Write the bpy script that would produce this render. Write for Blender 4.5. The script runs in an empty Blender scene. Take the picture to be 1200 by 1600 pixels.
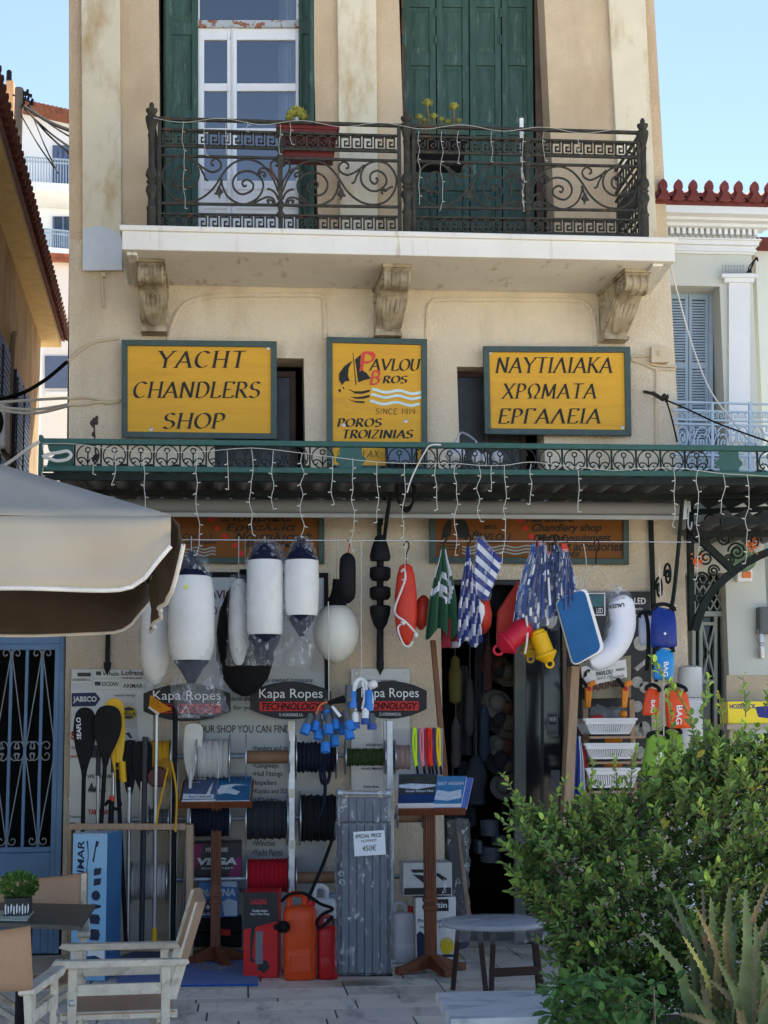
import bpy, bmesh, math, random
from mathutils import Vector, Matrix
random.seed(7)
R = math.radians
SC = bpy.context.scene
COL = SC.collection
# ------------------------------------------------------------------ camera
FPX = 2400.0
CAM = Vector((0, 0, 1.6))
YAW, PITCH, ROLL = R(5.3), math.atan(350 / FPX), -0.007
RC = (Matrix.Rotation(-YAW, 3, 'Z') @ Matrix.Rotation(math.pi / 2 + PITCH, 3, 'X') @ Matrix.Rotation(ROLL, 3, 'Z'))
cd = bpy.data.cameras.new('camera')
cam = bpy.data.objects.new('camera', cd)
COL.objects.link(cam)
cam.matrix_world = Matrix.Translation(CAM) @ RC.to_4x4()
cd.sensor_fit = 'VERTICAL'
cd.sensor_height = 24
cd.lens = FPX / 1600 * 24
cd.clip_end = 500
SC.camera = cam
# ------------------------------------------------------------------ light
SUN_EL, SUN_AZ = R(52), R(9)      # azimuth measured from +Y (behind the shop) towards +X
w = bpy.data.worlds.new('World'); SC.world = w; w.use_nodes = True
nt = w.node_tree
sky = nt.nodes.new('ShaderNodeTexSky'); sky.sky_type = 'NISHITA'; sky.sun_disc = False
sky.sun_elevation = SUN_EL; sky.sun_rotation = SUN_AZ
sky.air_density = 0.42; sky.dust_density = 0.05; sky.ozone_density = 1.0
bg = nt.nodes['Background']; bg.inputs[1].default_value = 0.108
nt.links.new(sky.outputs[0], bg.inputs[0])
sl = bpy.data.lights.new('sun', 'SUN'); sl.energy = 5.0; sl.angle = R(0.5); sl.color = (1, .93, .82)
sun = bpy.data.objects.new('sun', sl); COL.objects.link(sun)
sd = Vector((math.sin(SUN_AZ) * math.cos(SUN_EL), math.cos(SUN_AZ) * math.cos(SUN_EL), math.sin(SUN_EL)))
sun.rotation_euler = sd.to_track_quat('Z', 'Y').to_euler()
SC.view_settings.view_transform = 'Standard'; SC.view_settings.look = 'None'
SC.view_settings.gamma = 1; SC.view_settings.use_curve_mapping = False
SC.view_settings.use_white_balance = True; SC.view_settings.white_balance_temperature = 7250; SC.view_settings.white_balance_tint = 10
SC.view_settings.exposure = 2.05

# ------------------------------------------------------------------ pixel rays -> world points (reference grid 1200x1600)
def ray(px, py):
    return RC @ Vector(((px - 600) / FPX, -(py - 800) / FPX, -1))
def at(px, py, Y):
    d = ray(px, py); return CAM + d * (Y / d.y)
def atz(px, py, z):
    d = ray(px, py); return CAM + d * ((z - 1.6) / d.z)
def hit(px, py, p0, n):
    d = ray(px, py); return CAM + d * ((p0 - CAM).dot(n) / d.dot(n))
FWD = RC @ Vector((0, 0, -1))
def mpp(px, py, Y):
    return (at(px, py, Y) - CAM).dot(FWD) / FPX
def lerp(a, b, t): return a + (b - a) * t
def c3(r, g, b, k=1.0):
    f = lambda v: (v / 255 / 12.92 if v / 255 <= .04045 else ((v / 255 + .055) / 1.055) ** 2.4) * k
    return (f(r), f(g), f(b))

# ------------------------------------------------------------------ mesh builder
FONT = {}
def glyphs(s, off=0.0):
    key = (s, off)
    if key not in FONT:
        cu = bpy.data.curves.new('t', 'FONT'); cu.body = s; cu.resolution_u = 3; cu.offset = off; cu.fill_mode = 'FRONT'
        ob = bpy.data.objects.new('t', cu)
        me = ob.to_mesh()
        FONT[key] = ([tuple(v.co) for v in me.vertices], [list(p.vertices) for p in me.polygons])
        ob.to_mesh_clear(); bpy.data.objects.remove(ob); bpy.data.curves.remove(cu)
    return FONT[key]
def catmull(p, n=5, closed=False):
    p = [Vector(q) for q in p]; out = []; N = len(p)
    for i in range(N if closed else N - 1):
        if closed: a, b, c, d = p[i - 1], p[i], p[(i + 1) % N], p[(i + 2) % N]
        else: a, b, c, d = p[max(i - 1, 0)], p[i], p[i + 1], p[min(i + 2, N - 1)]
        for k in range(n):
            t = k / n
            out.append(.5 * (2 * b + (c - a) * t + (2 * a - 5 * b + 4 * c - d) * t * t + (3 * b - a - 3 * c + d) * t ** 3))
    if not closed: out.append(p[-1])
    return out
class MB:
    def __init__(s): s.v = []; s.f = []; s.m = []; s.c = []; s.M = None; s.mi = 0; s.col = None; s.flat = False
    def add(s, vs, fs):
        o = len(s.v)
        if s.M is not None: vs = [s.M @ Vector(p) for p in vs]
        s.v += [tuple(p) for p in vs]
        for f in fs: s.f.append([i + o for i in f]); s.m.append(s.mi); s.c.append(s.col or (1, 1, 1))
        return s
    def box(s, x0, y0, z0, x1, y1, z1):
        return s.hexa([(x0, y0, z0), (x1, y0, z0), (x1, y1, z0), (x0, y1, z0)], [(x0, y0, z1), (x1, y0, z1), (x1, y1, z1), (x0, y1, z1)])
    def hexa(s, a, b):
        return s.add(list(a) + list(b), [(3, 2, 1, 0), (4, 5, 6, 7), (0, 1, 5, 4), (1, 2, 6, 5), (2, 3, 7, 6), (3, 0, 4, 7)])
    def loft(s, rings, cap=True, closed=True):
        n = len(rings[0]); vs = [p for r in rings for p in r]; fs = []
        for i in range(len(rings) - 1):
            for j in range(n if closed else n - 1):
                k = (j + 1) % n
                fs.append((i * n + j, i * n + k, (i + 1) * n + k, (i + 1) * n + j))
        if cap: fs += [list(range(n))[::-1], list(range((len(rings) - 1) * n, len(rings) * n))]
        return s.add(vs, fs)
    def prism(s, poly, d):        # polygon of world points, extruded by vector d
        d = Vector(d); return s.loft([[Vector(p) for p in poly], [Vector(p) + d for p in poly]])
    def slab(s, pts, Y, th):      # polygon seen at reference pixels, its face at depth Y, th thick away from the viewer
        return s.prism([at(x, y, Y) for x, y in pts], (0, th, 0))
    def rect(s, x0, y0, x1, y1, Y, th, sl=0.0):
        return s.slab([(x0, y0), (x1, y0 + sl * (x1 - x0)), (x1, y1 + sl * (x1 - x0)), (x0, y1)], Y, th)
    def face(s, pts): return s.add(pts, [list(range(len(pts)))])
    def quadpx(s, pts, Y): return s.face([at(x, y, Y) for x, y in pts])
    def tube(s, pts, r, n=8, cap=True, closed=False, up=None, asp=1.0, rot=0.0):
        pts = [Vector(p) for p in pts]; N = len(pts); rings = []; pu = None
        for i, p in enumerate(pts):
            if closed: t = pts[(i + 1) % N] - pts[i - 1]
            else: t = pts[min(i + 1, N - 1)] - pts[max(i - 1, 0)]
            if t.length < 1e-9: t = Vector((0, 0, 1))
            t.normalize()
            u = Vector(up) if up is not None else (pu if pu is not None else (Vector((0, 1, 0)) if abs(t.y) < .9 else Vector((1, 0, 0))))
            u = u - t * u.dot(t)
            if u.length < 1e-6: u = Vector((1, 0, .2)) - t * t.x
            u.normalize(); pu = u; v = t.cross(u)
            rr = r[i] if isinstance(r, (list, tuple)) else r
            rings.append([p + (u * math.cos(2 * math.pi * k / n + rot) * asp + v * math.sin(2 * math.pi * k / n + rot)) * rr for k in range(n)])
        if closed: rings.append(rings[0]); cap = False
        return s.loft(rings, cap)
    def bar(s, a, b, w, h, up=(0, 0, 1)):   # rectangular bar a-b, w across, h along 'up'
        a, b = Vector(a), Vector(b); t = (b - a).normalized(); u = Vector(up); u = (u - t * u.dot(t)).normalized(); v = t.cross(u)
        q = [u * h / 2 + v * w / 2, u * h / 2 - v * w / 2, -u * h / 2 - v * w / 2, -u * h / 2 + v * w / 2]
        return s.hexa([a + k for k in q], [b + k for k in q])
    def lathe(s, prof, n=20, o=(0, 0, 0), ax=(0, 0, 1), cap=True, sx=1.0):
        o = Vector(o); ax = Vector(ax).normalized(); u = Vector((1, 0, 0)) if abs(ax.x) < .9 else Vector((0, 0, 1))
        u = (u - ax * u.dot(ax)).normalized(); v = ax.cross(u)
        return s.loft([[o + ax * z + (u * math.cos(2 * math.pi * k / n) * sx + v * math.sin(2 * math.pi * k / n)) * max(r, .0004) for k in range(n)] for r, z in prof], cap)
    def ball(s, o, rx, ry, rz, n=14, m=9):
        o = Vector(o)
        return s.loft([[o + Vector((rx * math.cos(2 * math.pi * k / n) * math.sin(a), ry * math.sin(2 * math.pi * k / n) * math.sin(a), -rz * math.cos(a))) for k in range(n)] for a in [max(.02, min(math.pi - .02, math.pi * i / m)) for i in range(m + 1)]])
    def text(s, t, TL, TR, BL, shear=0.0, off=0.0):
        vs, fs = glyphs(t, off)
        if not vs: return s
        vs = [(x + shear * y, y) for x, y, z in vs]
        x0 = min(v[0] for v in vs); x1 = max(v[0] for v in vs); y0 = min(v[1] for v in vs); y1 = max(v[1] for v in vs)
        TL, TR, BL = Vector(TL), Vector(TR), Vector(BL)
        return s.add([TL + (TR - TL) * ((x - x0) / (x1 - x0)) + (BL - TL) * ((y1 - y) / (y1 - y0)) for x, y in vs], fs)
    def txt(s, t, x0, y0, x1, y1, Y, sl=0.0, shear=0.0, off=0.0, dx=0.0):
        return s.text(t, at(x0, y0, Y), at(x1, y0 + sl * (x1 - x0), Y), at(x0 + dx, y1, Y), shear, off)
    def build(s, name, mats, parent=None, smooth=False, bevel=0.0, sub=0, ang=35, recalc=True, org=None):
        vs = s.v
        if parent is None:
            if org is None:
                org = Vector(((min(v[0] for v in vs) + max(v[0] for v in vs)) / 2, (min(v[1] for v in vs) + max(v[1] for v in vs)) / 2, min(v[2] for v in vs)))
            vs = [(v[0] - org[0], v[1] - org[1], v[2] - org[2]) for v in vs]
        me = bpy.data.meshes.new(name); me.from_pydata(vs, [], s.f); me.update()
        if recalc:
            bm = bmesh.new(); bm.from_mesh(me); bmesh.ops.recalc_face_normals(bm, faces=bm.faces); bm.to_mesh(me); bm.free()
        if not isinstance(mats, (list, tuple)): mats = [mats]
        for m in mats: me.materials.append(m)
        if len(mats) > 1: me.polygons.foreach_set('material_index', s.m)
        if any(c != (1, 1, 1) for c in s.c):
            ca = me.attributes.new('tint', 'FLOAT_COLOR', 'FACE')
            ca.data.foreach_set('color', [k for c in s.c for k in (c[0], c[1], c[2], 1)])
        o = bpy.data.objects.new(name, me); COL.objects.link(o)
        if smooth:
            me.polygons.foreach_set('use_smooth', [True] * len(me.polygons))
            try: me.set_sharp_from_angle(angle=R(ang))
            except Exception: pass
        if bevel:
            b = o.modifiers.new('bevel', 'BEVEL'); b.width = bevel; b.segments = 2; b.limit_method = 'ANGLE'; b.angle_limit = R(40)
        if sub:
            b = o.modifiers.new('sub', 'SUBSURF'); b.levels = b.render_levels = sub
        if parent is not None:
            o.parent = parent; P = parent; base = Vector(P.get('_w', (0, 0, 0)))
            o.matrix_parent_inverse = Matrix.Translation(-base)
            o['_w'] = [0.0, 0.0, 0.0]
        else:
            o.location = org; o['_w'] = list(org)
        return o
THINGS = []
def tag(o, label=None, cat=None, group=None, kind=None):
    if label: o['label'] = label
    if cat: o['category'] = cat
    if group: o['group'] = group
    if kind: o['kind'] = kind
    return o
def thing(name, label, cat, loc, group=None):
    o = bpy.data.objects.new(name, None); COL.objects.link(o); o.location = loc; o.empty_display_size = .1
    o['_w'] = list(loc)
    return tag(o, label, cat, group)
def shift(o, d):
    o.location = Vector(o.location) + Vector(d); return o
def dup(o, d, label=None, par=None):      # copy of a thing with its parts and sub-parts
    c = o.copy(); COL.objects.link(c)
    if par is not None: c.parent = par
    else: c.location = Vector(o.location) + Vector(d)
    if label: c['label'] = label
    for ch in list(o.children): dup(ch, None, None, c)
    return c

# ------------------------------------------------------------------ materials
MATS = {}
def mat(name, col, rough=.6, metal=0.0, var=.12, vs=6.0, bump=0.0, bs=60.0, spec=.28, col2=None, dist=.01, stretch=None, detail=4, tint=False, trans=0.0, coat=0.0, btype='NOISE', sheen=0.0, dirt=None, emit=None):
    if name in MATS: return MATS[name]
    m = bpy.data.materials.new(name); m.use_nodes = True; MATS[name] = m
    n, l = m.node_tree.nodes, m.node_tree.links
    b = n['Principled BSDF']
    b.inputs['Roughness'].default_value = rough; b.inputs['Metallic'].default_value = metal
    b.inputs['Specular IOR Level'].default_value = spec
    b.inputs['Coat Weight'].default_value = coat; b.inputs['Transmission Weight'].default_value = trans
    b.inputs['Sheen Weight'].default_value = sheen
    tc = n.new('ShaderNodeTexCoord'); mp = n.new('ShaderNodeMapping'); l.new(tc.outputs['Object'], mp.inputs[0])
    if stretch: mp.inputs['Scale'].default_value = stretch
    no = n.new('ShaderNodeTexNoise'); no.inputs['Scale'].default_value = vs; no.inputs['Detail'].default_value = detail; no.inputs['Roughness'].default_value = .6
    l.new(mp.outputs[0], no.inputs['Vector'])
    rp = n.new('ShaderNodeValToRGB'); l.new(no.outputs[0], rp.inputs[0])
    rp.color_ramp.elements[0].position = .3; rp.color_ramp.elements[1].position = .7
    a = tuple(max(0, k * (1 - var)) for k in col); z = col2 or tuple(min(1, k * (1 + var)) for k in col)
    rp.color_ramp.elements[0].color = (*a, 1); rp.color_ramp.elements[1].color = (*z, 1)
    out = rp.outputs[0]
    if dirt:          # (colour, scale, low, high): stains with an outline of their own
        d = n.new('ShaderNodeTexNoise'); d.inputs['Scale'].default_value = dirt[1]; d.inputs['Detail'].default_value = 8; d.inputs['Roughness'].default_value = .65
        mp2 = n.new('ShaderNodeMapping'); l.new(tc.outputs['Object'], mp2.inputs[0]); mp2.inputs['Scale'].default_value = dirt[4] if len(dirt) > 4 else (1, 1, .45); l.new(mp2.outputs[0], d.inputs['Vector'])
        r2 = n.new('ShaderNodeValToRGB'); l.new(d.outputs[0], r2.inputs[0]); r2.color_ramp.elements[0].position = dirt[2]; r2.color_ramp.elements[1].position = dirt[3]
        mx = n.new('ShaderNodeMix'); mx.data_type = 'RGBA'; l.new(r2.outputs[0], mx.inputs[0]); l.new(out, mx.inputs[6]); mx.inputs[7].default_value = (*dirt[0], 1); out = mx.outputs[2]
    if tint:
        at_ = n.new('ShaderNodeAttribute'); at_.attribute_name = 'tint'
        mx = n.new('ShaderNodeMix'); mx.data_type = 'RGBA'; mx.blend_type = 'MULTIPLY'; mx.inputs[0].default_value = 1
        l.new(out, mx.inputs[6]); l.new(at_.outputs['Color'], mx.inputs[7]); out = mx.outputs[2]
    l.new(out, b.inputs['Base Color'])
    if bump:
        if btype == 'VOR':
            bn = n.new('ShaderNodeTexVoronoi'); bn.feature = 'SMOOTH_F1'; bn.inputs['Scale'].default_value = bs; so = bn.outputs['Distance']
            nn = n.new('ShaderNodeTexNoise'); nn.inputs['Scale'].default_value = bs * .6; l.new(mp.outputs[0], nn.inputs['Vector'])
            va = n.new('ShaderNodeMix'); va.data_type = 'VECTOR'; va.inputs[0].default_value = .12; l.new(mp.outputs[0], va.inputs[4]); l.new(nn.outputs['Color'], va.inputs[5]); l.new(va.outputs[1], bn.inputs['Vector'])
        elif btype == 'WORM':
            bn = n.new('ShaderNodeTexNoise'); bn.inputs['Scale'].default_value = bs; bn.inputs['Detail'].default_value = 2; bn.inputs['Distortion'].default_value = 1.2
            l.new(mp.outputs[0], bn.inputs['Vector'])
            r3 = n.new('ShaderNodeValToRGB'); r3.color_ramp.elements[0].position = .34; r3.color_ramp.elements[1].position = .68; l.new(bn.outputs[0], r3.inputs[0]); so = r3.outputs[0]
        else:
            bn = n.new('ShaderNodeTexNoise'); bn.inputs['Scale'].default_value = bs; bn.inputs['Detail'].default_value = 5; l.new(mp.outputs[0], bn.inputs['Vector']); so = bn.outputs[0]
        bp = n.new('ShaderNodeBump'); bp.inputs['Strength'].default_value = bump; bp.inputs['Distance'].default_value = dist
        l.new(so, bp.inputs['Height']); l.new(bp.outputs[0], b.inputs['Normal'])
    if emit:
        b.inputs['Emission Color'].default_value = (*emit[0], 1); b.inputs['Emission Strength'].default_value = emit[1]
    return m
def film(name, white=.2, scale=20, col=(.85, .88, .9), rough=.16):     # clear plastic film; white streaks paint in its crinkle highlights
    if name in MATS: return MATS[name]
    m = bpy.data.materials.new(name); m.use_nodes = True; MATS[name] = m
    n, l = m.node_tree.nodes, m.node_tree.links; n.remove(n['Principled BSDF']); out = n['Material Output']
    tr = n.new('ShaderNodeBsdfTransparent'); tr.inputs[0].default_value = (.96, .97, .98, 1)
    gl = n.new('ShaderNodeBsdfPrincipled'); gl.inputs['Base Color'].default_value = (*col, 1); gl.inputs['Roughness'].default_value = rough; gl.inputs['Specular IOR Level'].default_value = .8
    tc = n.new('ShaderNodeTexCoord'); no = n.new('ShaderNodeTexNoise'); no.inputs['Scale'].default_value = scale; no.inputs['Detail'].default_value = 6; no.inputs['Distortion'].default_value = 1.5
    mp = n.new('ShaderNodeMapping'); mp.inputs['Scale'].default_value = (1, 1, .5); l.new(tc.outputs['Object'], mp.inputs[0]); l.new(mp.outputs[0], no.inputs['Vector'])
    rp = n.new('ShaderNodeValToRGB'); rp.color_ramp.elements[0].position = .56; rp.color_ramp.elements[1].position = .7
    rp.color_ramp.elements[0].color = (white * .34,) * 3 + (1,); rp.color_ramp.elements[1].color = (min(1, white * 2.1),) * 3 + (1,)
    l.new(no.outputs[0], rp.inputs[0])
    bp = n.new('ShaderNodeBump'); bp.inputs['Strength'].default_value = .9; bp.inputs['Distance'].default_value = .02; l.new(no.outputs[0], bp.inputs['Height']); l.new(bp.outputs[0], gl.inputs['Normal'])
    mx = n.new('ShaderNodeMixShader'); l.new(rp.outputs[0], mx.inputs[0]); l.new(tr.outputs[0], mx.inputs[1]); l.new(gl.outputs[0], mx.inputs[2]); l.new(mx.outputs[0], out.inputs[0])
    return m
BLACK = mat('black_plastic', (.010, .010, .011), .6, spec=.12)
NAVY = mat('navy_vinyl', (.010, .012, .03), .55, spec=.15)
WHITE = mat('white_plastic', (.78, .78, .77), .4, var=.04)
FENDW = mat('white_vinyl', (.74, .73, .68), .4, var=.06, bump=.25, bs=14, dirt=((.58, .55, .46), 5, .55, .75, (1, 1, .5)))
INK = mat('black_lettering', (.018, .02, .018), .6)
WINK = mat('white_lettering', (.75, .75, .75), .6, var=.04)
REDINK = mat('red_lettering', (.55, .03, .03), .6)
STEEL = mat('galvanised_steel', (.42, .43, .44), .4, .8, var=.15, vs=20)
IRON = mat('weathered_iron', (.046, .044, .038), .75, .1, spec=.15, var=.35, vs=18, bump=.3, bs=80, dirt=((.13, .06, .03), 9, .6, .7))
GREENMETAL = mat('green_painted_metal', c3(44, 84, 78), .5, var=.15, vs=12, dirt=((.16, .2, .17), 22, .66, .72))
DARKIRON = mat('dark_green_iron', (.014, .02, .02), .65, .0, spec=.15, var=.3, vs=20)
GREENWOOD = mat('green_painted_wood', c3(55, 81, 73), .6, var=.25, vs=5, stretch=(6, 6, .8), bump=.25, bs=30, dirt=(c3(96, 116, 106), 7, .58, .7, (3, 3, .6)))
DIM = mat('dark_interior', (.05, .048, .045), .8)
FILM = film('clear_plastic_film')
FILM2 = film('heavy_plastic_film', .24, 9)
WOOD = mat('brown_varnished_wood', c3(112, 62, 38), .4, var=.3, vs=5, stretch=(8, 8, 1), bump=.15, bs=30)
PALEWOOD = mat('pale_bare_wood', c3(170, 140, 112), .6, var=.2, vs=5, stretch=(8, 8, 1))
GLASS = mat('window_glass', (.03, .04, .05), .03, 0, var=.2, vs=2, spec=1.0)
ROPEW = mat('white_rope', (.66, .65, .6), .8, bump=.6, bs=90)
STRING = mat('pale_string', (.5, .47, .4), .8)
# ================================================================== the setting
def interp(z, pts):
    pts = sorted(pts)
    for (a, x), (b, y) in zip(pts, pts[1:]):
        if z <= b: return x + (y - x) * (z - a) / (b - a)
    (a, x), (b, y) = pts[-2:]
    return x + (y - x) * (z - a) / (b - a)
def edge(pp): return [(p.z, p.x) for p in (at(x, y, 12) for x, y in pp)]
LE = edge([(107.5, 0), (108, 365), (107.5, 700), (96, 1478)])
RE = edge([(1022, 0), (1043, 365), (1063, 700), (1092, 1478)])
def Fz(u, z, dy=0.0):
    a = (u - 108) / 935
    return Vector((lerp(interp(z, LE), interp(z, RE), a), 12 + dy, z))
def zv(v): return at(600, v, 12).z
def F(u, v, dy=0.0): return Fz(u, zv(v), dy)
def wall_mesh(us, zs, holes, depth, jit=0):
    m = MB(); us = sorted(set(us + [h[0] for h in holes] + [h[1] for h in holes])); zs = sorted(set(zs + [h[2] for h in holes] + [h[3] for h in holes]))
    for a, b in zip(us, us[1:]):
        for c, d in zip(zs, zs[1:]):
            if any(h[0] <= (a + b) / 2 <= h[1] and h[2] <= (c + d) / 2 <= h[3] for h in holes): continue
            m.face([Fz(a, c), Fz(b, c), Fz(b, d), Fz(a, d)])
    for u0, u1, z0, z1 in holes:
        q = [(u0, z0), (u1, z0), (u1, z1), (u0, z1)]
        for (a, c), (b, d) in zip(q, q[1:] + q[:1]):
            m.face([Fz(a, c), Fz(b, d), Fz(b, d, depth), Fz(a, c, depth)])
    return m

# ---- ground and paving
EARTH = mat('joint_mortar', c3(158, 153, 142), .9, var=.15, vs=4)
tag(MB().add([(-150, -40, -.012), (150, -40, -.012), (150, 300, -.012), (-150, 300, -.012)], [(0, 1, 2, 3)]).build('ground', EARTH, recalc=False), kind='structure')
MARBLE = mat('grey_marble_paving', c3(232, 222, 202), .5, var=.1, vs=1.6, tint=True, stretch=(1, 2.2, 1), detail=9, bump=.12, bs=12, dirt=(c3(176, 171, 160), 2.6, .52, .66, (2.2, .7, 1)))
tag(MB().add([(-6, 2.5, -.008), (6, 2.5, -.008), (6, 11.99, -.008), (-6, 11.99, -.008)], [(0, 1, 2, 3)]).build('paving_bed', mat('dark_joint_grout', c3(104, 102, 98), .95), recalc=False), kind='structure')
m = MB(); g = .006
def slab_(x0, y0, x1, y1):
    t = random.uniform(.8, 1.06); m.col = (t, t, t * random.uniform(.97, 1.03))
    z = random.uniform(-.001, .001)
    m.hexa([(x0 + g, y0 + g, -.03), (x1 - g, y0 + g, -.03), (x1 - g, y1 - g, -.03), (x0 + g, y1 - g, -.03)], [(x0 + g, y0 + g, z), (x1 - g, y0 + g, z), (x1 - g, y1 - g, z), (x0 + g, y1 - g, z)])
yy = 3.0; row = 0
while yy < 12.0:
    h = [.62, .30, .30, .16][row % 4]; h = min(h, 12.0 - yy); xx = -5.2 - random.random() * .4
    while xx < 5.5:
        wd = random.choice([.62, .95, .5, .75])
        k = random.random()
        if h > .5 and k < .35:
            n = random.choice([2, 3])
            for i in range(n): slab_(xx, yy + h * i / n, xx + wd, yy + h * (i + 1) / n)
        elif h > .5 and k < .55:
            for i in range(3): slab_(xx + wd * i / 3, yy, xx + wd * (i + 1) / 3, yy + h)
        else: slab_(xx, yy, xx + wd, yy + h)
        xx += wd
    yy += h; row += 1
tag(m.build('paving', MARBLE), kind='structure')

# ================================================================== the shop building
shop = thing('shop_building', 'ochre stucco shop house with white pilasters and a white balcony above the green awning', 'building', (1.0, 12, 0))
ZT = 11.87; YE = 23.4  # unseen upper height and depth stretched to shade the alley and foreground
STUC = mat('fine_ochre_stucco', c3(208, 182, 150), .95, var=.08, vs=2.2, bump=.7, bs=80, dist=.02, col2=c3(216, 193, 162), dirt=(c3(192, 166, 136), 1.6, .5, .72, (1.6, 1, .4)))
ROUGH = mat('coarse_beige_stucco', c3(218, 201, 176), .95, var=.05, vs=1.5, bump=.42, bs=38, dist=.022, btype='WORM', col2=c3(224, 208, 184), dirt=(c3(196, 178, 152), 1.2, .5, .72, (1.6, 1, .5)))
PILA = mat('stained_white_plaster', c3(218, 207, 182), .9, var=.06, vs=3, bump=.15, bs=20, dirt=(c3(184, 160, 120), 2.4, .5, .68, (1.3, 1, .5)))
zs0 = [zv(385), zv(120), ZT]
wall_mesh([108, 1043], zs0, [(247, 489, zv(385), zv(-90)), (627, 862, zv(385), zv(-90))], .36).build('upper_wall', STUC, shop)
zl = [-.02, .9, zv(985), zv(385)]
wall_mesh([108, 1043], zl, [(325, 462, zv(742), zv(562)), (698, 830, zv(742), zv(571)), (664, 853, .0, zv(905))], .3).build('lower_wall', ROUGH, shop)
m = MB()
a, b = Fz(108, -.02), Fz(1043, -.02)
for u in (108, 1043):
    p, q, r = Fz(u, -.02), Fz(u, zv(385)), Fz(u, ZT)
    k = Vector((0, YE - 12, 0)); m.face([p, q, q + k, p + k]); m.face([q, r, r + k, q + k])
m.face([Fz(108, -.02, YE - 12), Fz(1043, -.02, YE - 12), Fz(1043, ZT, YE - 12), Fz(108, ZT, YE - 12)])
m.build('side_and_rear_wall', STUC, shop)
# roof with tiled eaves
TILE = mat('old_brown_roof_tile', c3(120, 72, 54), .8, var=.4, vs=9)
xl, xr = Fz(108, ZT).x - .35, Fz(1043, ZT).x + .35
m = MB(); m.hexa([(xl, 11.6, ZT), (xr, 11.6, ZT), (xr, YE + .4, ZT), (xl, YE + .4, ZT)], [(xl, 11.6, ZT + .12), (xr, 11.6, ZT + .12), (xr, YE + .4, ZT + .12), (xl, YE + .4, ZT + .12)])
xm = (xl + xr) / 2
m.add([(xl, 11.6, ZT + .125), (xr, 11.6, ZT + .125), (xr, YE + .4, ZT + .125), (xl, YE + .4, ZT + .125), (xm, 14, ZT + 1.2), (xm, 21, ZT + 1.2)], [(0, 1, 4), (1, 2, 5, 4), (2, 3, 5), (3, 0, 4, 5)])
for i in range(41):
    y = 11.7 + i * .295
    m.tube([(xl - .05, y, ZT + .07), (xl + .4, y, ZT + .2)], .085, 7)
m.build('roof', TILE, shop)
# pilasters
def pil(x00, x01, x10, x11, yb, Y=11.945):
    tl, tr, br, bl = at(x00, 0, Y), at(x01, 0, Y), at(x11, yb, Y), at(x10, yb, Y)
    k = (ZT - tl.z) / (tl.z - bl.z); tl = tl + (tl - bl) * k; tr = tr + (tr - br) * k
    MB().prism([tl, tr, br, bl], (0, 12.01 - Y, 0)).build('pilaster', PILA, shop, bevel=.006)
pil(126.7, 187.3, 129.3, 190, 421)
pil(527, 588, 531.5, 590.5, 385)
pil(951, 1008.5, 975, 1030, 436)
MB().slab([(129.3, 358), (158, 352), (190, 366), (190.5, 422), (129.2, 422.5)], 11.94, .01).build('plaster_patch', mat('pale_blue_plaster', c3(205, 212, 218), .85, var=.05, bump=.1), shop)
# recessed arch mouldings below the balcony
m = MB()
for pp in ([(262, 545), (268, 510), (282, 482), (305, 468), (350, 462), (430, 461), (498, 462), (506, 474), (508, 530)],
           [(667, 560), (668, 492), (673, 474), (690, 468), (760, 468), (880, 469), (915, 474), (928, 500), (930, 540)]):
    m.tube(catmull([at(x, y, 12) for x, y in pp], 4), .022, 8, asp=.8)
m.build('arch_moulding', ROUGH, shop, smooth=True)

# ---- upper French window (left) and shutters
PAINTW = mat('white_window_paint', c3(226, 228, 230), .5, var=.05, vs=6, bump=.1, bs=40, dirt=(c3(180, 176, 170), 14, .66, .72))
def pane_glass():
    m = bpy.data.materials.new('pane_glass'); m.use_nodes = True; n, l = m.node_tree.nodes, m.node_tree.links
    n.remove(n['Principled BSDF']); tr = n.new('ShaderNodeBsdfTransparent'); tr.inputs[0].default_value = (.8, .82, .84, 1)
    gl = n.new('ShaderNodeBsdfGlossy'); gl.inputs['Roughness'].default_value = .02; gl.inputs[0].default_value = (.92, .88, .82, 1)
    no = n.new('ShaderNodeTexNoise'); no.inputs['Scale'].default_value = 1.5; bp = n.new('ShaderNodeBump'); bp.inputs['Strength'].default_value = .05; l.new(no.outputs[0], bp.inputs['Height']); l.new(bp.outputs[0], gl.inputs['Normal'])
    fr = n.new('ShaderNodeFresnel'); fr.inputs[0].default_value = 3.4
    mx = n.new('ShaderNodeMixShader'); l.new(fr.outputs[0], mx.inputs[0]); l.new(tr.outputs[0], mx.inputs[1]); l.new(gl.outputs[0], mx.inputs[2]); l.new(mx.outputs[0], n['Material Output'].inputs[0]); return m
PGL = pane_glass()
YD = 12.2
fw = MB()
def fr(m, x0, y0, x1, y1, t, Y=YD, th=.045): m.rect(x0, y0, x1, y1, Y, th)
for x0, x1 in ((308, 319), (355, 361), (364, 370), (462, 468)): fr(fw, x0, 42, x1, 380, 0)
fr(fw, 361.3, 42, 363.7, 380, 0, YD - .012)
for x0, x1 in ((319, 355), (370, 462)):
    for y0, y1 in ((42, 62), (130, 142), (200, 208), (282, 296), (318, 326), (352, 380)): fr(fw, x0, y0, x1, y1, 0, YD + .004, .035)
    fr(fw, x0, 296, x1, 318, 0, YD + .02, .02); fr(fw, x0, 326, x1, 352, 0, YD + .02, .02)
fr(fw, 306, -40, 470, -16, 0)
for x0, x1 in ((306, 312), (463, 470)): fr(fw, x0, -16, x1, 31, 0)
frame = fw.build('french_window', PAINTW, shop, bevel=.003)
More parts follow.
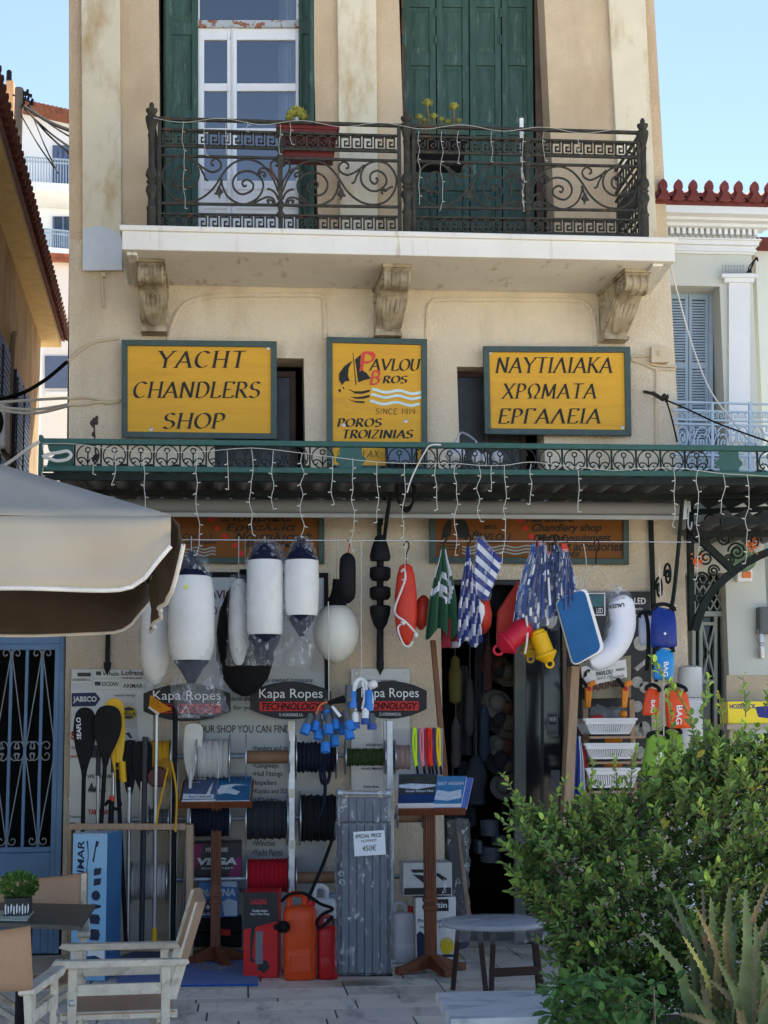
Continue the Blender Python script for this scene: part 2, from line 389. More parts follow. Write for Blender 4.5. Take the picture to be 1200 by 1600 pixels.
MB().rect(306, 31, 470, 42, YD - .03, .09).build('transom', mat('peeling_blue_grey_paint', c3(170, 178, 182), .6, var=.15, bump=.3, bs=30, dirt=(c3(142, 92, 66), 5, .52, .56, (3, 1, 3))), frame, bevel=.004)
for x0, y0, x1, y1 in ((319, 62, 355, 130), (319, 142, 355, 200), (319, 208, 355, 282), (370, 62, 462, 130), (370, 142, 462, 200), (370, 208, 462, 282), (312, -16, 463, 31)):
    MB().quadpx([(x0, y1), (x1, y1), (x1, y0), (x0, y0)], YD + .02).build('pane', PGL, frame, recalc=False)
m = MB(); cw = mat('white_curtain', c3(226, 230, 234), .9, var=.03)
for x0, x1 in ((436, 463),):
    n = 24; top = [at(lerp(x0, x1, i / n), -10, YD + .1) + Vector((0, .025 * math.sin(i * 1.7), 0)) for i in range(n + 1)]
    bot = [at(lerp(x0 - 2, x1, i / n), 290, YD + .1) + Vector((0, .03 * math.sin(i * 1.6), 0)) for i in range(n + 1)]
    m.loft([top, bot], False, False)
m.build('curtain', cw, frame, smooth=True, recalc=False)
# dark rooms behind the openings
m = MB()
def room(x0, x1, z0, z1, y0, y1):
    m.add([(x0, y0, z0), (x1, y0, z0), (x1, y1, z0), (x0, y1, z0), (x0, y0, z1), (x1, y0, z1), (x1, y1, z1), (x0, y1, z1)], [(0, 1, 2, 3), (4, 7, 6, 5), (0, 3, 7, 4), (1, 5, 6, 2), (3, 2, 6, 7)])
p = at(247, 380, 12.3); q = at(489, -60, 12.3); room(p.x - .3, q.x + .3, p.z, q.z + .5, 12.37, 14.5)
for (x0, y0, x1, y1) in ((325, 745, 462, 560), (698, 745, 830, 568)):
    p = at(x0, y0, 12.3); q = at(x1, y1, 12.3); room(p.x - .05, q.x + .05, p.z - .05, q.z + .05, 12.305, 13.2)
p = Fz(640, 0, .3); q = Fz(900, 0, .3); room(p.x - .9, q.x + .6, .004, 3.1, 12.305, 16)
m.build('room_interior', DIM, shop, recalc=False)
def leaf(pc, n=3, par=shop, name='shutter', panels=((0, .3), (.34, .66), (.7, 1)), th=.04):
    """panelled leaf; pc = four world corners tl,tr,br,bl"""
    tl, tr, br, bl = pc
    P = lambda s, t, o=0: tl + (tr - tl) * s + (bl - tl) * t + ((br - tr) - (bl - tl)) * s * t + N * o
    N = (tr - tl).cross(bl - tl).normalized(); N = N if N.y < 0 else -N
    m = MB(); wd = (tr - tl).length; st = min(.2, .075 / wd)
    def bx(s0, s1, t0, t1, o0, o1): m.hexa([P(s0, t0, o0), P(s1, t0, o0), P(s1, t1, o0), P(s0, t1, o0)], [P(s0, t0, o1), P(s1, t0, o1), P(s1, t1, o1), P(s0, t1, o1)])
    bx(0, st, 0, 1, -th / 2, th / 2); bx(1 - st, 1, 0, 1, -th / 2, th / 2)
    es = [0.0] + [v for a in panels for v in a] + [1.0]
    for i in range(0, len(es), 2):
        if es[i + 1] - es[i] > .001: bx(st, 1 - st, es[i], es[i + 1], -th / 2 + .001, th / 2 - .002)
    for a, b in panels:
        bx(st, 1 - st, a, b, -.01, .004)
        e = .02 / wd; f = .025 / (bl - tl).length
        q0 = [P(st + e, a + f, .0045), P(1 - st - e, a + f, .0045), P(1 - st - e, b - f, .0045), P(st + e, b - f, .0045)]
        q1 = [P(st + 2.2 * e, a + 2.2 * f, .014), P(1 - st - 2.2 * e, a + 2.2 * f, .014), P(1 - st - 2.2 * e, b - 2.2 * f, .014), P(st + 2.2 * e, b - 2.2 * f, .014)]
        m.hexa(q0, q1)
    return m.build(name, GREENWOOD, par, bevel=.003)
PL = ((.06, .30), (.34, .58), (.62, .78), (.82, .96))
ln = leaf([at(257, -110, 12.03), at(308, -108, 12.19), at(308, 384, 12.19), at(257, 384, 12.03)], panels=PL)
leaf([at(469.5, -110, 12.15), at(488, -112, 11.99), at(488, 384, 11.99), at(469.5, 384, 12.15)], panels=PL)
YS = 12.3
sx = [(629, 633), (680, 683), (732, 734), (782, 785), (831, 836)]
for (a0, a1), (b0, b1) in zip(sx, sx[1:]):
    sh = leaf([at(a0 + .8, -88, YS), at(b0 - .8, -86, YS), at(b1 - .8, 386, YS), at(a1 + .8, 386, YS)], panels=((.04, .19), (.215, .37), (.41, .60), (.64, .78), (.82, .96)))
    if a0 != 732:
        h = MB()
        for y in (20, 62, 300): h.tube([at(a0 + .5, y - 6, YS - .028), at(a0 + .7, y + 7, YS - .028)], .012, 8)
        h.build('hinge', GREENWOOD, sh, smooth=True)
MB().slab([(834, -90), (845, -90), (851, 386), (840, 386)], 12.27, .07).build('shutter_frame', mat('bare_brown_timber', c3(92, 76, 64), .8, var=.3, bump=.3), shop)
MB().slab([(626.5, -90), (630, -90), (634.5, 386), (631, 386)], 12.27, .07).build('shutter_frame', MATS['bare_brown_timber'], shop)

# ---- mezzanine windows behind the signs
rust = mat('rusty_brown_window_frame', c3(64, 46, 40), .7, var=.3)
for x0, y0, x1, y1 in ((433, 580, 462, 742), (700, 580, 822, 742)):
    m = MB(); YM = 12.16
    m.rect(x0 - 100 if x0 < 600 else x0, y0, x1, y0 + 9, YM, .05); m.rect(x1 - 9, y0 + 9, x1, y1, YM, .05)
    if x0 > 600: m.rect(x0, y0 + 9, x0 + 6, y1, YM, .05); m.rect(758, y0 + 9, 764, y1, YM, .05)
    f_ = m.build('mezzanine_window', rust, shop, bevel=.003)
    MB().quadpx([(x0 - 100 if x0 < 600 else x0, y0), (x1, y0), (x1, y1), (x0 - 100 if x0 < 600 else x0, y1)], YM + .02).build('pane', mat('dull_dark_glass', (.03, .028, .028), .35, var=.4, vs=5, spec=.3), f_)  # unlit look put into the pane colour, sky reflection held down

# ---- balcony slab, corbels
SLABW = mat('white_balcony_paint', c3(220, 217, 210), .75, var=.04, vs=4, bump=.15, bs=25, dirt=(c3(164, 150, 122), 3.4, .58, .72, (2.6, 1, .22)))
YB = 11.1
m = MB()
fl, fr_ = at(190, 393, YB), at(1055, 405, YB); tl, tr = at(190, 367, YB), at(1056, 380, YB)
zb = (fl.z + fr_.z) / 2; zt = zb + .145
m.hexa([(fl.x, YB, zb), (fr_.x, YB, zb), (fr_.x + .05, 12, zb), (fl.x - .02, 12, zb)], [(fl.x, YB, zt), (fr_.x, YB, zt), (fr_.x + .05, 12, zt), (fl.x - .02, 12, zt)])
m.hexa([(fl.x - .02, YB - .02, zt - .001), (fr_.x + .02, YB - .02, zt - .001), (fr_.x + .06, 12, zt - .001), (fl.x - .03, 12, zt - .001)], [(fl.x - .02, YB - .02, zt + .04), (fr_.x + .02, YB - .02, zt + .04), (fr_.x + .06, 12, zt + .04), (fl.x - .03, 12, zt + .04)])
for xa, xb in ((fl.x + .03, fl.x + .11), (fr_.x - .16, fr_.x - .08)):
    m.box(xa, YB + .06, zb - .022, xb, 11.995, zb + .002)
bal = m.build('balcony', SLABW, shop, bevel=.008)
STONE = mat('weathered_corbel_stone', c3(176, 162, 138), .8, var=.2, vs=6, bump=.35, bs=25, dirt=(c3(120, 106, 84), 5, .48, .66))
def corbel(px, w_, rot):
    o = at(px, 456, 12.0); o.z = zb - .001
    prof = [(0, .0), (.66, .0), (.68, -.05), (.66, -.075), (.68, -.12), (.685, -.2), (.64, -.265), (.56, -.28), (.5, -.25), (.44, -.3), (.37, -.4), (.27, -.5), (.18, -.57), (.13, -.62), (.14, -.66), (0, -.66)]
    cc = catmull([(a, b, 0) for a, b in prof[1:-1]], 3)
    pts = [(0, 0)] + [(q.x, q.y) for q in cc] + [(0, -.66)]
    m = MB(); m.M = Matrix.Translation(o) @ Matrix.Rotation(rot, 4, 'Z') @ Matrix.Diagonal((1, 1, .6, 1))
    m.prism([(-w_ / 2, -a, b) for a, b in pts], (w_, 0, 0))
    # ribs on the front roll, leaf veins, side volutes
    for k in (-.46, -.16, .16, .46):
        m.tube([(w_ * k, -a - .004, b) for a, b in pts[6:22]], .013, 6)
    for k in (-.36, -.2, 0, .2, .36):
        m.tube(catmull([(w_ * k, -.42, -.33), (w_ * k * .9, -.33, -.45), (w_ * k * .5, -.2, -.565), (w_ * k * .2, -.145, -.62)], 4), [.012 + .008 * math.sin(i / 12 * 3.1) for i in range(13)], 6)
    m.box(-w_ / 2 - .012, -.7, -.045, w_ / 2 + .012, 0, -.002); m.box(-w_ / 2 - .008, -.16, -.7, w_ / 2 + .008, 0, -.655)
    for sgn in (-1, 1):
        for R0, cx, cz in ((.085, .56, -.18), (.07, .13, -.2)):
            sp = [(sgn * (w_ / 2 + .003), -(cx + R0 * (1 - i / 34) * math.cos(i * .45)), cz + R0 * (1 - i / 34) * math.sin(i * .45)) for i in range(30)]
            m.tube(sp, .014, 6)
        for i in range(5):
            t = i / 4; m.tube(catmull([(sgn * w_ / 2, -lerp(.5, .16, t), lerp(-.22, -.36, t)), (sgn * (w_ / 2 + .004), -lerp(.42, .12, t), lerp(-.28, -.44, t)), (sgn * w_ / 2, -lerp(.32, .1, t), lerp(-.42, -.56, t))], 4), .016, 6)
    m.build('corbel', STONE, bal, smooth=True, ang=50)
corbel(243, .185, 0)
corbel(603, .2, R(2))
corbel(952, .19, R(5))

# ---- balcony railing
rail = MB(); YR = 11.17
B0, B1, T0, T1 = at(237, 363, YR), at(1008, 371, YR), at(237, 183, YR), at(1005, 206, YR)
def RP(x, y, dy=0.0):      # x,y in railing pixels: x 237..1008, y 183..363
    s, t = (x - 237) / 771, (363 - y) / 180
    a = B0 + (B1 - B0) * s; b = T0 + (T1 - T0) * s
    return a + (b - a) * t + Vector((0, dy, 0))
rl = MB()
for xa, xb in ((249, 619), (642, 1000)):
    for y, h in ((202, .016), (228, .016), (243, .018), (318, .018), (334, .014), (360, .02)): rl.bar(RP(xa, y), RP(xb, y), .022, h)
    for x in (xa, xb): rl.bar(RP(x, 362), RP(x, 186), .028, .028, (0, 1, 0))
    xm = (xa + xb) / 2; rl.bar(RP(xm, 362), RP(xm, 200), .034, .034, (0, 1, 0))
    for y in (203, 229, 243, 318, 334): rl.ball(RP(xm, y, -.012), .032, .02, .032, 10, 6)
rl.bar(RP(238, 185), RP(1006, 185), .03, .022)
railing = rl.build('railing_frame', IRON, shop)
tag(railing, 'dark weathered iron balcony frame')
def post(x, rough=None):
    b, t = RP(x, 363), RP(x, 186); H = (t - b).length; ax = (t - b) / H
    pr = [(.03, 0), (.036, .02), (.036, .2), (.042, .21), (.03, .24), (.026, .28), (.034, .33), (.046, .36), (.04, .4), (.026, .42), (.042, .44), (.028, .46), (.046, .5), (.04, .54), (.024, .57), (.025, .82), (.03, .86), (.024, .88), (.036, .93), (.046, .99), (.046, 1.02), (.024, 1.03), (.044, 1.07), (.044, 1.085), (.016, 1.1), (.02, 1.12), (.012, 1.145)]
    MB().lathe([(r, z * H) for r, z in pr], 14, b, ax).build('baluster_post', IRON, railing, smooth=True)
post(237); post(631); post(1007)
# side returns of the railing
for x in (240, 1003):
    m = MB(); k = Vector((0, .8, 0))
    for y in (186, 202, 228, 243, 318, 334, 360): m.bar(RP(x, y), RP(x, y) + k, .02, .016)
    for i in range(1, 9):
        o = Vector((0, .09 * i, 0)); m.tube([RP(x, 243) + o, RP(x, 318) + o], .008, 6)
        for ya, yb in ((202, 228), (334, 360)): m.tube([RP(x, ya) + o, RP(x, yb) + o], .009, 4)
        a_ = RP(x, 280) + o
        m.tube([a_ + Vector((0, .05 * math.cos(j * .6), .12 * math.sin(j * .6))) for j in range(11)], .007, 5)
    m.build('side_railing', IRON, railing)
# Greek key bands
KEY = [(0, 0), (0, 1), (.78, 1), (.78, .26), (.36, .26), (.36, .62), (.56, .62)]
def band(xa, xb, ya, yb, n):
    m = MB(); w_ = (xb - xa) / n
    for i in range(n):
        P = [RP(xa + (i + p * .95 + .06) * w_, lerp(yb, ya, q)) for p, q in KEY]
        for a, b in zip(P, P[1:]):
            d = (b - a).normalized() * .0055; m.bar(a - d, b + d, .012, .0115)
        m.bar(RP(xa + i * w_, yb), RP(xa + (i + 1) * w_, yb), .012, .011)
        m.bar(RP(xa + (i + .3) * w_, yb + 2), RP(xa + (i + .5) * w_, yb + 2), .012, .02); m.bar(RP(xa + (i + .45) * w_, ya - 2), RP(xa + (i + .65) * w_, ya - 2), .012, .02)
    m.build('greek_key_band', IRON, railing)
for xa, xb in ((250, 618), (643, 999)):
    xm = (xa + xb) / 2
    for a, b in ((xa + 3, xm - 5), (xm + 5, xb - 3)):
        band(a, b, 206, 225, 10); band(a, b, 338, 357, 10)
# scrollwork: half-panel motif traced once, mirrored and repeated
MOT = [[(315, 560), (300, 575), (320, 605), (352, 580), (348, 530), (300, 506), (248, 540), (240, 600), (290, 650), (350, 655), (408, 610), (420, 540), (385, 470), (310, 437), (225, 460), (168, 550), (180, 650), (240, 730), (330, 758), (430, 735), (520, 660), (590, 550), (660, 475), (750, 444), (850, 470), (930, 560), (980, 680)],
       [(755, 632), (735, 640), (725, 610), (760, 592), (800, 622), (790, 670), (720, 698), (668, 660), (660, 600), (700, 545), (780, 530), (850, 572), (872, 640), (830, 725), (730, 770), (630, 725), (584, 640), (582, 590)],
       [(528, 492), (510, 490), (512, 462), (545, 445), (576, 480), (565, 520), (520, 542), (470, 525), (420, 490), (395, 465)], [(425, 505), (455, 560), (465, 592), (487, 604)],
       [(868, 555), (885, 566), (888, 545), (868, 532), (845, 545), (850, 580)], [(850, 575), (836, 545), (850, 515), (885, 505), (930, 530), (968, 590), (984, 650)],
       [(958, 478), (975, 488), (976, 462), (948, 448), (925, 475), (935, 530), (970, 590)], [(898, 655), (930, 662), (960, 690), (976, 730)],
       [(915, 755), (900, 748), (905, 735), (935, 742), (932, 770), (900, 772)], [(800, 765), (850, 735), (900, 715), (940, 725), (955, 760)],
       [(245, 660), (255, 640), (275, 660), (262, 680)], [(190, 625), (220, 632), (245, 655), (265, 650)]]
def scroll(xf, xt):
    m = MB()
    def Q(p): return RP(lerp(xf, xt, (p[0] - 150) / 838), lerp(244, 317, (p[1] - 435) / 333))
    for st in MOT: m.tube([Q(p) for p in catmull([(a, b, 0) for a, b in st], 4)], .0085, 6)
    c = (560, 690); q = [(c[0] - 8, c[1] - 45), (c[0] + 6, c[1] - 45), (c[0] + 30, c[1] - 5), (c[0] + 12, c[1] + 12), (c[0] + 6, c[1] + 45), (c[0] - 10, c[1] + 12), (c[0] - 32, c[1] + 8), (c[0] - 18, c[1] - 12)]
    m.prism([Q(p) + Vector((0, -.01, 0)) for p in q], (0, .02, 0)); m.tube([Q((580, 590)), Q((562, 650))], .008, 5)
    m.build('scrollwork', IRON, railing, smooth=True)
for xa, xb in ((250, 618), (643, 999)):
    xm = (xa + xb) / 2; scroll(xa, xm - 1); scroll(xb, xm + 1)
# wall fittings of the shop
m = MB(); CABLE = mat('wall_painted_cable', c3(204, 186, 158), .8, var=.05)
for pp in ([(107, 563), (122, 550), (140, 538), (160, 532), (186, 529)], [(107, 623), (130, 621), (150, 623), (175, 627), (188, 624)], [(107, 633), (130, 632), (155, 628), (170, 630), (188, 627)],
           [(985, 556), (1000, 556), (1018, 556)], [(986, 562), (1005, 568), (1020, 575), (1040, 577), (1056, 577)], [(986, 559), (1005, 564), (1022, 570), (1042, 572), (1057, 573)], [(1026, 576), (1026, 590), (1025, 640), (1026, 700)], [(158, 422), (160, 450), (162, 480)]):
    m.tube(catmull([at(x, y, 11.985) for x, y in pp], 5), .011, 6)
m.build('wall_cables', CABLE, shop, smooth=True)
m = MB(); m.rect(1018, 541, 1045, 566, 11.93, .07); m.lathe([(.035, 0), (.035, .006), (.024, .008)], 16, at(1032, 552, 11.93), (0, -1, 0)); m.lathe([(.02, 0), (.018, .01)], 12, at(1032, 552, 11.923), (0, -1, 0))
m.build('junction_box', CABLE, shop, bevel=.012)
MB().rect(158, 425, 165, 432, 11.96, .04).build('conduit_clip', CABLE, shop)
# ================================================================== house on the left of the alley
HB = at(105, 530, 22); EZ = HB.z; HA = atz(0, 150, EZ); dr = (HA - HB); dr.z = 0; dr.normalize()
def WL(Y, z, off=0.0):      # point on the left house's alley wall at depth Y
    return Vector((HB.x - .34 + off + dr.x / dr.y * (Y - HB.y), Y, z))
lh = thing('alley_house', 'beige house with brown tiled eave and dark blue shutters along the narrow alley', 'building', WL(15, 0))
LW = mat('old_beige_render', c3(196, 172, 128), .9, var=.14, vs=1.2, bump=.25, bs=14, stretch=(1, 1, .4), dirt=(c3(150, 132, 104), 1.8, .5, .7))
m = MB(); m.prism([WL(9, 0), WL(21.6, 0), WL(21.6, EZ - .12), WL(9, EZ - .12)], (-3, 0, 0)); m.build('wall', LW, lh)
LT = mat('dark_red_roof_tile', c3(104, 60, 50), .8, var=.35, vs=12)
m = MB(); m.prism([WL(9, EZ - .13, .26), WL(22, EZ - .13, .26), WL(22, EZ - .02, .26), WL(9, EZ - .02, .26)], (-.4, 0, 0)); m.build('eave_moulding', mat('cream_moulding', c3(208, 186, 140), .85, bump=.1), lh, bevel=.02)
m = MB(); y = 9.0
m.prism([WL(9, EZ + .0, .3), WL(22.1, EZ + .0, .3), WL(22.1, EZ + 1.3, -3), WL(9, EZ + 1.3, -3)], (0, 0, -.02))
while y < 22.1:
    a = WL(y, EZ + .035, .37); b = WL(y, EZ + .8, -1.6)
    m.tube([a, lerp(a, b, .25), b], [.075, .07, .07], 7); 
    for k in (.12, .25, .38): m.tube([lerp(a, b, k) + Vector((0, 0, .012)), lerp(a, b, k + .05)], [.085, .074], 7)
    y += .2
m.build('roof', LT, lh, smooth=True)
BLUEP = mat('dark_blue_shutter_paint', c3(44, 66, 92), .55, var=.15)
for Ya, Yb in ((15.7, 16.35), (16.42, 17.2), (17.95, 18.7), (18.78, 19.6)):
    m = MB(); z0, z1 = 4.2, 5.9
    m.prism([WL(Ya, z0, .002), WL(Yb, z0, .002), WL(Yb, z1, .002), WL(Ya, z1, .002)], (.07, 0, 0))
    for i in range(22):
        z = z0 + .1 + i * .07; m.prism([WL(Ya + .06, z, .07), WL(Yb - .06, z, .07), WL(Yb - .06, z + .05, .07), WL(Ya + .06, z + .05, .07)], (.018, 0, 0))
    m.build('shutter', BLUEP, lh)
m = MB()
for Y in (15.35, 17.55): m.tube(catmull([WL(Y, 0, .04), WL(Y, 5, .04), WL(Y + .05, 6.1, .05), WL(Y + .3, 6.3, .05)], 4), .035, 7)
m.build('wall_pipe', mat('grey_pipe', c3(150, 140, 122), .7), lh, smooth=True)
ac = thing('air_conditioner', 'white air conditioner unit on the wall of the beige alley house', 'air conditioner', at(-4, 700, 13.6))
MB().rect(-60, 622, 8, 700, 13.6, .3).build('casing', WHITE, ac, bevel=.02)
m = MB(); m.lathe([(.2, 0), (.2, .01), (.18, .02), (.03, .02)], 20, at(-30, 660, 13.59), (0, -1, 0)); m.build('fan_grille', BLACK, ac)
m = MB(); m.bar(at(-40, 704, 13.6), at(-40, 704, 13.6) + Vector((0, .5, 0)), .03, .03); m.bar(at(4, 704, 13.6), at(4, 704, 13.6) + Vector((0, .5, 0)), .03, .03); m.build('bracket', DARKIRON, ac)

# ---- blue gate closing the alley
gate = thing('metal_gate', 'light blue painted metal gate with thin scroll bars beside the logo board', 'gate', at(20, 1490, 12.05))
GB = mat('light_blue_gate_paint', c3(112, 148, 184), .5, var=.12, vs=4, dirt=(c3(60, 66, 74), 16, .7, .74), bump=.1)
YG = 12.05
def GP(x, y, dy=0.0):       # the gate leans like the photograph's: right edge 103 at the top, 95 low down
    p = at(x, 1180, YG + dy); q = at(600, y - .004 * (x - 600), YG); return Vector((p.x, p.y, q.z))
m = MB()
def gbar(m, x0, y0, x1, y1, th=.06, dy=0.0): m.prism([GP(x0, y0, dy), GP(x1, y0, dy), GP(x1, y1, dy), GP(x0, y1, dy)], (0, th, 0))
gbar(m, 90, 992, 99, 1478); gbar(m, -150, 992, 90, 1003); gbar(m, 82, 1003.2, 90, 1478, .05, .004); gbar(m, -150, 1003.2, 82, 1012, .05, .004)
gbar(m, -150, 1314, 82, 1322, .05, .004)
m.build('gate_frame', GB, gate, bevel=.004)
m = MB(); gbar(m, -150, 1322.5, 82, 1478, .02, .02); gbar(m, -150, 1352, 70, 1470, .02, .01); m.build('lower_panel', GB, gate, bevel=.004)
m = MB()
xs = [-66, -40, -14, 11.5, 36, 60]
for x in xs: m.prism([GP(x, 1012.2, .012), GP(x + 4.6, 1012.2, .012), GP(x + 4.6, 1313.8, .012), GP(x, 1313.8, .012)], (0, .03, 0))
m.build('upright_bars', GB, gate)
GS = mat('grey_scroll_iron', c3(150, 156, 160), .5, .3)
m = MB()
def curl(m, x, y, sx, sy, r=7, rad=.005):
    m.tube([GP(x + sx * (r - r * (1 - i / 22) * math.cos(i * .36)), y + sy * r * 1.15 * (1 - i / 22) * math.sin(i * .36), .004) for i in range(18)], rad, 5)
for i, x in enumerate(xs):
    c = x + 2.3
    if i % 2 == 1:
        for sgn in (-1, 1):
            m.tube([GP(c, 1013, .004), GP(c + sgn * 22, 1158, .004)], .005, 5); m.tube([GP(c, 1312, .004), GP(c + sgn * 22, 1176, .004)], .005, 5)
            curl(m, c + sgn * 2, 1018, sgn, -1); curl(m, c + sgn * 2, 1304, sgn, 1)
    for sgn in (-1, 1):
        curl(m, c + sgn * 2, 1160, sgn, -1, 8); curl(m, c + sgn * 2, 1174, sgn, 1, 8)
m.build('scrolls', GS, gate, smooth=True)
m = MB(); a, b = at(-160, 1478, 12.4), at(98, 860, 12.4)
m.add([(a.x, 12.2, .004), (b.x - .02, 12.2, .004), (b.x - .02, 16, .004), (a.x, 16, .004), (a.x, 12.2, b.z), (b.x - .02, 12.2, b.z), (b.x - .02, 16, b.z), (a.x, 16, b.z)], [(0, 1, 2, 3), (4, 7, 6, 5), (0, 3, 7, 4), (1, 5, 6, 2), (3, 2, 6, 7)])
m.build('dark_passage_box', mat('near_black_passage', (.06, .058, .055), .9), lh, recalc=False)  # added near-black box behind the gate, darkens the otherwise open alley

# ---- white house up the hill, chimney, pole
YH = 40.0
wh = thing('hill_house', 'white house with blue door and balconies far up behind the alley', 'building', Vector((at(60, 600, YH).x, YH, 0)))
WW = mat('white_lime_wall', c3(222, 226, 228), .9, var=.03, vs=.6)
m = MB(); tl, tr = at(8, 157, YH), at(135, 184, YH); m.prism([(tl.x, YH, 0), (tr.x, YH, 0), tr, tl], (0, 8, 0)); m.build('wall', WW, wh)
m = MB(); m.prism([at(6, 155.5, YH - .4), at(135, 183, YH - .4), at(135, 190, YH - .4), at(6, 162, YH - .4)], (0, .4, 0)); m.build('cornice', WW, wh)
m = MB(); a, b = at(6, 153, YH - .6), at(135, 181, YH - .6); m.prism([a, b, b + Vector((0, 0, -.1)), a + Vector((0, 0, -.1))], (0, 8, 0))
for i in range(20): p = lerp(a, b, i / 19); m.tube([p, p + Vector((0, 2, .5))], .09, 6)
m.build('roof', TILE, wh)
BD = mat('slate_blue_door', c3(84, 100, 128), .6, var=.1)
def rectz(x0, y0, x1, y1, Y, th): return MB().rect(x0, y0, x1, y1, Y, th)
d = MB(); d.rect(82, 227, 125, 294, YH - .05, .04)
for x in (84, 92, 100, 109):
    for y, h in ((233, 18), (256, 16), (276, 14)): d.rect(x, y, x + 5, y + h, YH - .08, .03)
d.build('door', BD, wh)
MB().rect(82, 338, 125, 394, YH - .05, .04).build('window', mat('dusk_blue_glass', (.03, .05, .09), .1), wh); m = MB()
for x in (82, 97): m.rect(x, 338, x + 3, 394, YH - .08, .028)
m.build('window_frame', BD, wh)
def hbal(x0, yt, yb, th):
    m = MB(); m.slab([(x0, yb + 1), (125, yb + 6), (125, yb + 20), (x0 + 12, yb + 14)], YH - 1.3, 1.28); m.build('balcony', WW, wh)
    m = MB(); Y = YH - 1.25
    for k in range(2): m.tube([at(x0, yt + k * 6, Y), at(125, yt + 6 + k * 6, Y)], .025, 5)
    n = 20
    for i in range(n + 1): x = lerp(x0, 125, i / n); m.tube([at(x, yt + 6 * i / n, Y), at(x, yb + 6 * i / n, Y)], .014, 4)
    m.build('balcony_railing', mat('pale_grey_railing', c3(150, 170, 186), .5), wh)
hbal(38, 245, 282, 16); hbal(66, 357, 384, 16)
wh2 = thing('low_house', 'low white house with red tile eave glimpsed at the end of the alley', 'building', Vector((at(100, 600, 33).x, 33, 0)))
m = MB(); tl, tr = at(70, 408, 33), at(140, 412, 33); m.prism([(tl.x, 33, 0), (tr.x, 33, 0), tr, tl], (0, 4, 0)); m.build('wall', mat('pinkish_white_wall', c3(222, 220, 216), .9, var=.03), wh2)
m = MB(); a, b = at(70, 400, 32.7), at(140, 404, 32.7)
for i in range(24): p = lerp(a, b, i / 23); m.tube([p, p + Vector((0, 2.5, .5))], .085, 7)
m.prism([a + Vector((0, 0, -.08)), b + Vector((0, 0, -.08)), b + Vector((0, 3, .4)), a + Vector((0, 3, .4))], (0, 0, .06)); m.build('roof', mat('red_brick_tile', c3(150, 88, 66), .8, var=.3, vs=5), wh2)
m = MB(); m.rect(70, 556, 112, 606, 32.95, .04); m.build('window', BD, wh2); MB().rect(70, 612, 125, 618, 32.9, .09).build('window_sill', WW, wh2)
ch = thing('chimney', 'orange plastered chimney with black pot above the left roof', 'chimney', at(15, 156, 36))
MB().rect(9, 126, 21, 200, 36, .4).build('stack', mat('orange_plaster', c3(206, 156, 116), .9), ch)
q = at(14, 126, 36.2); MB().lathe([(.07, 0), (.07, .05), (.06, .06), (.07, .1), (.06, .12), (.07, .16), (.06, .18), (.07, .22), (.05, .26)], 12, q).build('chimney_pot', BLACK, ch)
pole = thing('utility_pole', 'grey wooden utility pole carrying cables over the alley roofs', 'utility pole', Vector((at(30, 300, 30).x, 30, 0)))
a = at(30, 138, 30); MB().tube([(a.x, 30, 0), a], [.13, .085], 10).build('pole_shaft', mat('grey_timber_pole', c3(92, 84, 78), .9), pole, smooth=True)
m = MB()
for i in range(24): q = at(random.uniform(34, 51), random.uniform(142, 168), 30); m.ball(q, .03, .03, .05, 6, 4)
m.tube([at(20, 148, 30), at(50, 160, 30)], .02, 5); m.build('insulators', BLACK, pole)
CB = mat('black_cable', (.012, .012, .012), .95, spec=.02); CG = mat('pale_cable', c3(200, 198, 192), .6)
def cable(pp, r, mt, label, grp=None):
    o = MB().tube(catmull(pp, 6), r, 6).build('overhead_cable' if mt is CB else 'wall_cable', mt, smooth=True); return tag(o, label, 'cable', grp)
for (x0, y0, x1, y1, r) in ((36, 165, 112, 205, .03), (38, 170, 112, 232, .016), (38, 168, 108, 240, .016), (45, 165, 112, 215, .014), (33, 180, 85, 262, .012), (46, 168, 90, 270, .012)):
    cable([at(x0, y0, 30), at((x0 + x1) / 2, (y0 + y1) / 2 + 4, 25), at(x1, y1, 20.5)], r, CB, 'thin black cable running from the utility pole to behind the shop corner', 'cables from the utility pole')
cable([at(-20, 628, 13.2), at(30, 616, 12.6), at(70, 594, 12.3), at(104, 566, 12.02)], .016, CB, 'thick black cable rising from the left edge to the shop wall corner')
for k, (ya, yb, yc) in enumerate(((634, 640, 632), (638, 646, 634), (630, 625, 622))):
    cable([at(-20, ya, 12.6), at(50, yb, 12.4), at(107, yc, 12.0)], .012, CG, 'pale cable strung across the alley toward the YACHT CHANDLERS sign', 'pale cables across the alley')
cable([at(-20, 742, 10.6), at(15, 722, 10.5), at(45, 700, 10.4), at(62, 690, 10.38)], .012, CG, 'white cable tied to the left end of the green awning fascia')

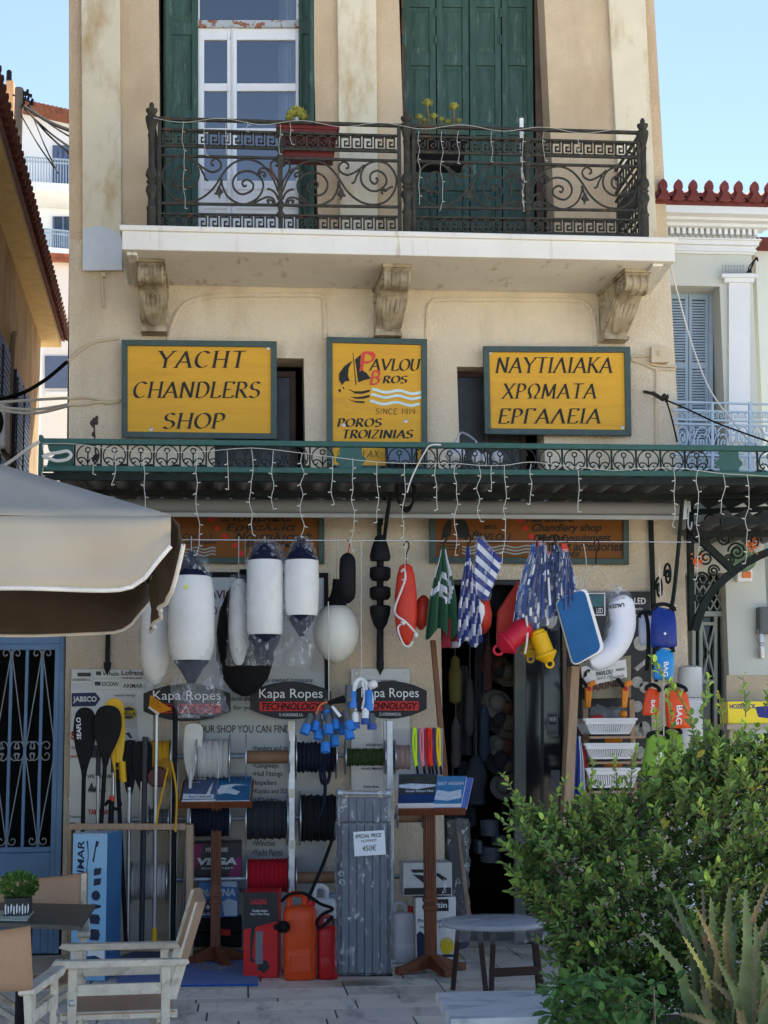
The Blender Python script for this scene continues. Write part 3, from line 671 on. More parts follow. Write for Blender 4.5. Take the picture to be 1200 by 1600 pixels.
# ================================================================== neighbour on the right
YN = 12.35
nb = thing('grey_neighbour_house', 'pale grey neoclassical house with red antefix tiles and blue louvred shutters', 'building', Vector((at(1130, 1400, YN).x, YN, 0)))
NW = mat('pale_grey_render', c3(192, 195, 188), .85, var=.05, vs=2, bump=.15, bs=60)
NP = mat('bluish_white_pilaster', c3(216, 219, 222), .8, var=.03)
xl, xr = at(1030, 600, YN).x - .25, at(1183, 600, YN).x
zc = at(1100, 350, YN).z; zo1 = at(1100, 447, YN).z; xo = at(1129, 560, YN).x; zo0 = 3.35
m = MB(); m.box(xl, YN, zo1, xr, YN + .35, zc); m.box(xo, YN + .0005, zo0, xr, YN + .3505, zo1 - .0005); m.box(xl, YN + .35, 0, xr, 20, zc - .001)
xd0, xd1 = at(1080, 1000, YN).x, at(1137, 1000, YN).x; m.box(xd1, YN - .0005, 0, xr, YN + .3495, zo0 - .001); m.box(xl, YN - .001, 2.92, xd1 - .001, YN + .3485, zo0 - .001)
m.build('wall', NW, nb)
m = MB(); # cornice: stacked mouldings
def mould(z0, z1, off): m.box(xl - .01, YN - off, z0, xr + off * .6, YN + .001, z1)
Z = lambda y: at(1110, y, YN - .1).z
for y0, y1, off in ((392, 389, .03), (389, 386, .05), (386, 380, .04), (380, 373, .075), (373.5, 371.5, .1)): mould(Z(y0), Z(y1), off)
mould(Z(371), Z(357), .05)
mould(Z(357), Z(352), .16); mould(Z(352), Z(348), .24); mould(Z(348), Z(337), .34)
for i in range(22):
    x = xl + .05 + i * .052 * 1.0
    if x < xr: m.box(x, YN - .11, Z(366), x + .028, YN - .05, Z(357.2))
m.build('cornice', mat('white_cornice', c3(216, 220, 222), .8, var=.04, vs=8), nb)
m = MB()
for i in range(46): x = xl + .03 + i * .025; m.tube([(x, YN - .055, Z(375)), (x + .012 * (-1) ** i, YN - .075, Z(366.5))], .004, 4)
m.build('bird_spikes', mat('yellowed_plastic', c3(190, 182, 150), .6), nb)
RT = mat('brick_red_glazed_tile', c3(112, 58, 54), .75, var=.2, spec=.15, vs=10, bump=.15)
m = MB(); z0 = Z(337); ye = YN - .38
n = 120; top = []; bot = []
for i in range(n + 1):
    x = xl + (xr + .25 - xl) * i / n; wv = .045 * abs(math.sin((x - xl) * math.pi / .122)); top.append((x, ye, z0 + .055 + wv)); bot.append((x, ye, z0 + .02 + wv))
m.loft([bot, top, [(a, YN + 1.5, c + .35) for a, b_, c in top]], False, False)
m.box(xl, ye + .02, z0 + .002, xr + .2, YN, z0 + .03)
m.build('roof', RT, nb, recalc=False)
for px in (1037, 1061, 1084, 1109, 1133, 1155, 1180, 1203):
    o = at(px, 331, ye - .005); k = mpp(px, 331, ye)
    pf = [(-11, 0), (-7, 5), (-4.5, 10), (-4, 13), (-6.2, 17), (-6.8, 22), (-5.8, 27), (-3.2, 30.5), (-1, 31.5), (0, 33.5), (1, 31.5), (3.2, 30.5), (5.8, 27), (6.8, 22), (6.2, 17), (4, 13), (4.5, 10), (7, 5), (11, 0), (0, -3)]
    MB().prism([(o.x + a * k, ye - .03, z0 + .03 + b * k) for a, b in pf], (0, .05, 0)).build('antefix', RT, nb, bevel=.006); MB().tube([(o.x, ye + .01, z0 + .075), (o.x, YN + 1.4, z0 + .43)], .058, 9).build('cover_tile', RT, nb, smooth=True)
LB = mat('light_blue_shutter', c3(152, 172, 190), .6, var=.06)
def louvre(x0, x1, y0, y1, Y):
    m = MB(); w_ = 5
    m.rect(x0, y0, x0 + w_, y1, Y, .04); m.rect(x1 - w_, y0, x1, y1, Y, .04)
    for a, b in ((y0, y0 + 9), (566, 576), (y1 - 12, y1)): m.rect(x0 + w_, a, x1 - w_, b, Y + .002, .036)
    y = y0 + 12
    while y < y1 - 14:
        if not 563 < y < 577: m.slab([(x0 + w_, y), (x1 - w_, y), (x1 - w_, y + 2.6), (x0 + w_, y + 2.6)], Y + .006, .03)
        y += 4.3
    m.rect(x0 + w_, y0, x1 - w_, y1, Y + .045, .005)
    m.build('shutter', LB, nb)
louvre(1045, 1075.5, 458, 700, YN + .24); louvre(1076.5, 1107, 459, 700, YN + .24)
m = MB(); m.rect(1040, 450, 1114, 457.5, YN + .22, .1); m.rect(1107.5, 457.8, 1114, 705, YN + .22, .1); m.build('shutter_frame', LB, nb)
m = MB(); m.rect(1139, 441, 1172, 690, YN - .03, .029); m.build('pilaster', NP, nb)
m = MB(); m.rect(1132, 433, 1179, 440.8, YN - .055, .054); m.rect(1128, 427, 1184, 432.8, YN - .08, .079); m.build('pilaster_capital', NP, nb, bevel=.004)
m = MB()
for i in range(16): x = 1130 + i * 2.3; m.tube([at(x, 427, YN - .06), at(x + (2.5 if i % 2 else -1), 414, YN - .06)], .003, 4)
m.build('bird_spikes', STEEL, nb)
m = MB()
for i in range(5): m.tube(catmull([at(1166 + i * 2, 426, YN - .07), at(1172 + random.uniform(-3, 3), 418, YN - .1), at(1178 + i, 408 - i * 1.5, YN - .12), at(1184, 404 + i, YN - .14)], 4), .006, 5)
m.build('cable_tangle', BLACK, nb)
# neighbour's balcony railing
NR = mat('pale_blue_iron', c3(160, 180, 196), .5, var=.08)
m = MB(); YQ = 11.75
for y in (630, 643, 657, 664, 712, 734): m.bar(at(1050, y - 2, YQ), at(1290, y + 4, YQ), .02, .014)
for x in (1113, 1172, 1230): m.bar(at(x, 628, YQ), at(x, 750, YQ), .022, .022, (0, 1, 0))
m.build('balcony_railing', NR, nb)
m = MB(); wd = 11.0
for i in range(14):
    x0 = 1056 + i * wd
    for ya, yb in ((645, 655), (716, 731)):
        P = [at(x0 + (p * .95) * wd, lerp(yb, ya, q), YQ) for p, q in KEY]
        for a, b in zip(P, P[1:]): m.bar(a, b, .008, .0075)
m.build('greek_key_band', NR, nb)
for xa, xb in ((1056, 1112), (1171, 1114), (1174, 1229)):
    m = MB()
    for st in MOT: m.tube([at(lerp(xa, xb, (p[0] - 150) / 838), lerp(666, 711, (p[1] - 435) / 333), YQ) for p in catmull([(a, b, 0) for a, b in st], 3)], .007, 5)
    m.build('scrollwork', NR, nb)
m = MB(); a = at(1050, 742, YQ - .05); b = at(1290, 742, YQ - .05); m.box(a.x, YQ - .05, a.z - .1, b.x, YN - .002, a.z); m.build('balcony', NP, nb)
# neighbour's street door
GD = mat('grey_green_door_paint', c3(150, 158, 152), .6, var=.06)
m = MB(); YV = YN + .12
for x0, x1 in ((1082, 1087), (1131, 1137)): m.rect(x0, 866, x1, 1480, YV, .08)
m.rect(1087, 955, 1131, 963, YV, .08); m.rect(1087, 866, 1131, 872, YV, .08)
for x0, x1 in ((1093, 1098), (1116, 1121)): m.rect(x0, 963.5, x1, 1480, YV + .02, .05)
m.rect(1098, 972, 1116, 977, YV + .02, .05); m.rect(1098, 1062, 1116, 1068, YV + .02, .05)
for a, b in (((1098, 977), (1116, 1062)), ((1116, 977), (1098, 1062))): m.bar(at(*a, YV + .03), at(*b, YV + .03), .012, .012, (0, 1, 0))
dd = m.build('street_door', GD, nb)
m = MB()
for i in range(-6, 6):
    for sgn in (1, -1):
        p = [(1087 + i * 11 + (0 if sgn > 0 else 45), 872), (1087 + i * 11 + (45 if sgn > 0 else 0), 955)]
        (xa, ya), (xb, yb) = p; pts = []
        for t in [k / 20 for k in range(21)]:
            x = lerp(xa, xb, t)
            if 1087 <= x <= 1131: pts.append(at(x, lerp(ya, yb, t), YV + .02))
        if len(pts) > 2: m.tube([pts[0], pts[-1]], .007, 5)
m.build('lattice', GD, dd)
MB().quadpx([(1087, 872), (1131, 872), (1131, 1480), (1087, 1480)], YV + .075).build('pane', mat('dark_door_glass', (.02, .022, .02), .15), dd)
alarm = thing('alarm_box', 'white alarm siren box with amber lens on the grey right wall', 'alarm', at(1165, 908, YN))
MB().rect(1152, 882, 1176, 909, YN - .06, .058).build('housing', WHITE, alarm, bevel=.01)
MB().rect(1160, 893, 1174, 903, YN - .07, .012).build('lens', mat('amber_lens', c3(226, 120, 30), .2), alarm, bevel=.004)
eb = thing('meter_box', 'dark grey metal meter box on the pale grey wall', 'meter box', at(1195, 990, YN)); MB().rect(1187, 948, 1232, 990, YN - .1, .098).build('casing', mat('grey_sheet_metal', c3(96, 98, 100), .5, .3), eb, bevel=.006)
m = MB(); m.rect(1190, 952, 1229, 986, YN - .106, .006); m.build('hatch', MATS['grey_sheet_metal'], eb)
tag(MB().lathe([(.028, 0), (.03, .005), (.03, .1), (.02, .11), (.02, .12), (.03, .13), (.03, .235), (.028, .24)], 16, at(1190, 1029, YN - .06)).build('wall_lamp', STEEL, smooth=True), 'small steel cylinder wall lamp below the grey meter box', 'lamp')
sg = thing('round_shop_sign', 'round green sign seen through the right awning bracket', 'sign', at(1152, 875, 12.0))
MB().lathe([(.11, 0), (.115, .01), (.11, .02)], 24, at(1160, 872, 12.0), (0, -1, 0)).build('disc', mat('sage_green_paint', c3(104, 132, 108), .6), sg); MB().tube([at(1160, 872, 11.985) + Vector((.085 * math.cos(t * .3), 0, .085 * math.sin(t * .3))) for t in range(21)], .006, 6, closed=True).build('ring', mat('pale_sage_paint', c3(190, 205, 185), .6), sg)
m = MB(); FO = mat('orange_flower', c3(232, 110, 50), .7, var=.2)
for cx, cy in ((1176, 852), (1090, 876)):
    for i in range(40): p = at(cx + random.gauss(0, 5), cy + random.gauss(0, 5), 11.6 + random.uniform(-.05, .05)); a = random.random() * 6; m.face([p, p + Vector((.02 * math.cos(a), -.006, .02 * math.sin(a))), p + Vector((.02 * math.cos(a + .9), .006, .02 * math.sin(a + .9)))])
tag(m.build('flower_garland', FO, recalc=False), 'orange artificial flowers hanging under the right end of the awning', 'flowers')
# pale house beyond
nb2 = thing('pale_corner_house', 'pale plain house beyond the grey neoclassical one', 'building', Vector((at(1220, 1400, 13.2).x, 13.2, 0)))
a = at(1180, 392, 13.2); m = MB(); m.box(a.x + .0, 13.2, 0, a.x + 4, 20, a.z); m.build('wall', mat('cream_white_render', c3(216, 222, 214), .9, var=.03), nb2)
m = MB(); m.box(a.x - .05, 13.1, a.z, a.x + 4.1, 20, a.z + .1); m.build('roof', RT, nb2)
m = MB(); m.box(a.x + .5, 13.18, .01, a.x + 1.3, 13.199, 2.2); m.build('door', GD, nb2)

# ================================================================== awning canopy
aw = thing('awning', 'green ironwork canopy with scrolled fascia and corrugated roof over the shopfront', 'awning', Vector((1.2, 11.2, at(600, 740, 10.4).z)))
YA = 10.4
zt_, zb_ = at(600, 690, YA).z, at(600, 740, YA).z
xa_, xb_ = at(60, 706, YA).x, at(1330, 715, YA).x
ppx = mpp(600, 715, YA); bh = 8.5 * ppx
m = MB(); m.box(xa_, YA, zt_ - bh, xb_, YA + .05, zt_); m.box(xa_, YA, zb_, xb_, YA + .05, zb_ + bh)
def XA(x): return at(x, 715, YA).x
for x0, x1 in ((60, 66), (531, 566), (1126, 1156)):
    if x1 - x0 > 8:
        a, b = XA(x0), XA(x1); h = zt_ - zb_ - 2 * bh; o = zb_ + bh; f = .025
        m.prism([(a, YA + .02, o), (b, YA + .02, o), (b, YA + .02, o + h * .2), (b + f, YA + .02, o + h * .35), (b + f, YA + .02, o + h * .5), (b, YA + .02, o + h * .65), (b, YA + .02, o + h), (a, YA + .02, o + h), (a, YA + .02, o + h * .65), (a - f, YA + .02, o + h * .5), (a - f, YA + .02, o + h * .35), (a, YA + .02, o + h * .2)], (0, .012, 0))
    else: m.box(XA(x0), YA - .01, zb_ - .03, XA(x1), YA + .055, zt_ + .02)
c0 = XA(73); c1 = XA(114); zc_ = (zt_ + zb_) / 2; h = (zt_ - zb_) / 2 - bh
m.prism([(c0, YA + .02, zc_ - h), (c1, YA + .02, zc_ - h), (c1, YA + .02, zc_ + h), (c0, YA + .02, zc_ + h), (c0 + .01, YA + .02, zc_ + h * .4), (c0 + .05, YA + .02, zc_), (c0 + .01, YA + .02, zc_ - h * .4)], (0, .01, 0))
fas = m.build('fascia', GREENMETAL, aw, bevel=.004)
m = MB(); cx = [116 + 41.6 * i * (1 - .0018 * i) for i in range(60)]
cx = [x for x in cx if x < 1320]
for a, b in zip(cx, cx[1:]):
    if any(a < q < b for q in (531, 566, 1126, 1156)) or 531 < a < 566 or 1126 < a < 1156: continue
    xa2, xb2 = XA(a), XA(b); xc = (xa2 + xb2) / 2; r = min((xb2 - xa2) / 2 - .008, h)
    m.bar((xa2, YA + .02, zb_ + bh), (xa2, YA + .02, zt_ - bh), .012, .012, (0, 1, 0))
    m.tube([(xc + r * math.cos(t * math.pi / 12), YA + .02, zc_ + h * math.sin(t * math.pi / 12)) for t in range(24)], .005, 5, closed=True)
    m.tube([(xc, YA + .02, zb_ + bh), (xc, YA + .02, zc_ + h * .28)], .005, 5)
    m.tube([(xc + .017 * math.cos(t * math.pi / 5), YA + .02, zc_ + h * .28 + .017 + .017 * math.sin(t * math.pi / 5)) for t in range(10)], .005, 5, closed=True)
    for sgn in (-1, 1):
        m.tube(catmull([(xc, YA + .02, zc_ - h * .72), (xc + sgn * .02, YA + .02, zc_ - h * .3), (xc + sgn * .052, YA + .02, zc_ - h * .22), (xc + sgn * .066, YA + .02, zc_ - h * .5), (xc + sgn * .045, YA + .02, zc_ - h * .66), (xc + sgn * .034, YA + .02, zc_ - h * .48)], 4), .005, 5)
m.build('fascia_scrolls', DARKIRON, fas, smooth=True)
CORR = mat('grey_corrugated_sheet', c3(104, 106, 110), .55, .2, var=.2, vs=3)
m = MB(); zs = zb_ + .035; nx = 330; rows = []
for Y, dz in ((YA + .06, 0), (11.97, .0)):
    rows.append([(lerp(xa_ + .05, xb_, i / nx), Y, zs + dz + .03 * math.sin(lerp(xa_, xb_, i / nx) * 2 * math.pi / .18)) for i in range(nx + 1)])
m.loft(rows, False, False); m.build('corrugated_sheet', CORR, aw, smooth=True, recalc=False)
for Y, zz, hh in ((YA + .055, zb_ - .05, .045), (11.2, zb_ - .035, .035)):
    MB().box(xa_ + .02, Y, zz, xb_, Y + .05, zz + hh).build('cross_beam', DARKIRON, aw)
xe = Fz(1043, 3.3).x + .15
YS2 = 11.7
m = MB(); m.slab([(1075, 790), (1084, 790), (1086, 984), (1078, 986)], YS2, .06)
cc = catmull([at(x, y, YS2) for x, y in ((1086, 985), (1094, 958), (1112, 925), (1140, 898), (1172, 876), (1205, 861), (1250, 850), (1330, 845))], 6)
for a, b in zip(cc, cc[1:]): m.bar(a, b + (b - a) * .08, .06, .042, (0, 1, 0))
m.bar(at(1078, 828, YS2), at(1148, 894, YS2), .055, .045, (0, 1, 0)); m.bar(at(1080, 800, YS2), at(1330, 790, YS2), .05, .04)
m.bar(at(1100, 845, YS2), at(1210, 790, YS2), .02, .02); m.bar(at(1125, 800, YS2), at(1165, 828, YS2), .02, .02)
m.build('spandrel_bracket', DARKIRON, aw)
m = MB()
for x, y, rr, sg in ((1103, 872, 14, 1), (1098, 905, 12, -1), (1115, 892, 10, 1), (1152, 862, 15, -1), (1178, 846, 13, 1), (1132, 842, 13, 1), (1160, 822, 12, -1), (1110, 815, 12, 1), (1195, 820, 13, -1), (1093, 935, 9, 1), (1100, 850, 9, 1), (1140, 875, 9, -1)):
    o = at(x, y, YS2 + .01); k = mpp(x, y, YS2)
    m.tube([o + Vector((sg * rr * k * (1 - i / 34) * math.cos(i * .42), 0, rr * k * (1 - i / 34) * math.sin(i * .42))) for i in range(30)], .009, 5)
m.build('spandrel_scrolls', DARKIRON, aw, smooth=True)
rows = []; xa3, xb3 = at(1082, 830, 11.5).x, xb_; z3 = at(1140, 846, YN).z
for Y in (10.75, YN - .01): rows.append([(lerp(xa3, xb3, i / 90), Y, z3 + .025 * math.sin(lerp(xa3, xb3, i / 90) * 2 * math.pi / .15)) for i in range(91)])
m = MB(); m.loft(rows, False, False); m.build('lower_sheet', CORR, aw, smooth=True, recalc=False)
for Y in (10.78, 11.5): MB().box(xa3, Y, z3 - .07, xb3, Y + .04, z3 - .028).build('cross_beam', DARKIRON, aw)
for px in (168, 594, 1024):
    m = MB(); p = at(px, 1035, 11.96); t_ = at(px, 790, 11.96)
    m.bar(p, (p.x, 11.96, t_.z + .2), .035, .03, (0, 1, 0)); m.prism([(p.x - .03, 11.945, p.z), (p.x + .03, 11.945, p.z), (p.x + .024, 11.945, p.z - .05), (p.x, 11.945, p.z - .1), (p.x - .024, 11.945, p.z - .05)], (0, .02, 0))
    zl_ = p.z + (.2 if px < 1000 else -.35) + .5
    m.tube(catmull([(p.x, 11.95, zl_ - .3), (p.x, 11.75, zl_ + .05), (p.x, 11.4, zl_ + .3), (p.x, 11.05, zb_ - .05)], 6), .016, 6)
    for cy, cz, rr in ((11.78, zl_ + .42, .1), (11.52, zl_ + .5, .1), (11.8, zl_ + .15, .07)):
        m.tube([(p.x, cy + rr * (1 - i / 30) * math.cos(i * .42), cz + rr * (1 - i / 30) * math.sin(i * .42)) for i in range(26)], .01, 5)
    m.build('bracket', DARKIRON, aw)
# rolled sun blind
rb = thing('roller_blind', 'rolled grey sun blind in its long cassette under the awning', 'blind', at(620, 800, 11.4))
ROLLG = mat('grey_blind_fabric', c3(126, 126, 126), .7, var=.1, vs=3, stretch=(.3, 1, 4))
a, b = at(176, 790, 11.4), at(1066, 797, 11.4); a.z = b.z = at(620, 794, 11.4).z
MB().tube([a, b], .062, 18).build('fabric_roll', ROLLG, rb, smooth=True)
m = MB(); m.box(a.x, 11.335, a.z - .085, b.x, 11.36, a.z - .05); m.build('front_rail', mat('pale_aluminium', c3(150, 150, 148), .45, .4), rb, bevel=.004)
for q in (a, b): MB().box(q.x - .02, 11.33, q.z - .08, q.x + .02, 11.48, q.z + .08).build('end_bracket', STEEL, rb, bevel=.006)
m = MB(); q = at(1066, 795, 11.35); m.box(q.x + .022, 11.36, q.z - .02, q.x + .07, 11.42, q.z + .06); m.tube(catmull([q + Vector((.05, 0, 0)), q + Vector((.04, 0, -.12)), q + Vector((.06, 0, -.16)), q + Vector((.07, 0, -.1))], 4), .008, 5); m.build('crank_eye', STEEL, rb)

# ================================================================== painted signs
YEL = mat('mustard_sign_paint', c3(222, 164, 52), .6, var=.06, vs=2.5, stretch=(1, 1, 6), bump=.2, bs=14, dirt=(c3(212, 154, 54), 3, .52, .7, (.6, 1, 5)))
SGREEN = mat('slate_green_frame', c3(66, 84, 80), .5, var=.15, vs=10)
def arc(cx, cy, rx, ry, a0, a1, n=14): return [(cx + rx * math.cos(R(lerp(a0, a1, i / n))), cy + ry * math.sin(R(lerp(a0, a1, i / n)))) for i in range(n + 1)]
L = {}
L['A'] = (.86, [[(0, 0), (.44, 1)], [(.40, 1), (.82, 0)], [(.16, .34), (.68, .34)]], [(0, 0), (.82, 0)])
L['Λ'] = (.86, [[(0, 0), (.44, 1)], [(.40, 1), (.82, 0)]], [(0, 0), (.82, 0)])
L['B'] = (.66, [[(.1, 0), (.1, 1)], [(.1, 1)] + arc(.3, .76, .26, .24, 90, -90) + [(.1, .52)], [(.1, .52)] + arc(.32, .26, .3, .26, 90, -90) + [(.1, 0)]], [])
L['C'] = (.76, [arc(.4, .5, .4, .5, 48, 312, 18)], [])
L['D'] = (.8, [[(.1, 0), (.1, 1)], [(.1, 1)] + arc(.32, .5, .44, .5, 90, -90) + [(.1, 0)]], [])
L['E'] = (.66, [[(.1, 0), (.1, 1)], [(.05, 1), (.62, 1)], [(.62, 1), (.6, .86)], [(.1, .52), (.48, .52)], [(.05, 0), (.64, 0)], [(.64, 0), (.67, .15)]], [])
L['F'] = (.62, [[(.1, 0), (.1, 1)], [(.05, 1), (.6, 1)], [(.1, .52), (.46, .52)]], [(.1, 0)])
L['Γ'] = (.62, [[(.1, 0), (.1, 1)], [(.05, 1), (.6, 1)], [(.6, 1), (.6, .86)]], [(.1, 0)])
L['H'] = (.84, [[(.1, 0), (.1, 1)], [(.74, 0), (.74, 1)], [(.1, .5), (.74, .5)]], [(.1, 0), (.1, 1), (.74, 0), (.74, 1)])
L['I'] = (.3, [[(.14, 0), (.14, 1)]], [(.14, 0), (.14, 1)])
L['K'] = (.78, [[(.1, 0), (.1, 1)], [(.68, 1), (.12, .45)], [(.26, .58), (.74, 0)]], [(.1, 0), (.1, 1), (.68, 1), (.74, 0)])
L['L'] = (.62, [[(.1, 0), (.1, 1)], [(.05, 0), (.6, 0)], [(.6, 0), (.62, .15)]], [(.1, 1)])
L['M'] = (1.0, [[(.08, 0), (.12, 1)], [(.12, 1), (.5, .12)], [(.5, .12), (.86, 1)], [(.86, 1), (.9, 0)]], [(.08, 0), (.9, 0)])
L['N'] = (.86, [[(.1, 0), (.1, 1)], [(.1, 1), (.74, 0)], [(.74, 0), (.74, 1)]], [(.1, 0), (.74, 1)])
L['O'] = (.84, [arc(.42, .5, .42, .5, 90, 450, 24)], [])
L['P'] = (.66, [[(.1, 0), (.1, 1)], [(.05, 1)] + arc(.3, .73, .3, .27, 90, -90) + [(.1, .46)]], [(.1, 0)])
L['R'] = (.74, [[(.1, 0), (.1, 1)], [(.05, 1)] + arc(.3, .75, .3, .25, 90, -90) + [(.1, .5)], [(.3, .5), (.7, 0)]], [(.1, 0), (.7, 0)])
L['S'] = (.62, [arc(.32, .75, .27, .25, 35, 250, 12) + arc(.3, .25, .3, .26, 75, -145, 14)], [])
L['T'] = (.72, [[(.36, 0), (.36, 1)], [(0, 1), (.72, 1)]], [(.36, 0)])
L['U'] = (.8, [[(.1, 1), (.1, .35)] + arc(.4, .32, .3, .32, 180, 360) + [(.7, 1)]], [(.1, 1), (.7, 1)])
L['V'] = (.82, [[(0, 1), (.42, 0)], [(.40, 0), (.8, 1)]], [(0, 1), (.8, 1)])
L['X'] = (.76, [[(.02, 1), (.72, 0)], [(.7, 1), (.02, 0)]], [(.02, 1), (.72, 0), (.7, 1), (.02, 0)])
L['Y'] = (.8, [[(0, 1), (.4, .48)], [(.78, 1), (.4, .48)], [(.4, .48), (.4, 0)]], [(0, 1), (.78, 1), (.4, 0)])
L['Z'] = (.66, [[(.05, 1), (.6, 1)], [(.6, 1), (.04, 0)], [(.04, 0), (.64, 0)]], [])
L['Ω'] = (.86, [[(.05, 0), (.28, 0)] + arc(.42, .58, .38, .42, 235, -55, 18) + [(.56, 0), (.8, 0)]], [])
L['1'] = (.4, [[(.05, .8), (.22, 1), (.22, 0)]], [])
L['9'] = (.6, [arc(.3, .7, .26, .28, 0, 360, 18), [(.56, .7), (.5, .3), (.3, 0)]], [])
L[':'] = (.3, [[(.12, .1), (.12, .22)], [(.12, .6), (.12, .72)]], []); L[' '] = (.4, [], [])
L['.'] = (.3, [[(.1, .02), (.1, .12)]], [])
def nib(m, s, x0, y0, x1, y1, Y, w_=.17, sl=0.0, shear=.2, gap=.16, na=20, minw=.05, serif=True):
    tot = sum(L[c][0] + gap for c in s) - gap; ext = shear
    TL, TR, BL = at(x0, y0, Y), at(x1, y0 + sl * (x1 - x0), Y), at(x0, y1, Y)
    def W(p): x = (p[0] + shear * p[1]) / (tot + ext); return TL + (TR - TL) * x + (BL - TL) * (1 - p[1])
    nv = Vector((math.cos(R(na)) * w_ / 2, math.sin(R(na)) * w_ / 2)); ox = 0.0; mv = minw / 2
    cnt = 0
    def dab(a, b, nv):
        nonlocal cnt
        a, b = Vector(a), Vector(b); d = b - a
        if d.length < 1e-6: return
        d.normalize(); pn = Vector((-d.y, d.x)); k = nv.dot(pn)
        if abs(k) < mv: nv = nv + pn * ((mv - abs(k)) * (1 if k >= 0 else -1))
        cnt += 1; e = Vector((0, -.00002 * (cnt % 40), 0))
        m.face([W(a - nv) + e, W(b - nv) + e, W(b + nv) + e, W(a + nv) + e])
    for ch in s:
        wd, st, sf = L[ch]
        for pl in st:
            P = [(ox + a, .03 + b * .94) for a, b in pl]
            for a, b in zip(P, P[1:]): 
                d = (Vector(b) - Vector(a)) * (.02 if len(P) > 2 else 0); dab(Vector(a) - d, Vector(b) + d, nv)
        if serif:
            for a, b in sf: dab((ox + a - .13, .03 + b * .94), (ox + a + .13, .03 + b * .94), nv * .6)
        ox += wd + gap
    return m
def board(name, label, c, Y, inset=9, mt=None, grp=None):
    s = thing(name, label, 'sign', at((c[3][0] + c[2][0]) / 2, c[3][1], Y), grp)
    mt = mt or YEL
    MB().slab([(c[0][0] + 3, c[0][1] + 3), (c[1][0] - 3, c[1][1] + 3), (c[2][0] - 3, c[2][1] - 3), (c[3][0] + 3, c[3][1] - 3)], Y, .03).build('panel', mt, s)
    i = inset; q = [(c[0][0] + i, c[0][1] + i), (c[1][0] - i, c[1][1] + i), (c[2][0] - i, c[2][1] - i), (c[3][0] + i, c[3][1] - i)]
    m = MB()
    for k in range(4):
        a, b = c[k], c[(k + 1) % 4]; d, e = q[(k + 1) % 4], q[k]
        m.slab([a, b, d, e], Y - .02, .045)
    m.build('frame', SGREEN, s, bevel=.003); return s
def screws(s, pts, Y):
    for x, y in pts: MB().lathe([(.016, 0), (.015, .004), (.006, .006)], 12, at(x, y, Y - .001), (0, -1, 0)).build('screw', STEEL, s)
YSG = 11.9; YT = YSG - .0035
s1 = board('painted_sign', 'yellow hand painted sign reading YACHT CHANDLERS SHOP', [(190, 530.5), (432.5, 533), (432.5, 686), (190, 683)], YSG)
m = MB(); nib(m, 'YACHT', 246, 548, 385, 575, YT, gap=.24); nib(m, 'CHANDLERS', 208, 596, 408, 622, YT, gap=.16); nib(m, 'SHOP', 254, 645, 353, 670, YT, gap=.2)
m.build('lettering', INK, s1, recalc=False); screws(s1, [(419, 544), (236, 671)], YSG)
s2 = board('painted_sign', 'yellow sign with red and black PAVLOU BROS lettering and sailing boat emblem', [(510.5, 526), (667.5, 529.5), (668, 737), (511, 735)], YSG)
m = MB(); nib(m, 'AVLOU', 578, 560, 657, 579, YT, .2, gap=.13, sl=.01); nib(m, 'ROS', 598, 587, 637, 599, YT, .24, gap=.2); nib(m, 'SINCE 1919', 587, 638, 649, 647, YT, .11, .012, .05, na=45, gap=.2, minw=.09, serif=False)
nib(m, 'POROS', 527, 653.5, 597, 667, YT, .24, gap=.22); nib(m, 'TROIZINIAS', 534, 671.5, 646, 685, YT, .24, gap=.14); nib(m, 'FAX:', 566, 704, 598, 714, YT, .14, gap=.3)
nib(m, 'T', 525, 704, 531, 714, YT, .14)
def blot(pts, Y=YT): m.face([at(500 + x / 6, 500 + y / 6, Y) for x, y in pts])
m.flat = True
blot([(305, 380), (230, 430), (180, 500), (178, 560), (205, 612), (235, 575), (278, 572), (262, 520), (270, 450)])
blot([(385, 322), (345, 355), (328, 372), (345, 480), (358, 585), (420, 562), (475, 550), (440, 500), (400, 470), (378, 470), (376, 400)])
blot([(306, 310), (312, 308), (342, 605), (334, 608)])
for q in ([(255, 640), (320, 668), (390, 668), (465, 652), (470, 672), (400, 692), (330, 690)], [(285, 720), (350, 722), (410, 714), (462, 702), (466, 722), (410, 738), (340, 740)], [(258, 738), (320, 758), (418, 762), (418, 780), (330, 774)], [(168, 658), (192, 642), (196, 660), (190, 684)], [(210, 625), (225, 628), (230, 652), (216, 640)]): blot(q)
m.build('lettering', INK, s2, recalc=False)
m = MB(); nib(m, 'P', 561, 550, 587, 580, YT - .001, .2, shear=.12, serif=False, na=40, minw=.12); nib(m, 'B', 577, 579, 596, 601, YT - .001, .17, shear=.2, serif=False, na=40, minw=.12); m.build('red_initials', mat('coral_red_paint', c3(214, 66, 62), .6), s2, recalc=False)
m = MB()
for ya, yb in ((660, 30), (708, 30), (770, 32)):
    P = [(490 - (ya - 660) * .2 + i * (950 - 480) / 24, ya - 12 * math.cos(i / 24 * 5.2 * math.pi * .72) + i * 1.0) for i in range(25)]
    for (a, b), (c, d) in zip(P, P[1:]): m.face([at(500 + a / 6, 500 + (b - 13) / 6, YT), at(500 + c / 6, 500 + (d - 13) / 6, YT), at(500 + c / 6, 500 + (d + 13) / 6, YT), at(500 + a / 6, 500 + (b + 13) / 6, YT)])
m.build('wave_emblem', mat('pale_blue_paint', c3(206, 226, 224), .6), s2, recalc=False); screws(s2, [(634, 658), (537, 664)], YSG)
s3 = board('painted_sign', 'yellow hand painted Greek sign reading ΝΑΥΤΙΛΙΑΚΑ ΧΡΩΜΑΤΑ ΕΡΓΑΛΕΙΑ', [(755.5, 540.5), (985, 541.5), (987, 680.5), (758, 678)], YSG)
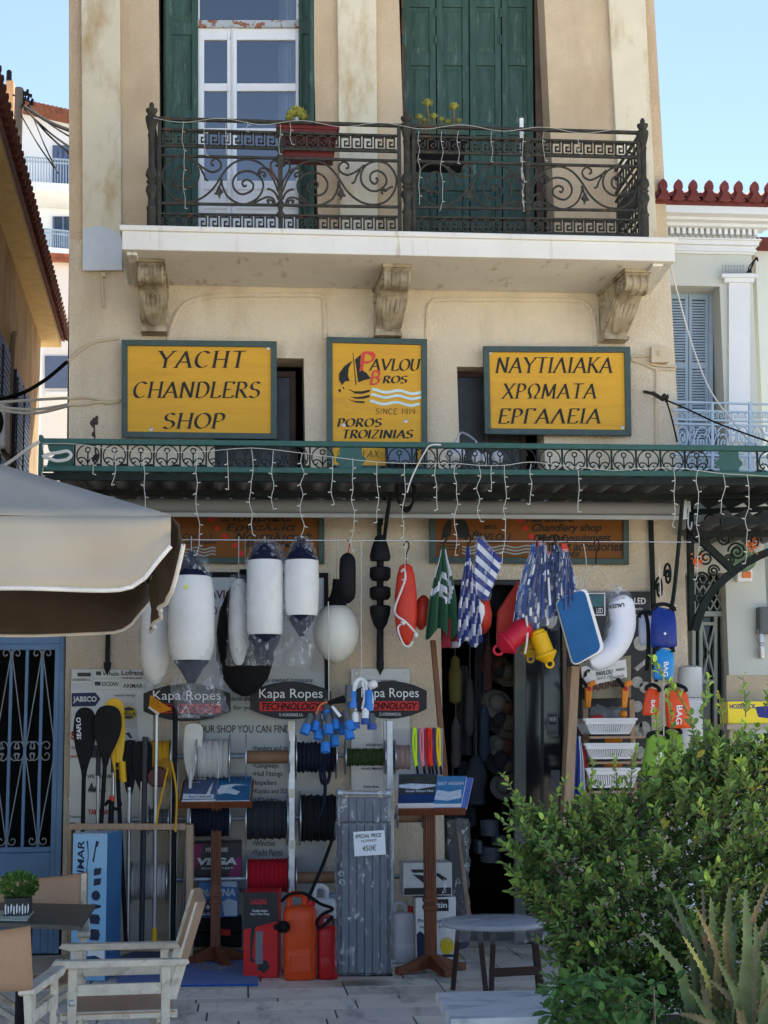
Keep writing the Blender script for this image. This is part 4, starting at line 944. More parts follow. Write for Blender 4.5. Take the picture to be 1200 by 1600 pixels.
m = MB(); nib(m, 'NAYTIΛIAKA', 774, 558, 959, 583, YT, sl=.0, gap=.15); nib(m, 'XPΩMATA', 785, 599, 934, 623, YT, gap=.2); nib(m, 'EPΓAΛEIA', 778, 638, 941, 662, YT, gap=.18)
m.build('lettering', INK, s3, recalc=False); screws(s3, [(766, 551), (973, 668)], YSG)
fl = thing('floodlight', 'small black floodlight mounted in front of the PAVLOU BROS sign', 'lamp', at(630, 730, 11.7))
MB().slab([(602, 690), (653, 690), (653, 728), (604, 728)], 11.7, .07).build('housing', BLACK, fl, bevel=.01); MB().rect(606, 694, 649, 724, 11.694, .005).build('lens', GLASS, fl)
# signs under the awning, its shade put into their darker paint
OYEL = mat('darkened_sign_paint', c3(122, 72, 24), .6, var=.14, vs=3)
YU = 11.93; YV2 = YU - .0035
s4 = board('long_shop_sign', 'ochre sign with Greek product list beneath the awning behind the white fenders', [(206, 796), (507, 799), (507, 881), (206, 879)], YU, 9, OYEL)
m = MB()
for t, x0, y0, x1, y1 in (('Σιδηρικά', 344, 803, 458, 818), ('Εργαλεία', 353, 818, 463, 832), ('Ναυτιλιακά', 367, 832, 488, 845), ('Βερνίκια', 383, 845, 478, 857), ('Χρώματα', 396, 858, 490, 869)): m.txt(t, x0, y0, x1, y1, YV2, shear=.25, off=.02)
m.txt('ΑΦΟΙ', 248, 822, 283, 829, YV2, off=.02); m.txt('ΠΑΥΛΟΥ', 240, 834, 309, 844, YV2, off=.01); m.txt('Ο.Ε.', 315, 835, 337, 843, YV2); m.txt('ΟΙΚΟΔΟΜΙΚΩΝ ΥΛΙΚΩΝ', 240, 846, 337, 850, YV2, off=.02)
m.build('lettering', INK, s4, recalc=False)
def dots(s, pts, Y):
    for x, y in pts: MB().lathe([(.022, 0), (.022, .002)], 14, at(x, y, Y), (0, -1, 0)).build('bullet', REDINK, s)
dots(s4, [(330, 812), (339, 825), (351, 838), (367, 852), (377, 865)], YV2)
def waves(s, x0, x1, ys, Y, amp=1.6):
    m = MB()
    for y0 in ys:
        P = [(lerp(x0, x1, i / 30), y0 + amp * math.sin(i * .62)) for i in range(31)]
        for (a, b), (c, d) in zip(P, P[1:]): m.face([at(a, b - 1.2, Y), at(c, d - 1.2, Y), at(c, d + 1.2, Y), at(a, b + 1.2, Y)])
    m.build('wave_emblem', mat('dull_blue_paint', c3(150, 160, 156), .6), s, recalc=False)
waves(s4, 262, 337, (857, 862, 867), YV2)
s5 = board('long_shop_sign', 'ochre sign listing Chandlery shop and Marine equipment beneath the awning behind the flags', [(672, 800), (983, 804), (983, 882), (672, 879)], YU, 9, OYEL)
m = MB()
for t, x0, y0, x1, y1 in (('Hardware', 822, 804, 897, 816), ('Chandlery shop', 831, 818, 940, 834), ('Marine equipment', 840, 834, 955, 849), ('Yacht accessories', 855, 846, 973, 861), ('Paints', 862, 860, 906, 870)): m.txt(t, x0, y0, x1, y1, YV2, shear=.25, off=.02)
m.txt('PAVLOU', 737, 833, 799, 845, YV2, shear=.2, off=.01); m.txt('BROS', 757, 820, 776, 827, YV2, off=.02); m.txt('SINCE 1919', 760, 846, 792, 850, YV2, off=.01)
m.face([at(x, y, YV2) for x, y in ((713, 812), (728, 813), (734, 830), (732, 842), (714, 840))]); m.face([at(x, y, YV2) for x, y in ((700, 812), (706, 814), (704, 838), (690, 842), (692, 826))])
for y in (848, 853, 858): m.face([at(x, yy, YV2) for x, yy in ((684, y - 1), (716, y), (716, y + 2), (688, y + 1))])
m.build('lettering', INK, s5, recalc=False); dots(s5, [(812, 812), (820, 825), (830, 838), (843, 851), (855, 865)], YV2); waves(s5, 722, 832, (854, 859, 864), YV2)
# ================================================================== wall boards
GBOARD = mat('pale_grey_board', c3(196, 198, 196), .35, var=.05, vs=2, coat=.3)
b1 = thing('logo_board', 'pale wall board covered with marine brand logos behind the paddles', 'board', at(170, 1480, 11.96))
MB().slab([(111, 1045), (240, 1046), (238, 1478), (104, 1478)], 11.96, .02).build('panel', GBOARD, b1, bevel=.003)
YL = 11.955
stk = mat('white_sticker', c3(214, 214, 208), .5, var=.04); navy = mat('navy_print', c3(40, 52, 84), .5); yelp = mat('yellow_print', c3(216, 186, 40), .5)
m = MB()
for q in ((113, 1048, 143, 1068), (147, 1048, 187, 1058), (147, 1062, 187, 1077), (189, 1066, 224, 1077), (112, 1108, 140, 1130), (163, 1080, 212, 1098), (112, 1160, 136, 1176), (110, 1265, 128, 1290), (192, 1138, 214, 1160), (230, 1067, 240, 1085)): MB().rect(*q, YL, .003).build('sticker', stk, b1)
YL2 = 11.951; m = MB()
for t, q in (('D.KORONAKIS S.A.', (114, 1060, 142, 1064)), ('Whale', (160, 1049, 186, 1056)), ('OCEAN', (159, 1065, 185, 1072)), ('Lofrans', (190, 1047, 224, 1055)), ('WINDLASS', (190, 1058, 222, 1061)), ('ARIMAR', (192, 1068, 223, 1075)), ('victron energy', (178, 1085, 211, 1089)), ('WE ARE SIMPLY', (136, 1210, 188, 1216)), ('Pilot House', (138, 1232, 166, 1238)), ('Humminbird', (112, 1166, 134, 1170)), ('Talamex', (108, 1274, 128, 1278)), ('CTEK', (200, 1156, 214, 1160))): m.txt(t, *q, YL2, off=.015)
for q in ((121, 1051, 142, 1057), (148, 1065, 157, 1071), (150, 1049, 158, 1055), (136, 1164, 178, 1184)): m.rect(*q, YL2, .001)
m.slab([(196, 1146), (202, 1144), (207, 1153), (204, 1154)], YL2, .001); m.slab([(137, 1236), (143, 1222), (147, 1232), (150, 1228), (154, 1237)], YL2, .001)
m.build('logo_print', mat('dark_grey_print', (.05, .05, .055), .5), b1, recalc=False)
MB().slab([(112, 1083), (149, 1082), (157, 1092), (149, 1103), (112, 1104)], YL2, .002).build('arrow_logo', navy, b1)
MB().txt('JABSCO', 114, 1088, 151, 1099, YL2 - .002, off=.03).build('logo_lettering', WINK, b1, recalc=False)
o = at(201, 1114, YL2); k = mpp(201, 1114, YL2)
MB().prism([(o.x + 12 * k * math.cos(t * .26), o.y, o.z + 10.5 * k * math.sin(t * .26)) for t in range(24)], (0, .002, 0)).build('oval_logo', yelp, b1)
m = MB(); m.prism([(o.x + 10.5 * k * math.cos(t * .26), o.y - .001, o.z + 9 * k * math.sin(t * .26)) for t in range(24)], (0, .001, 0)); m.build('oval_logo', navy, b1)
MB().rect(189, 1110, 213, 1119, YL2 - .002, .001).build('oval_logo', yelp, b1); MB().txt('HELLA', 191, 1111, 212, 1118, YL2 - .004, off=.03).build('logo_lettering', navy, b1, recalc=False)
m = MB(); m.txt('YAMAHA', 137, 1264, 169, 1273, YL2, off=.03); m.txt('MASTERVOLT', 110, 1180, 138, 1184, YL2, shear=.2, off=.03); m.txt('S', 111, 1142, 118, 1156, YL2, off=.05); m.build('red_print', REDINK, b1, recalc=False)
for x, y in ((109, 1248), (232, 1056), (112, 1472)): MB().lathe([(.008, 0), (.008, .003)], 8, at(x, y, YL), (0, -1, 0)).build('screw', STEEL, b1)
b2 = thing('product_list_board', 'large grey board listing what the shop sells behind the rope spools', 'board', at(412, 1478, 11.95))
MB().slab([(313, 902), (508, 903), (508, 1478), (311, 1478)], 11.95, .02).build('panel', mat('satin_grey_board', c3(176, 178, 178), .35, var=.04, vs=1.5, coat=.2), b2)
m = MB(); m.slab([(506, 896), (513, 896), (515, 1120), (508, 1120)], 11.94, .04); m.slab([(240, 893), (513, 895), (513, 902), (240, 901)], 11.935, .04); m.build('frame', BLACK, b2)
YW = 11.945; m = MB()
for t, q in (('is a family owned company', (384, 1059, 489, 1068)), ('for all Island ships', (330, 1088, 400, 1097)), ('products for your boat', (322, 1102, 425, 1111)), ('IN OUR SHOP YOU CAN FIND:', (296, 1133, 456, 1145)), ('•Fenders and ropes', (395, 1165, 462, 1175)), ('•Filters', (395, 1179, 425, 1188)), ('•Gangways', (395, 1192, 435, 1202)), ('•Hull Fittings', (395, 1205, 441, 1215)), ('•Impellers', (395, 1219, 432, 1229)), ('•Kayaks and SUP', (395, 1232, 452, 1242)), ('•LED lights', (395, 1246, 434, 1255)), ('•Safety Equipment', (395, 1288, 455, 1297)), ('•Winches', (395, 1313, 430, 1322)), ('•Yacht Paints', (395, 1327, 441, 1337)), ('•Faucets', (366, 1385, 400, 1394))): m.txt(t, *q, YW, off=.012)
m.build('lettering', mat('charcoal_print', (.04, .04, .045), .5), b2, recalc=False)
m = MB(); m.txt('NAVIGATE', 316, 922, 392, 936, YW, off=.02); m.txt('TO POROS', 322, 948, 384, 961, YW, off=.02); m.build('heading', mat('dark_red_print', c3(92, 40, 40), .5), b2, recalc=False)
b3 = thing('notice_board', 'small screwed white notice panel between the rope racks', 'board', at(595, 1235, 11.96))
MB().rect(549, 1045, 640, 1235, 11.96, .012).build('panel', GBOARD, b3)
m = MB()
for t, q in (('WE ALSO OFFER REPAIRS', (574, 1062, 620, 1065)), ('SOLAR AND', (572, 1162, 600, 1166)), ('BATTERIES', (565, 1176, 620, 1181)), ('AND MANY MORE', (564, 1199, 622, 1203)), ('Pavlou Bros', (568, 1227, 592, 1231))): m.txt(t, *q, 11.955, off=.012)
m.build('lettering', MATS['charcoal_print'], b3, recalc=False)
for x, y in ((557, 1052), (633, 1051), (557, 1215)): MB().lathe([(.01, 0), (.01, .003)], 8, at(x, y, 11.959), (0, -1, 0)).build('screw', STEEL, b3)
# ---- lens shaped rope brand boards
def kapa(x0, x1, y0, y1, label, Y=11.5):
    s = thing('rope_brand_board', label, 'sign', at((x0 + x1) / 2, y1, Y), 'black rope brand boards on the rack')
    cx, cy, a, b = (x0 + x1) / 2, (y0 + y1) / 2, (x1 - x0) / 2, (y1 - y0) / 2
    pts = [(x0, cy - b * .48)] + [(cx + a * t, cy - b * (1 - .52 * t * t)) for t in (-.8, -.6, -.4, -.2, 0, .2, .4, .6, .8)] + [(x1, cy - b * .48), (x1, cy + b * .48)] + [(cx + a * t, cy + b * (1 - .52 * t * t)) for t in (.8, .6, .4, .2, 0, -.2, -.4, -.6, -.8)] + [(x0, cy + b * .48)]
    MB().slab(pts, Y, .02).build('panel', mat('matt_black_board', (.012, .012, .013), .5), s, bevel=.004)
    Yt = Y - .004; f = lambda u: lerp(x0, x1, u)
    MB().txt('Kapa Ropes', f(.11), cy - b * .62, f(.89), cy + b * .02, Yt).build('lettering', WINK, s, recalc=False)
    MB().rect(f(.115), cy + b * .07, f(.89), cy + b * .56, Yt + .001, .002).build('red_band', REDINK, s)
    MB().txt('TECHNOLOGY', f(.14), cy + b * .13, f(.87), cy + b * .5, Yt - .003, shear=.2, off=.02).build('band_lettering', BLACK, s, recalc=False)
    MB().txt('D. KORONAKIS S.A.', f(.36), cy + b * .68, f(.65), cy + b * .84, Yt).build('small_lettering', WINK, s, recalc=False)
kapa(224, 360, 1068, 1127, 'black Kapa Ropes board behind the largest bagged fender, above the orange broom')
kapa(391, 518, 1065, 1124, 'black Kapa Ropes board in the middle, above the navy rope spool')
kapa(552, 667, 1064, 1123, 'black Kapa Ropes board behind the white shore power adapters')

# ================================================================== rope rack and spools
YK = 11.45
rk = thing('rope_rack', 'galvanised upright rack with axle rods holding the rope spools', 'rack', at(460, 1478, YK))
def upr(x, y0):
    p = at(x, 1300, YK); t = at(x, y0, YK); MB().box(p.x - .022, YK - .12, .001, p.x + .022, YK - .08, t.z).build('upright', STEEL, rk, bevel=.003)
    MB().box(p.x - .022, YK + .14, .001, p.x + .022, YK + .18, t.z).build('upright', STEEL, rk, bevel=.003)
    MB().box(p.x - .03, YK - .25, .001, p.x + .03, YK + .25, .03).build('foot', STEEL, rk, bevel=.003)
for x, y in ((455, 1128), (608, 1126), (272, 1128)): upr(x, y)
for y in (1183, 1281, 1376):
    a, b = at(196, y, YK), at(660, y, YK); MB().tube([(a.x, YK, a.z), (b.x, YK, a.z)], .018, 10).build('axle_rod', STEEL, rk, smooth=True)
m = MB()
for x, y in ((455, 1132), (456, 1238), (457, 1318)): m.rect(x - 4.5, y - 5, x + 4.5, y + 9, YK - .123, .002)
m.build('price_label', mat('cream_label', c3(206, 202, 178), .6), rk)
CARD = mat('brown_cardboard_core', c3(140, 104, 78), .7, var=.15)
ROPES = {}
def rope_mat(n, c, c2=None):
    return mat(n, c, .8, var=.2, vs=140, bump=.9, bs=160, dist=.006, col2=c2)
def spool(x0, x1, yc, r, label, mt, fr=None, Y=YK, flanges=True, turns=None, tails=None, core=9):
    a, b = at(x0, yc, Y), at(x1, yc, Y); a.z = b.z = at((x0 + x1) / 2, yc, Y).z; k = mpp(x0, yc, Y); Lx = b.x - a.x
    s = thing('rope_spool', label, 'rope spool', (a.x + Lx / 2, Y, a.z - (fr or r) * k))
    MB().lathe([(core * k, 0), (core * k, Lx)], 16, a, (1, 0, 0)).build('core', CARD, s, smooth=True)
    if mt:
        n = turns or max(6, int((x1 - x0) / 4)); pr = []
        for i in range(n):
            for j in range(5):
                t = (i + j / 5) / n; rr = r * k * (1 + .035 * math.sin(i * 2.1)); pr.append((rr - .5 * Lx / n * (1 - abs(math.sin(math.pi * j / 5))) * .9, t * Lx))
        pr = [(core * k, 0)] + pr + [(core * k, Lx)]
        MB().lathe(pr, 26, a, (1, 0, 0)).build('rope', mt, s, smooth=True, ang=80)
    if flanges:
        f = (fr or r * 1.3) * k
        for o in (a - Vector((.012, 0, 0)), b + Vector((.004, 0, 0))): MB().lathe([(.03, 0), (f, 0), (f, .008), (.03, .008)], 30, o, (1, 0, 0)).build('flange', STEEL, s, smooth=True, ang=30)
    if tails:
        for pp in tails: MB().tube(catmull([at(x, y, Yq) for x, y, Yq in pp], 6), (x1 - x0) * k / (turns or 14) * .42, 7).build('rope_tail', mt, s, smooth=True)
    return s
RY = rope_mat('yellow_rope', c3(206, 156, 40)); RN = rope_mat('navy_rope', c3(22, 26, 46)); RB = rope_mat('black_rope', c3(24, 25, 28)); RG = rope_mat('grey_rope', c3(96, 98, 100)); RR = rope_mat('red_rope', c3(178, 20, 36)); RO = rope_mat('olive_rope', c3(96, 108, 90)); RP_ = rope_mat('pink_flecked_rope', c3(176, 128, 122), c3(214, 190, 184)); RGB = rope_mat('green_flecked_rope', c3(18, 24, 20), c3(70, 96, 40)); RWG = rope_mat('off_white_rope', c3(196, 194, 188)); RDG = rope_mat('dark_grey_rope', c3(48, 50, 54))
spool(234, 266, 1183, 26, 'yellow rope spool behind the black paddle blade and the broom pole', RY, 30, tails=[[(262, 1200, 11.2), (256, 1230, 11.1), (248, 1262, 11.1), (244, 1290, 11.1)], [(268, 1190, 11.2), (276, 1240, 11.15), (274, 1300, 11.1)]], turns=8)
spool(309, 357, 1185, 30, 'white rope spool at the top left of the rack, beside the white paddle', RWG, 38, turns=17, tails=[[(338, 1160, 11.26), (341, 1185, 11.24), (341, 1216, 11.25)]])
spool(386, 450, 1183, 10, 'empty brown cardboard spool beside the product list, top row of the rack', None, 36, core=10)
spool(464, 523, 1183, 24, 'thick navy rope spool in the top row under the blue shore power plugs', RN, 34, turns=9, tails=[[(505, 1198, 11.2), (508, 1225, 11.18), (506, 1255, 11.18), (497, 1280, 11.18)], [(500, 1200, 11.2), (503, 1222, 11.19), (512, 1222, 11.2), (516, 1205, 11.22)]])
spool(541, 599, 1183, 14, 'thin black and green flecked rope spool in the top row', RGB, 27, turns=14)
spool(618, 650, 1183, 19, 'pink flecked rope spool behind the card of coloured lanyards', RP_, 27, turns=12)
spool(234, 262, 1281, 17, 'small dark grey rope spool behind the paddle shafts', RG, 22, turns=11)
spool(300, 358, 1281, 26, 'wide navy rope spool right below the left book stand tray', RN, 32, turns=26)
spool(386, 447, 1281, 30, 'matt charcoal rope spool in the middle row, left of the galvanised upright', RDG, 40, turns=16)
spool(470, 525, 1278, 36, 'biggest black rope spool beside the wrapped gangway', RB, 42, turns=15)
spool(622, 658, 1276, 9, 'thin olive grey rope spool behind the right book stand', RO, 18, turns=12)
spool(206, 260, 1378, 27, 'pale grey rope spool low down behind the silver pole', RWG, 33, turns=16)
spool(387, 449, 1368, 26, 'bright red rope spool in the bottom row above the red pump box', RR, 32, turns=26)
spool(464, 523, 1371, 9, 'empty brown cardboard spool in the bottom row beside the wrapped gangway', None, 30, core=9)

# ================================================================== paddle rack, paddles, hooks, broom
YP = 11.25
pr_ = thing('paddle_rack', 'pale wooden floor rack holding paddles, hooks and a broom', 'rack', at(240, 1490, YP))
m = MB(); m.rect(110, 1287, 290, 1297, YP - .1, .045); m.build('top_rail', PALEWOOD, pr_, bevel=.006); MB().rect(110, 1289, 290, 1296, YP + .14, .04).build('top_rail', PALEWOOD, pr_, bevel=.006)
MB().slab([(290.5, 1288), (302, 1289), (301, 1494), (290, 1494)], YP - .1, .29).build('side_panel', PALEWOOD, pr_, bevel=.006)
MB().slab([(104, 1288), (111, 1288), (111, 1494), (104, 1494)], YP - .1, .29).build('side_panel', PALEWOOD, pr_, bevel=.006)
MB().rect(112, 1478, 289, 1487, YP - .1, .26).build('bottom_shelf', PALEWOOD, pr_, bevel=.006)
def along(a, b, prof):      # outline from (distance along the line px, half width px)
    ax = Vector((b[0] - a[0], b[1] - a[1])).normalized(); pn = Vector((-ax.y, ax.x))
    l = [(a[0] + ax.x * t + pn.x * h, a[1] + ax.y * t + pn.y * h) for t, h in prof]; r = [(a[0] + ax.x * t - pn.x * h, a[1] + ax.y * t - pn.y * h) for t, h in prof]
    return l + r[::-1]
SUP = [(0, .01), (1, .35), (4, .62), (10, .82), (20, .95), (35, 1), (50, .93), (65, .75), (80, .5), (95, .27), (108, .17)]
OAR = [(0, .3), (2, .7), (6, .92), (14, 1), (40, .98), (60, .85), (75, .6), (88, .3), (95, .22)]
def paddle(a, b, hw, bl, label, bm, sm, Y, prof=SUP, cat='paddle', rib=False):
    p0, p1 = at(*a, Y), at(*b, Y); s = thing('paddle', label, cat, p1)
    sc = bl / prof[-1][0]; o = along(a, b, [(t * sc, h * hw) for t, h in prof])
    MB().slab(o, Y - .008, .016).build('blade', bm, s, bevel=.006, smooth=True, ang=50)
    t = (bl * .8) / math.hypot(b[0] - a[0], b[1] - a[1]); MB().tube([lerp(p0, p1, t), p1], .0155, 10).build('shaft', sm, s, smooth=True)
    if rib: MB().tube([lerp(p0, p1, .06), lerp(p0, p1, t * 1.1)], [.004, .016], 8).build('blade_rib', bm, s, smooth=True)
    return s
YEP = mat('yellow_plastic', c3(224, 172, 20), .4, var=.06); ALU = mat('silver_tube', c3(176, 178, 178), .3, .7, var=.06); OFFW = mat('milky_plastic', c3(206, 202, 190), .45, var=.06)
p1 = paddle((133, 1105), (126, 1478), 18, 112, 'black paddle with white SEAFLO lettering on its blade', BLACK, BLACK, YP)
MB().text('SEAFLO', at(120, 1155, YP - .011), at(119, 1121, YP - .011), at(127, 1155, YP - .011), off=.02).build('lettering', WINK, p1, recalc=False)
paddle((170, 1102), (146, 1478), 22, 95, 'widest plain black paddle blade in front of the yellow paddle', BLACK, BLACK, YP - .05)
py = paddle((178, 1091), (197, 1478), 15, 128, 'yellow kayak paddle with black shaft behind the plain black paddle', YEP, BLACK, YP + .02, prof=[(0, .1), (2, .6), (7, .9), (16, 1), (50, .98), (70, .8), (85, .55), (100, .35), (112, .3)], rib=True)
MB().tube([at(191, 1190, YP), at(193, 1222, YP)], .024, 10).build('blade_socket', YEP, py, smooth=True)
paddle((203, 1156), (199, 1478), 11, 94, 'narrow black oar blade beside the yellow paddle', BLACK, ALU, YP + .06, OAR, 'oar', True)
paddle((222, 1158), (222, 1478), 16, 80, 'black rounded oar blade standing between the narrow oar and the broom', BLACK, ALU, YP + .03, OAR, 'oar')
paddle((303, 1130), (282, 1478), 15, 90, 'milky white oar with silver shaft leaning beside the white rope', OFFW, ALU, YP + .1, OAR, 'oar', True)
def pole_(name, label, cat, a, b, r, mt, Y): return tag(MB().tube([at(*a, Y), at(*b, Y)], r, 10).build(name, mt, smooth=True), label, cat)
pole_('pole', 'thick dark grey tube in front of the rounded oar blade', 'pole', (227, 1151), (221, 1478), .02, mat('charcoal_tube', (.035, .035, .04), .5), YP - .03)
pole_('pole', 'tall black pole with a pale label beside the yellow rope', 'pole', (274, 1095), (270, 1478), .02, BLACK, YP - .02)
bh = thing('boat_hook', 'telescopic boat hook with orange collar and black hook', 'boat hook', at(175, 1478, YP + .03))
MB().tube([at(177, 1205, YP + .04), at(174, 1478, YP + .04)], .012, 10).build('tube', ALU, bh, smooth=True); MB().tube([at(177.5, 1178, YP + .04), at(177, 1207, YP + .04)], .017, 10).build('grip', mat('grey_rubber', (.06, .06, .065), .7), bh, smooth=True)
MB().tube([at(175, 1243, YP + .02), at(175, 1252, YP + .02)], .019, 10).build('collar', mat('orange_red_plastic', c3(214, 60, 30), .4), bh, smooth=True)
m = MB(); m.tube([at(174, 1252, YP), at(173, 1290, YP)], .02, 10); m.tube(catmull([at(175, 1256, YP), at(170, 1252, YP), at(166, 1256, YP), at(166, 1260, YP)], 4), [.014] * 6 + [.012] * 4 + [.008] * 3, 8); m.tube(catmull([at(176, 1262, YP), at(183, 1264, YP), at(188, 1258, YP), at(187, 1252, YP)], 4), .012, 8); m.build('hook', BLACK, bh, smooth=True)
bh2 = thing('boat_hook', 'plain boat hook with grey grip behind the black paddle shafts', 'boat hook', at(151, 1478, YP + .08))
MB().tube([at(153, 1210, YP + .1), at(150, 1478, YP + .1)], .012, 10).build('tube', ALU, bh2, smooth=True); MB().tube([at(154, 1172, YP + .1), at(153, 1212, YP + .1)], .018, 10).build('grip', MATS['grey_rubber'], bh2, smooth=True)
br = thing('broom', 'upside down deck broom with orange bristles on a silver pole', 'broom', at(241, 1478, YP - .06))
MB().tube([at(245, 1116, YP - .06), at(241, 1478, YP - .06)], .013, 10).build('pole', ALU, br, smooth=True)
MB().slab([(233, 1103), (249, 1114), (247, 1118), (231, 1106)], YP - .09, .07).build('head', OFFW, br, bevel=.006)
m = MB(); BRI = mat('orange_bristle', c3(226, 150, 36), .7, var=.25, vs=60)
for i in range(260):
    u = random.random(); v = random.random(); p = at(lerp(233, 249, u), lerp(1103, 1114, u), YP - .09 + .07 * v); q = at(lerp(235, 267, u) + random.uniform(-1.5, 1.5), lerp(1088, 1109, u) - 2 * random.random(), YP - .13 + .15 * v); m.tube([p, q], .0022, 3, cap=False)
m.build('bristles', BRI, br)
MB().tube([at(241.5, 1450, YP - .06), at(241.2, 1474, YP - .06)], .019, 10).build('yellow_end_cap', YEP, br, smooth=True)
flt = thing('throw_float', 'maroon and mustard throw float hanging beside the yellow rope', 'float', at(248, 1228, YP + .1)); q = at(254, 1206, YP + .06)
MB().ball(q + Vector((.015, .05, .02)), .075, .06, .09).build('mustard_half', mat('mustard_plastic', c3(176, 128, 30), .5), flt, smooth=True); MB().lathe([(.02, 0), (.065, 0), (.075, .012), (.065, .03)], 20, at(246, 1214, YP), (0, -1, 0)).build('maroon_disc', mat('maroon_plastic', c3(88, 36, 34), .5), flt, smooth=True, ang=30)

# ================================================================== cartons
def carton(name, label, x0, y0, x1, y1, Y, th, mt, rot=0.0, cat='box', grp=None):
    s = thing(name, label, cat, at((x0 + x1) / 2, y1, Y), grp)
    a, b = at(x0, y1, Y), at(x1, y0, Y); w_ = (b.x - a.x) / math.cos(rot) ; zl, zh = a.z, at((x0 + x1) / 2, y0, Y).z
    zl = .003 if zl < .15 else zl; dx = Vector((math.cos(rot), math.sin(rot), 0)); dy = Vector((-math.sin(rot), math.cos(rot), 0)); o = Vector((a.x, Y, 0))
    P = lambda u, v, e=0.0: o + dx * (w_ * u) - dy * e + Vector((0, 0, lerp(zh, zl, v)))       # u,v over the front face
    PR = lambda u, v, e=0.0: o + dx * (w_ + e) + dy * (th * u) + Vector((0, 0, lerp(zh, zl, v)))
    MB().hexa([P(0, 1), P(1, 1), PR(1, 1), P(0, 1) + dy * th], [P(0, 0), P(1, 0), PR(1, 0), P(0, 0) + dy * th]).build('carton', mt, s, bevel=.003)
    return s, P, PR
def ptext(m, P, t, u0, v0, u1, v1, e=.0025, shear=0, off=.01, rot=False):
    if rot: m.text(t, P(u0, v1, e), P(u0, v0, e), P(u1, v1, e), shear, off)
    else: m.text(t, P(u0, v0, e), P(u1, v0, e), P(u0, v1, e), shear, off)
def ppoly(m, P, pts, e=.002): m.face([P(u, v, e) for u, v in pts])
CBL = mat('light_blue_carton', c3(124, 180, 214), .4, var=.06, vs=3, coat=.3); DBL = mat('deep_blue_print', c3(20, 62, 98), .5)
ar, P, PR = carton('paddle_board_carton', 'tall light blue ARIMAR carton standing in front of the paddles', 110, 1302, 169, 1500, 10.72, .34, CBL, R(-12))
m = MB(); ptext(m, P, 'ARIMAR', .14, .05, .34, .40, rot=True, off=.02, shear=.1); 
for v0, v1, k in ((.05, .22, 0), (.24, .29, 1), (.31, .36, 2), (.39, .46, 3), (.48, .52, 4), (.55, .62, 5), (.65, .73, 6)):
    c = (v0 + v1) / 2
    if k == 0: ppoly(m, P, [(.62, .2), (.58, .19), (.66, .07), (.68, .05), (.76, .055), (.74, .08), (.68, .1)])
    elif k in (1, 2): ppoly(m, P, [(.62, v1), (.64, v0), (.85, v0 - .004), (.82, v1 - .01)])
    elif k == 3: ppoly(m, P, [(.7 + .13 * math.cos(t * .6), c + .035 * math.sin(t * .6)) for t in range(10)])
    elif k == 4: ppoly(m, P, [(.55, c), (.62, v0), (.85, c - .01), (.85, c + .006), (.62, v1)])
    else: ppoly(m, P, [(.52, v0 + .02), (.6, v0), (.8, v0 + .005), (.84, c), (.8, v1), (.55, v1 - .005)])
m.build('logo_print', mat('black_blue_print', (.012, .02, .05), .5), ar, recalc=False)
m = MB(); ppoly(m, P, [(.4, .05), (.44, .05), (.47, .15), (.43, .24), (.46, .34), (.42, .40), (.40, .34), (.41, .24), (.45, .15)], .003); ppoly(m, P, [(0, .9), (.3, .84), (.7, .83), (.98, .86), (.98, .97), (.5, .93), (0, .995)], .003); m.build('blue_print', DBL, ar, recalc=False)
m = MB(); ppoly(m, P, [(.5, .75), (.7, .735), (.95, .76), (.98, .8), (.98, .86), (.5, .86)], .0025); ppoly(m, P, [(0, .79), (.14, .8), (.3, .87), (.3, .9), (0, .99)], .0022); m.build('white_print', WINK, ar, recalc=False)
MB().face([PR(0, 0, .002), PR(1, 0, .002), PR(1, 1, .002), PR(0, 1, .002)]).build('side_print', mat('mid_blue_print', c3(60, 116, 160), .45, var=.1), ar, recalc=False)
m = MB(); m.face([P(.02, .0, .004), P(.98, 0, .004), P(.98, .025, .004), P(.02, .025, .004)]); m.build('tape', FILM, ar, recalc=False)
CBK = mat('black_carton', (.02, .019, .022), .4); MAG = mat('magenta_print', c3(150, 44, 100), .5)
ve, P, PR = carton('battery_carton', 'black and magenta VEGA battery carton on top of the MARINA carton', 303, 1316, 378, 1374, 11.62, .22, CBK)
m = MB(); ppoly(m, P, [(0, .02), (.2, .02), (.12, .5), (0, .8)]); ppoly(m, P, [(.99, .4), (.9, .42), (.7, .98), (.99, .98)]); m.build('magenta_print', MAG, ve, recalc=False)
m = MB(); ptext(m, P, 'MF100000', .24, .14, .7, .27, off=.02); ptext(m, P, 'VEGA', .06, .42, .9, .62, shear=.12, off=.05); ptext(m, P, 'POWER START', .16, .68, .82, .74); m.build('lettering', WINK, ve, recalc=False)
ma, P, PR = carton('battery_carton', 'blue MARINA battery carton under the VEGA carton', 310, 1374.6, 372, 1434, 11.62, .22, mat('marina_blue_carton', c3(58, 132, 190), .4, var=.15, vs=8))
m = MB(); ptext(m, P, 'MARINA', .05, .24, .94, .44, shear=.12, off=.05); ppoly(m, P, [(.55, .02), (.95, .02), (.98, .2), (.6, .18)]); ppoly(m, P, [(.6, .6), (.75, .5), (.98, .58), (.98, .96), (.66, .96)]); m.build('lettering', mat('pale_blue_print', c3(206, 224, 238), .5), ma, recalc=False)
m = MB(); ppoly(m, P, [(0, .55), (.5, .55), (.56, .98), (0, .98)]); m.build('blue_print', DBL, ma, recalc=False)
m = MB(); ptext(m, P, 'MDA-100', .04, .86, .3, .94, e=.004); 
for u in (.1, .24): ppoly(m, P, [(u + .05 * math.cos(t * .5), .72 + .06 * math.sin(t * .5)) for t in range(13)], .004)
m.build('white_print', WINK, ma, recalc=False)
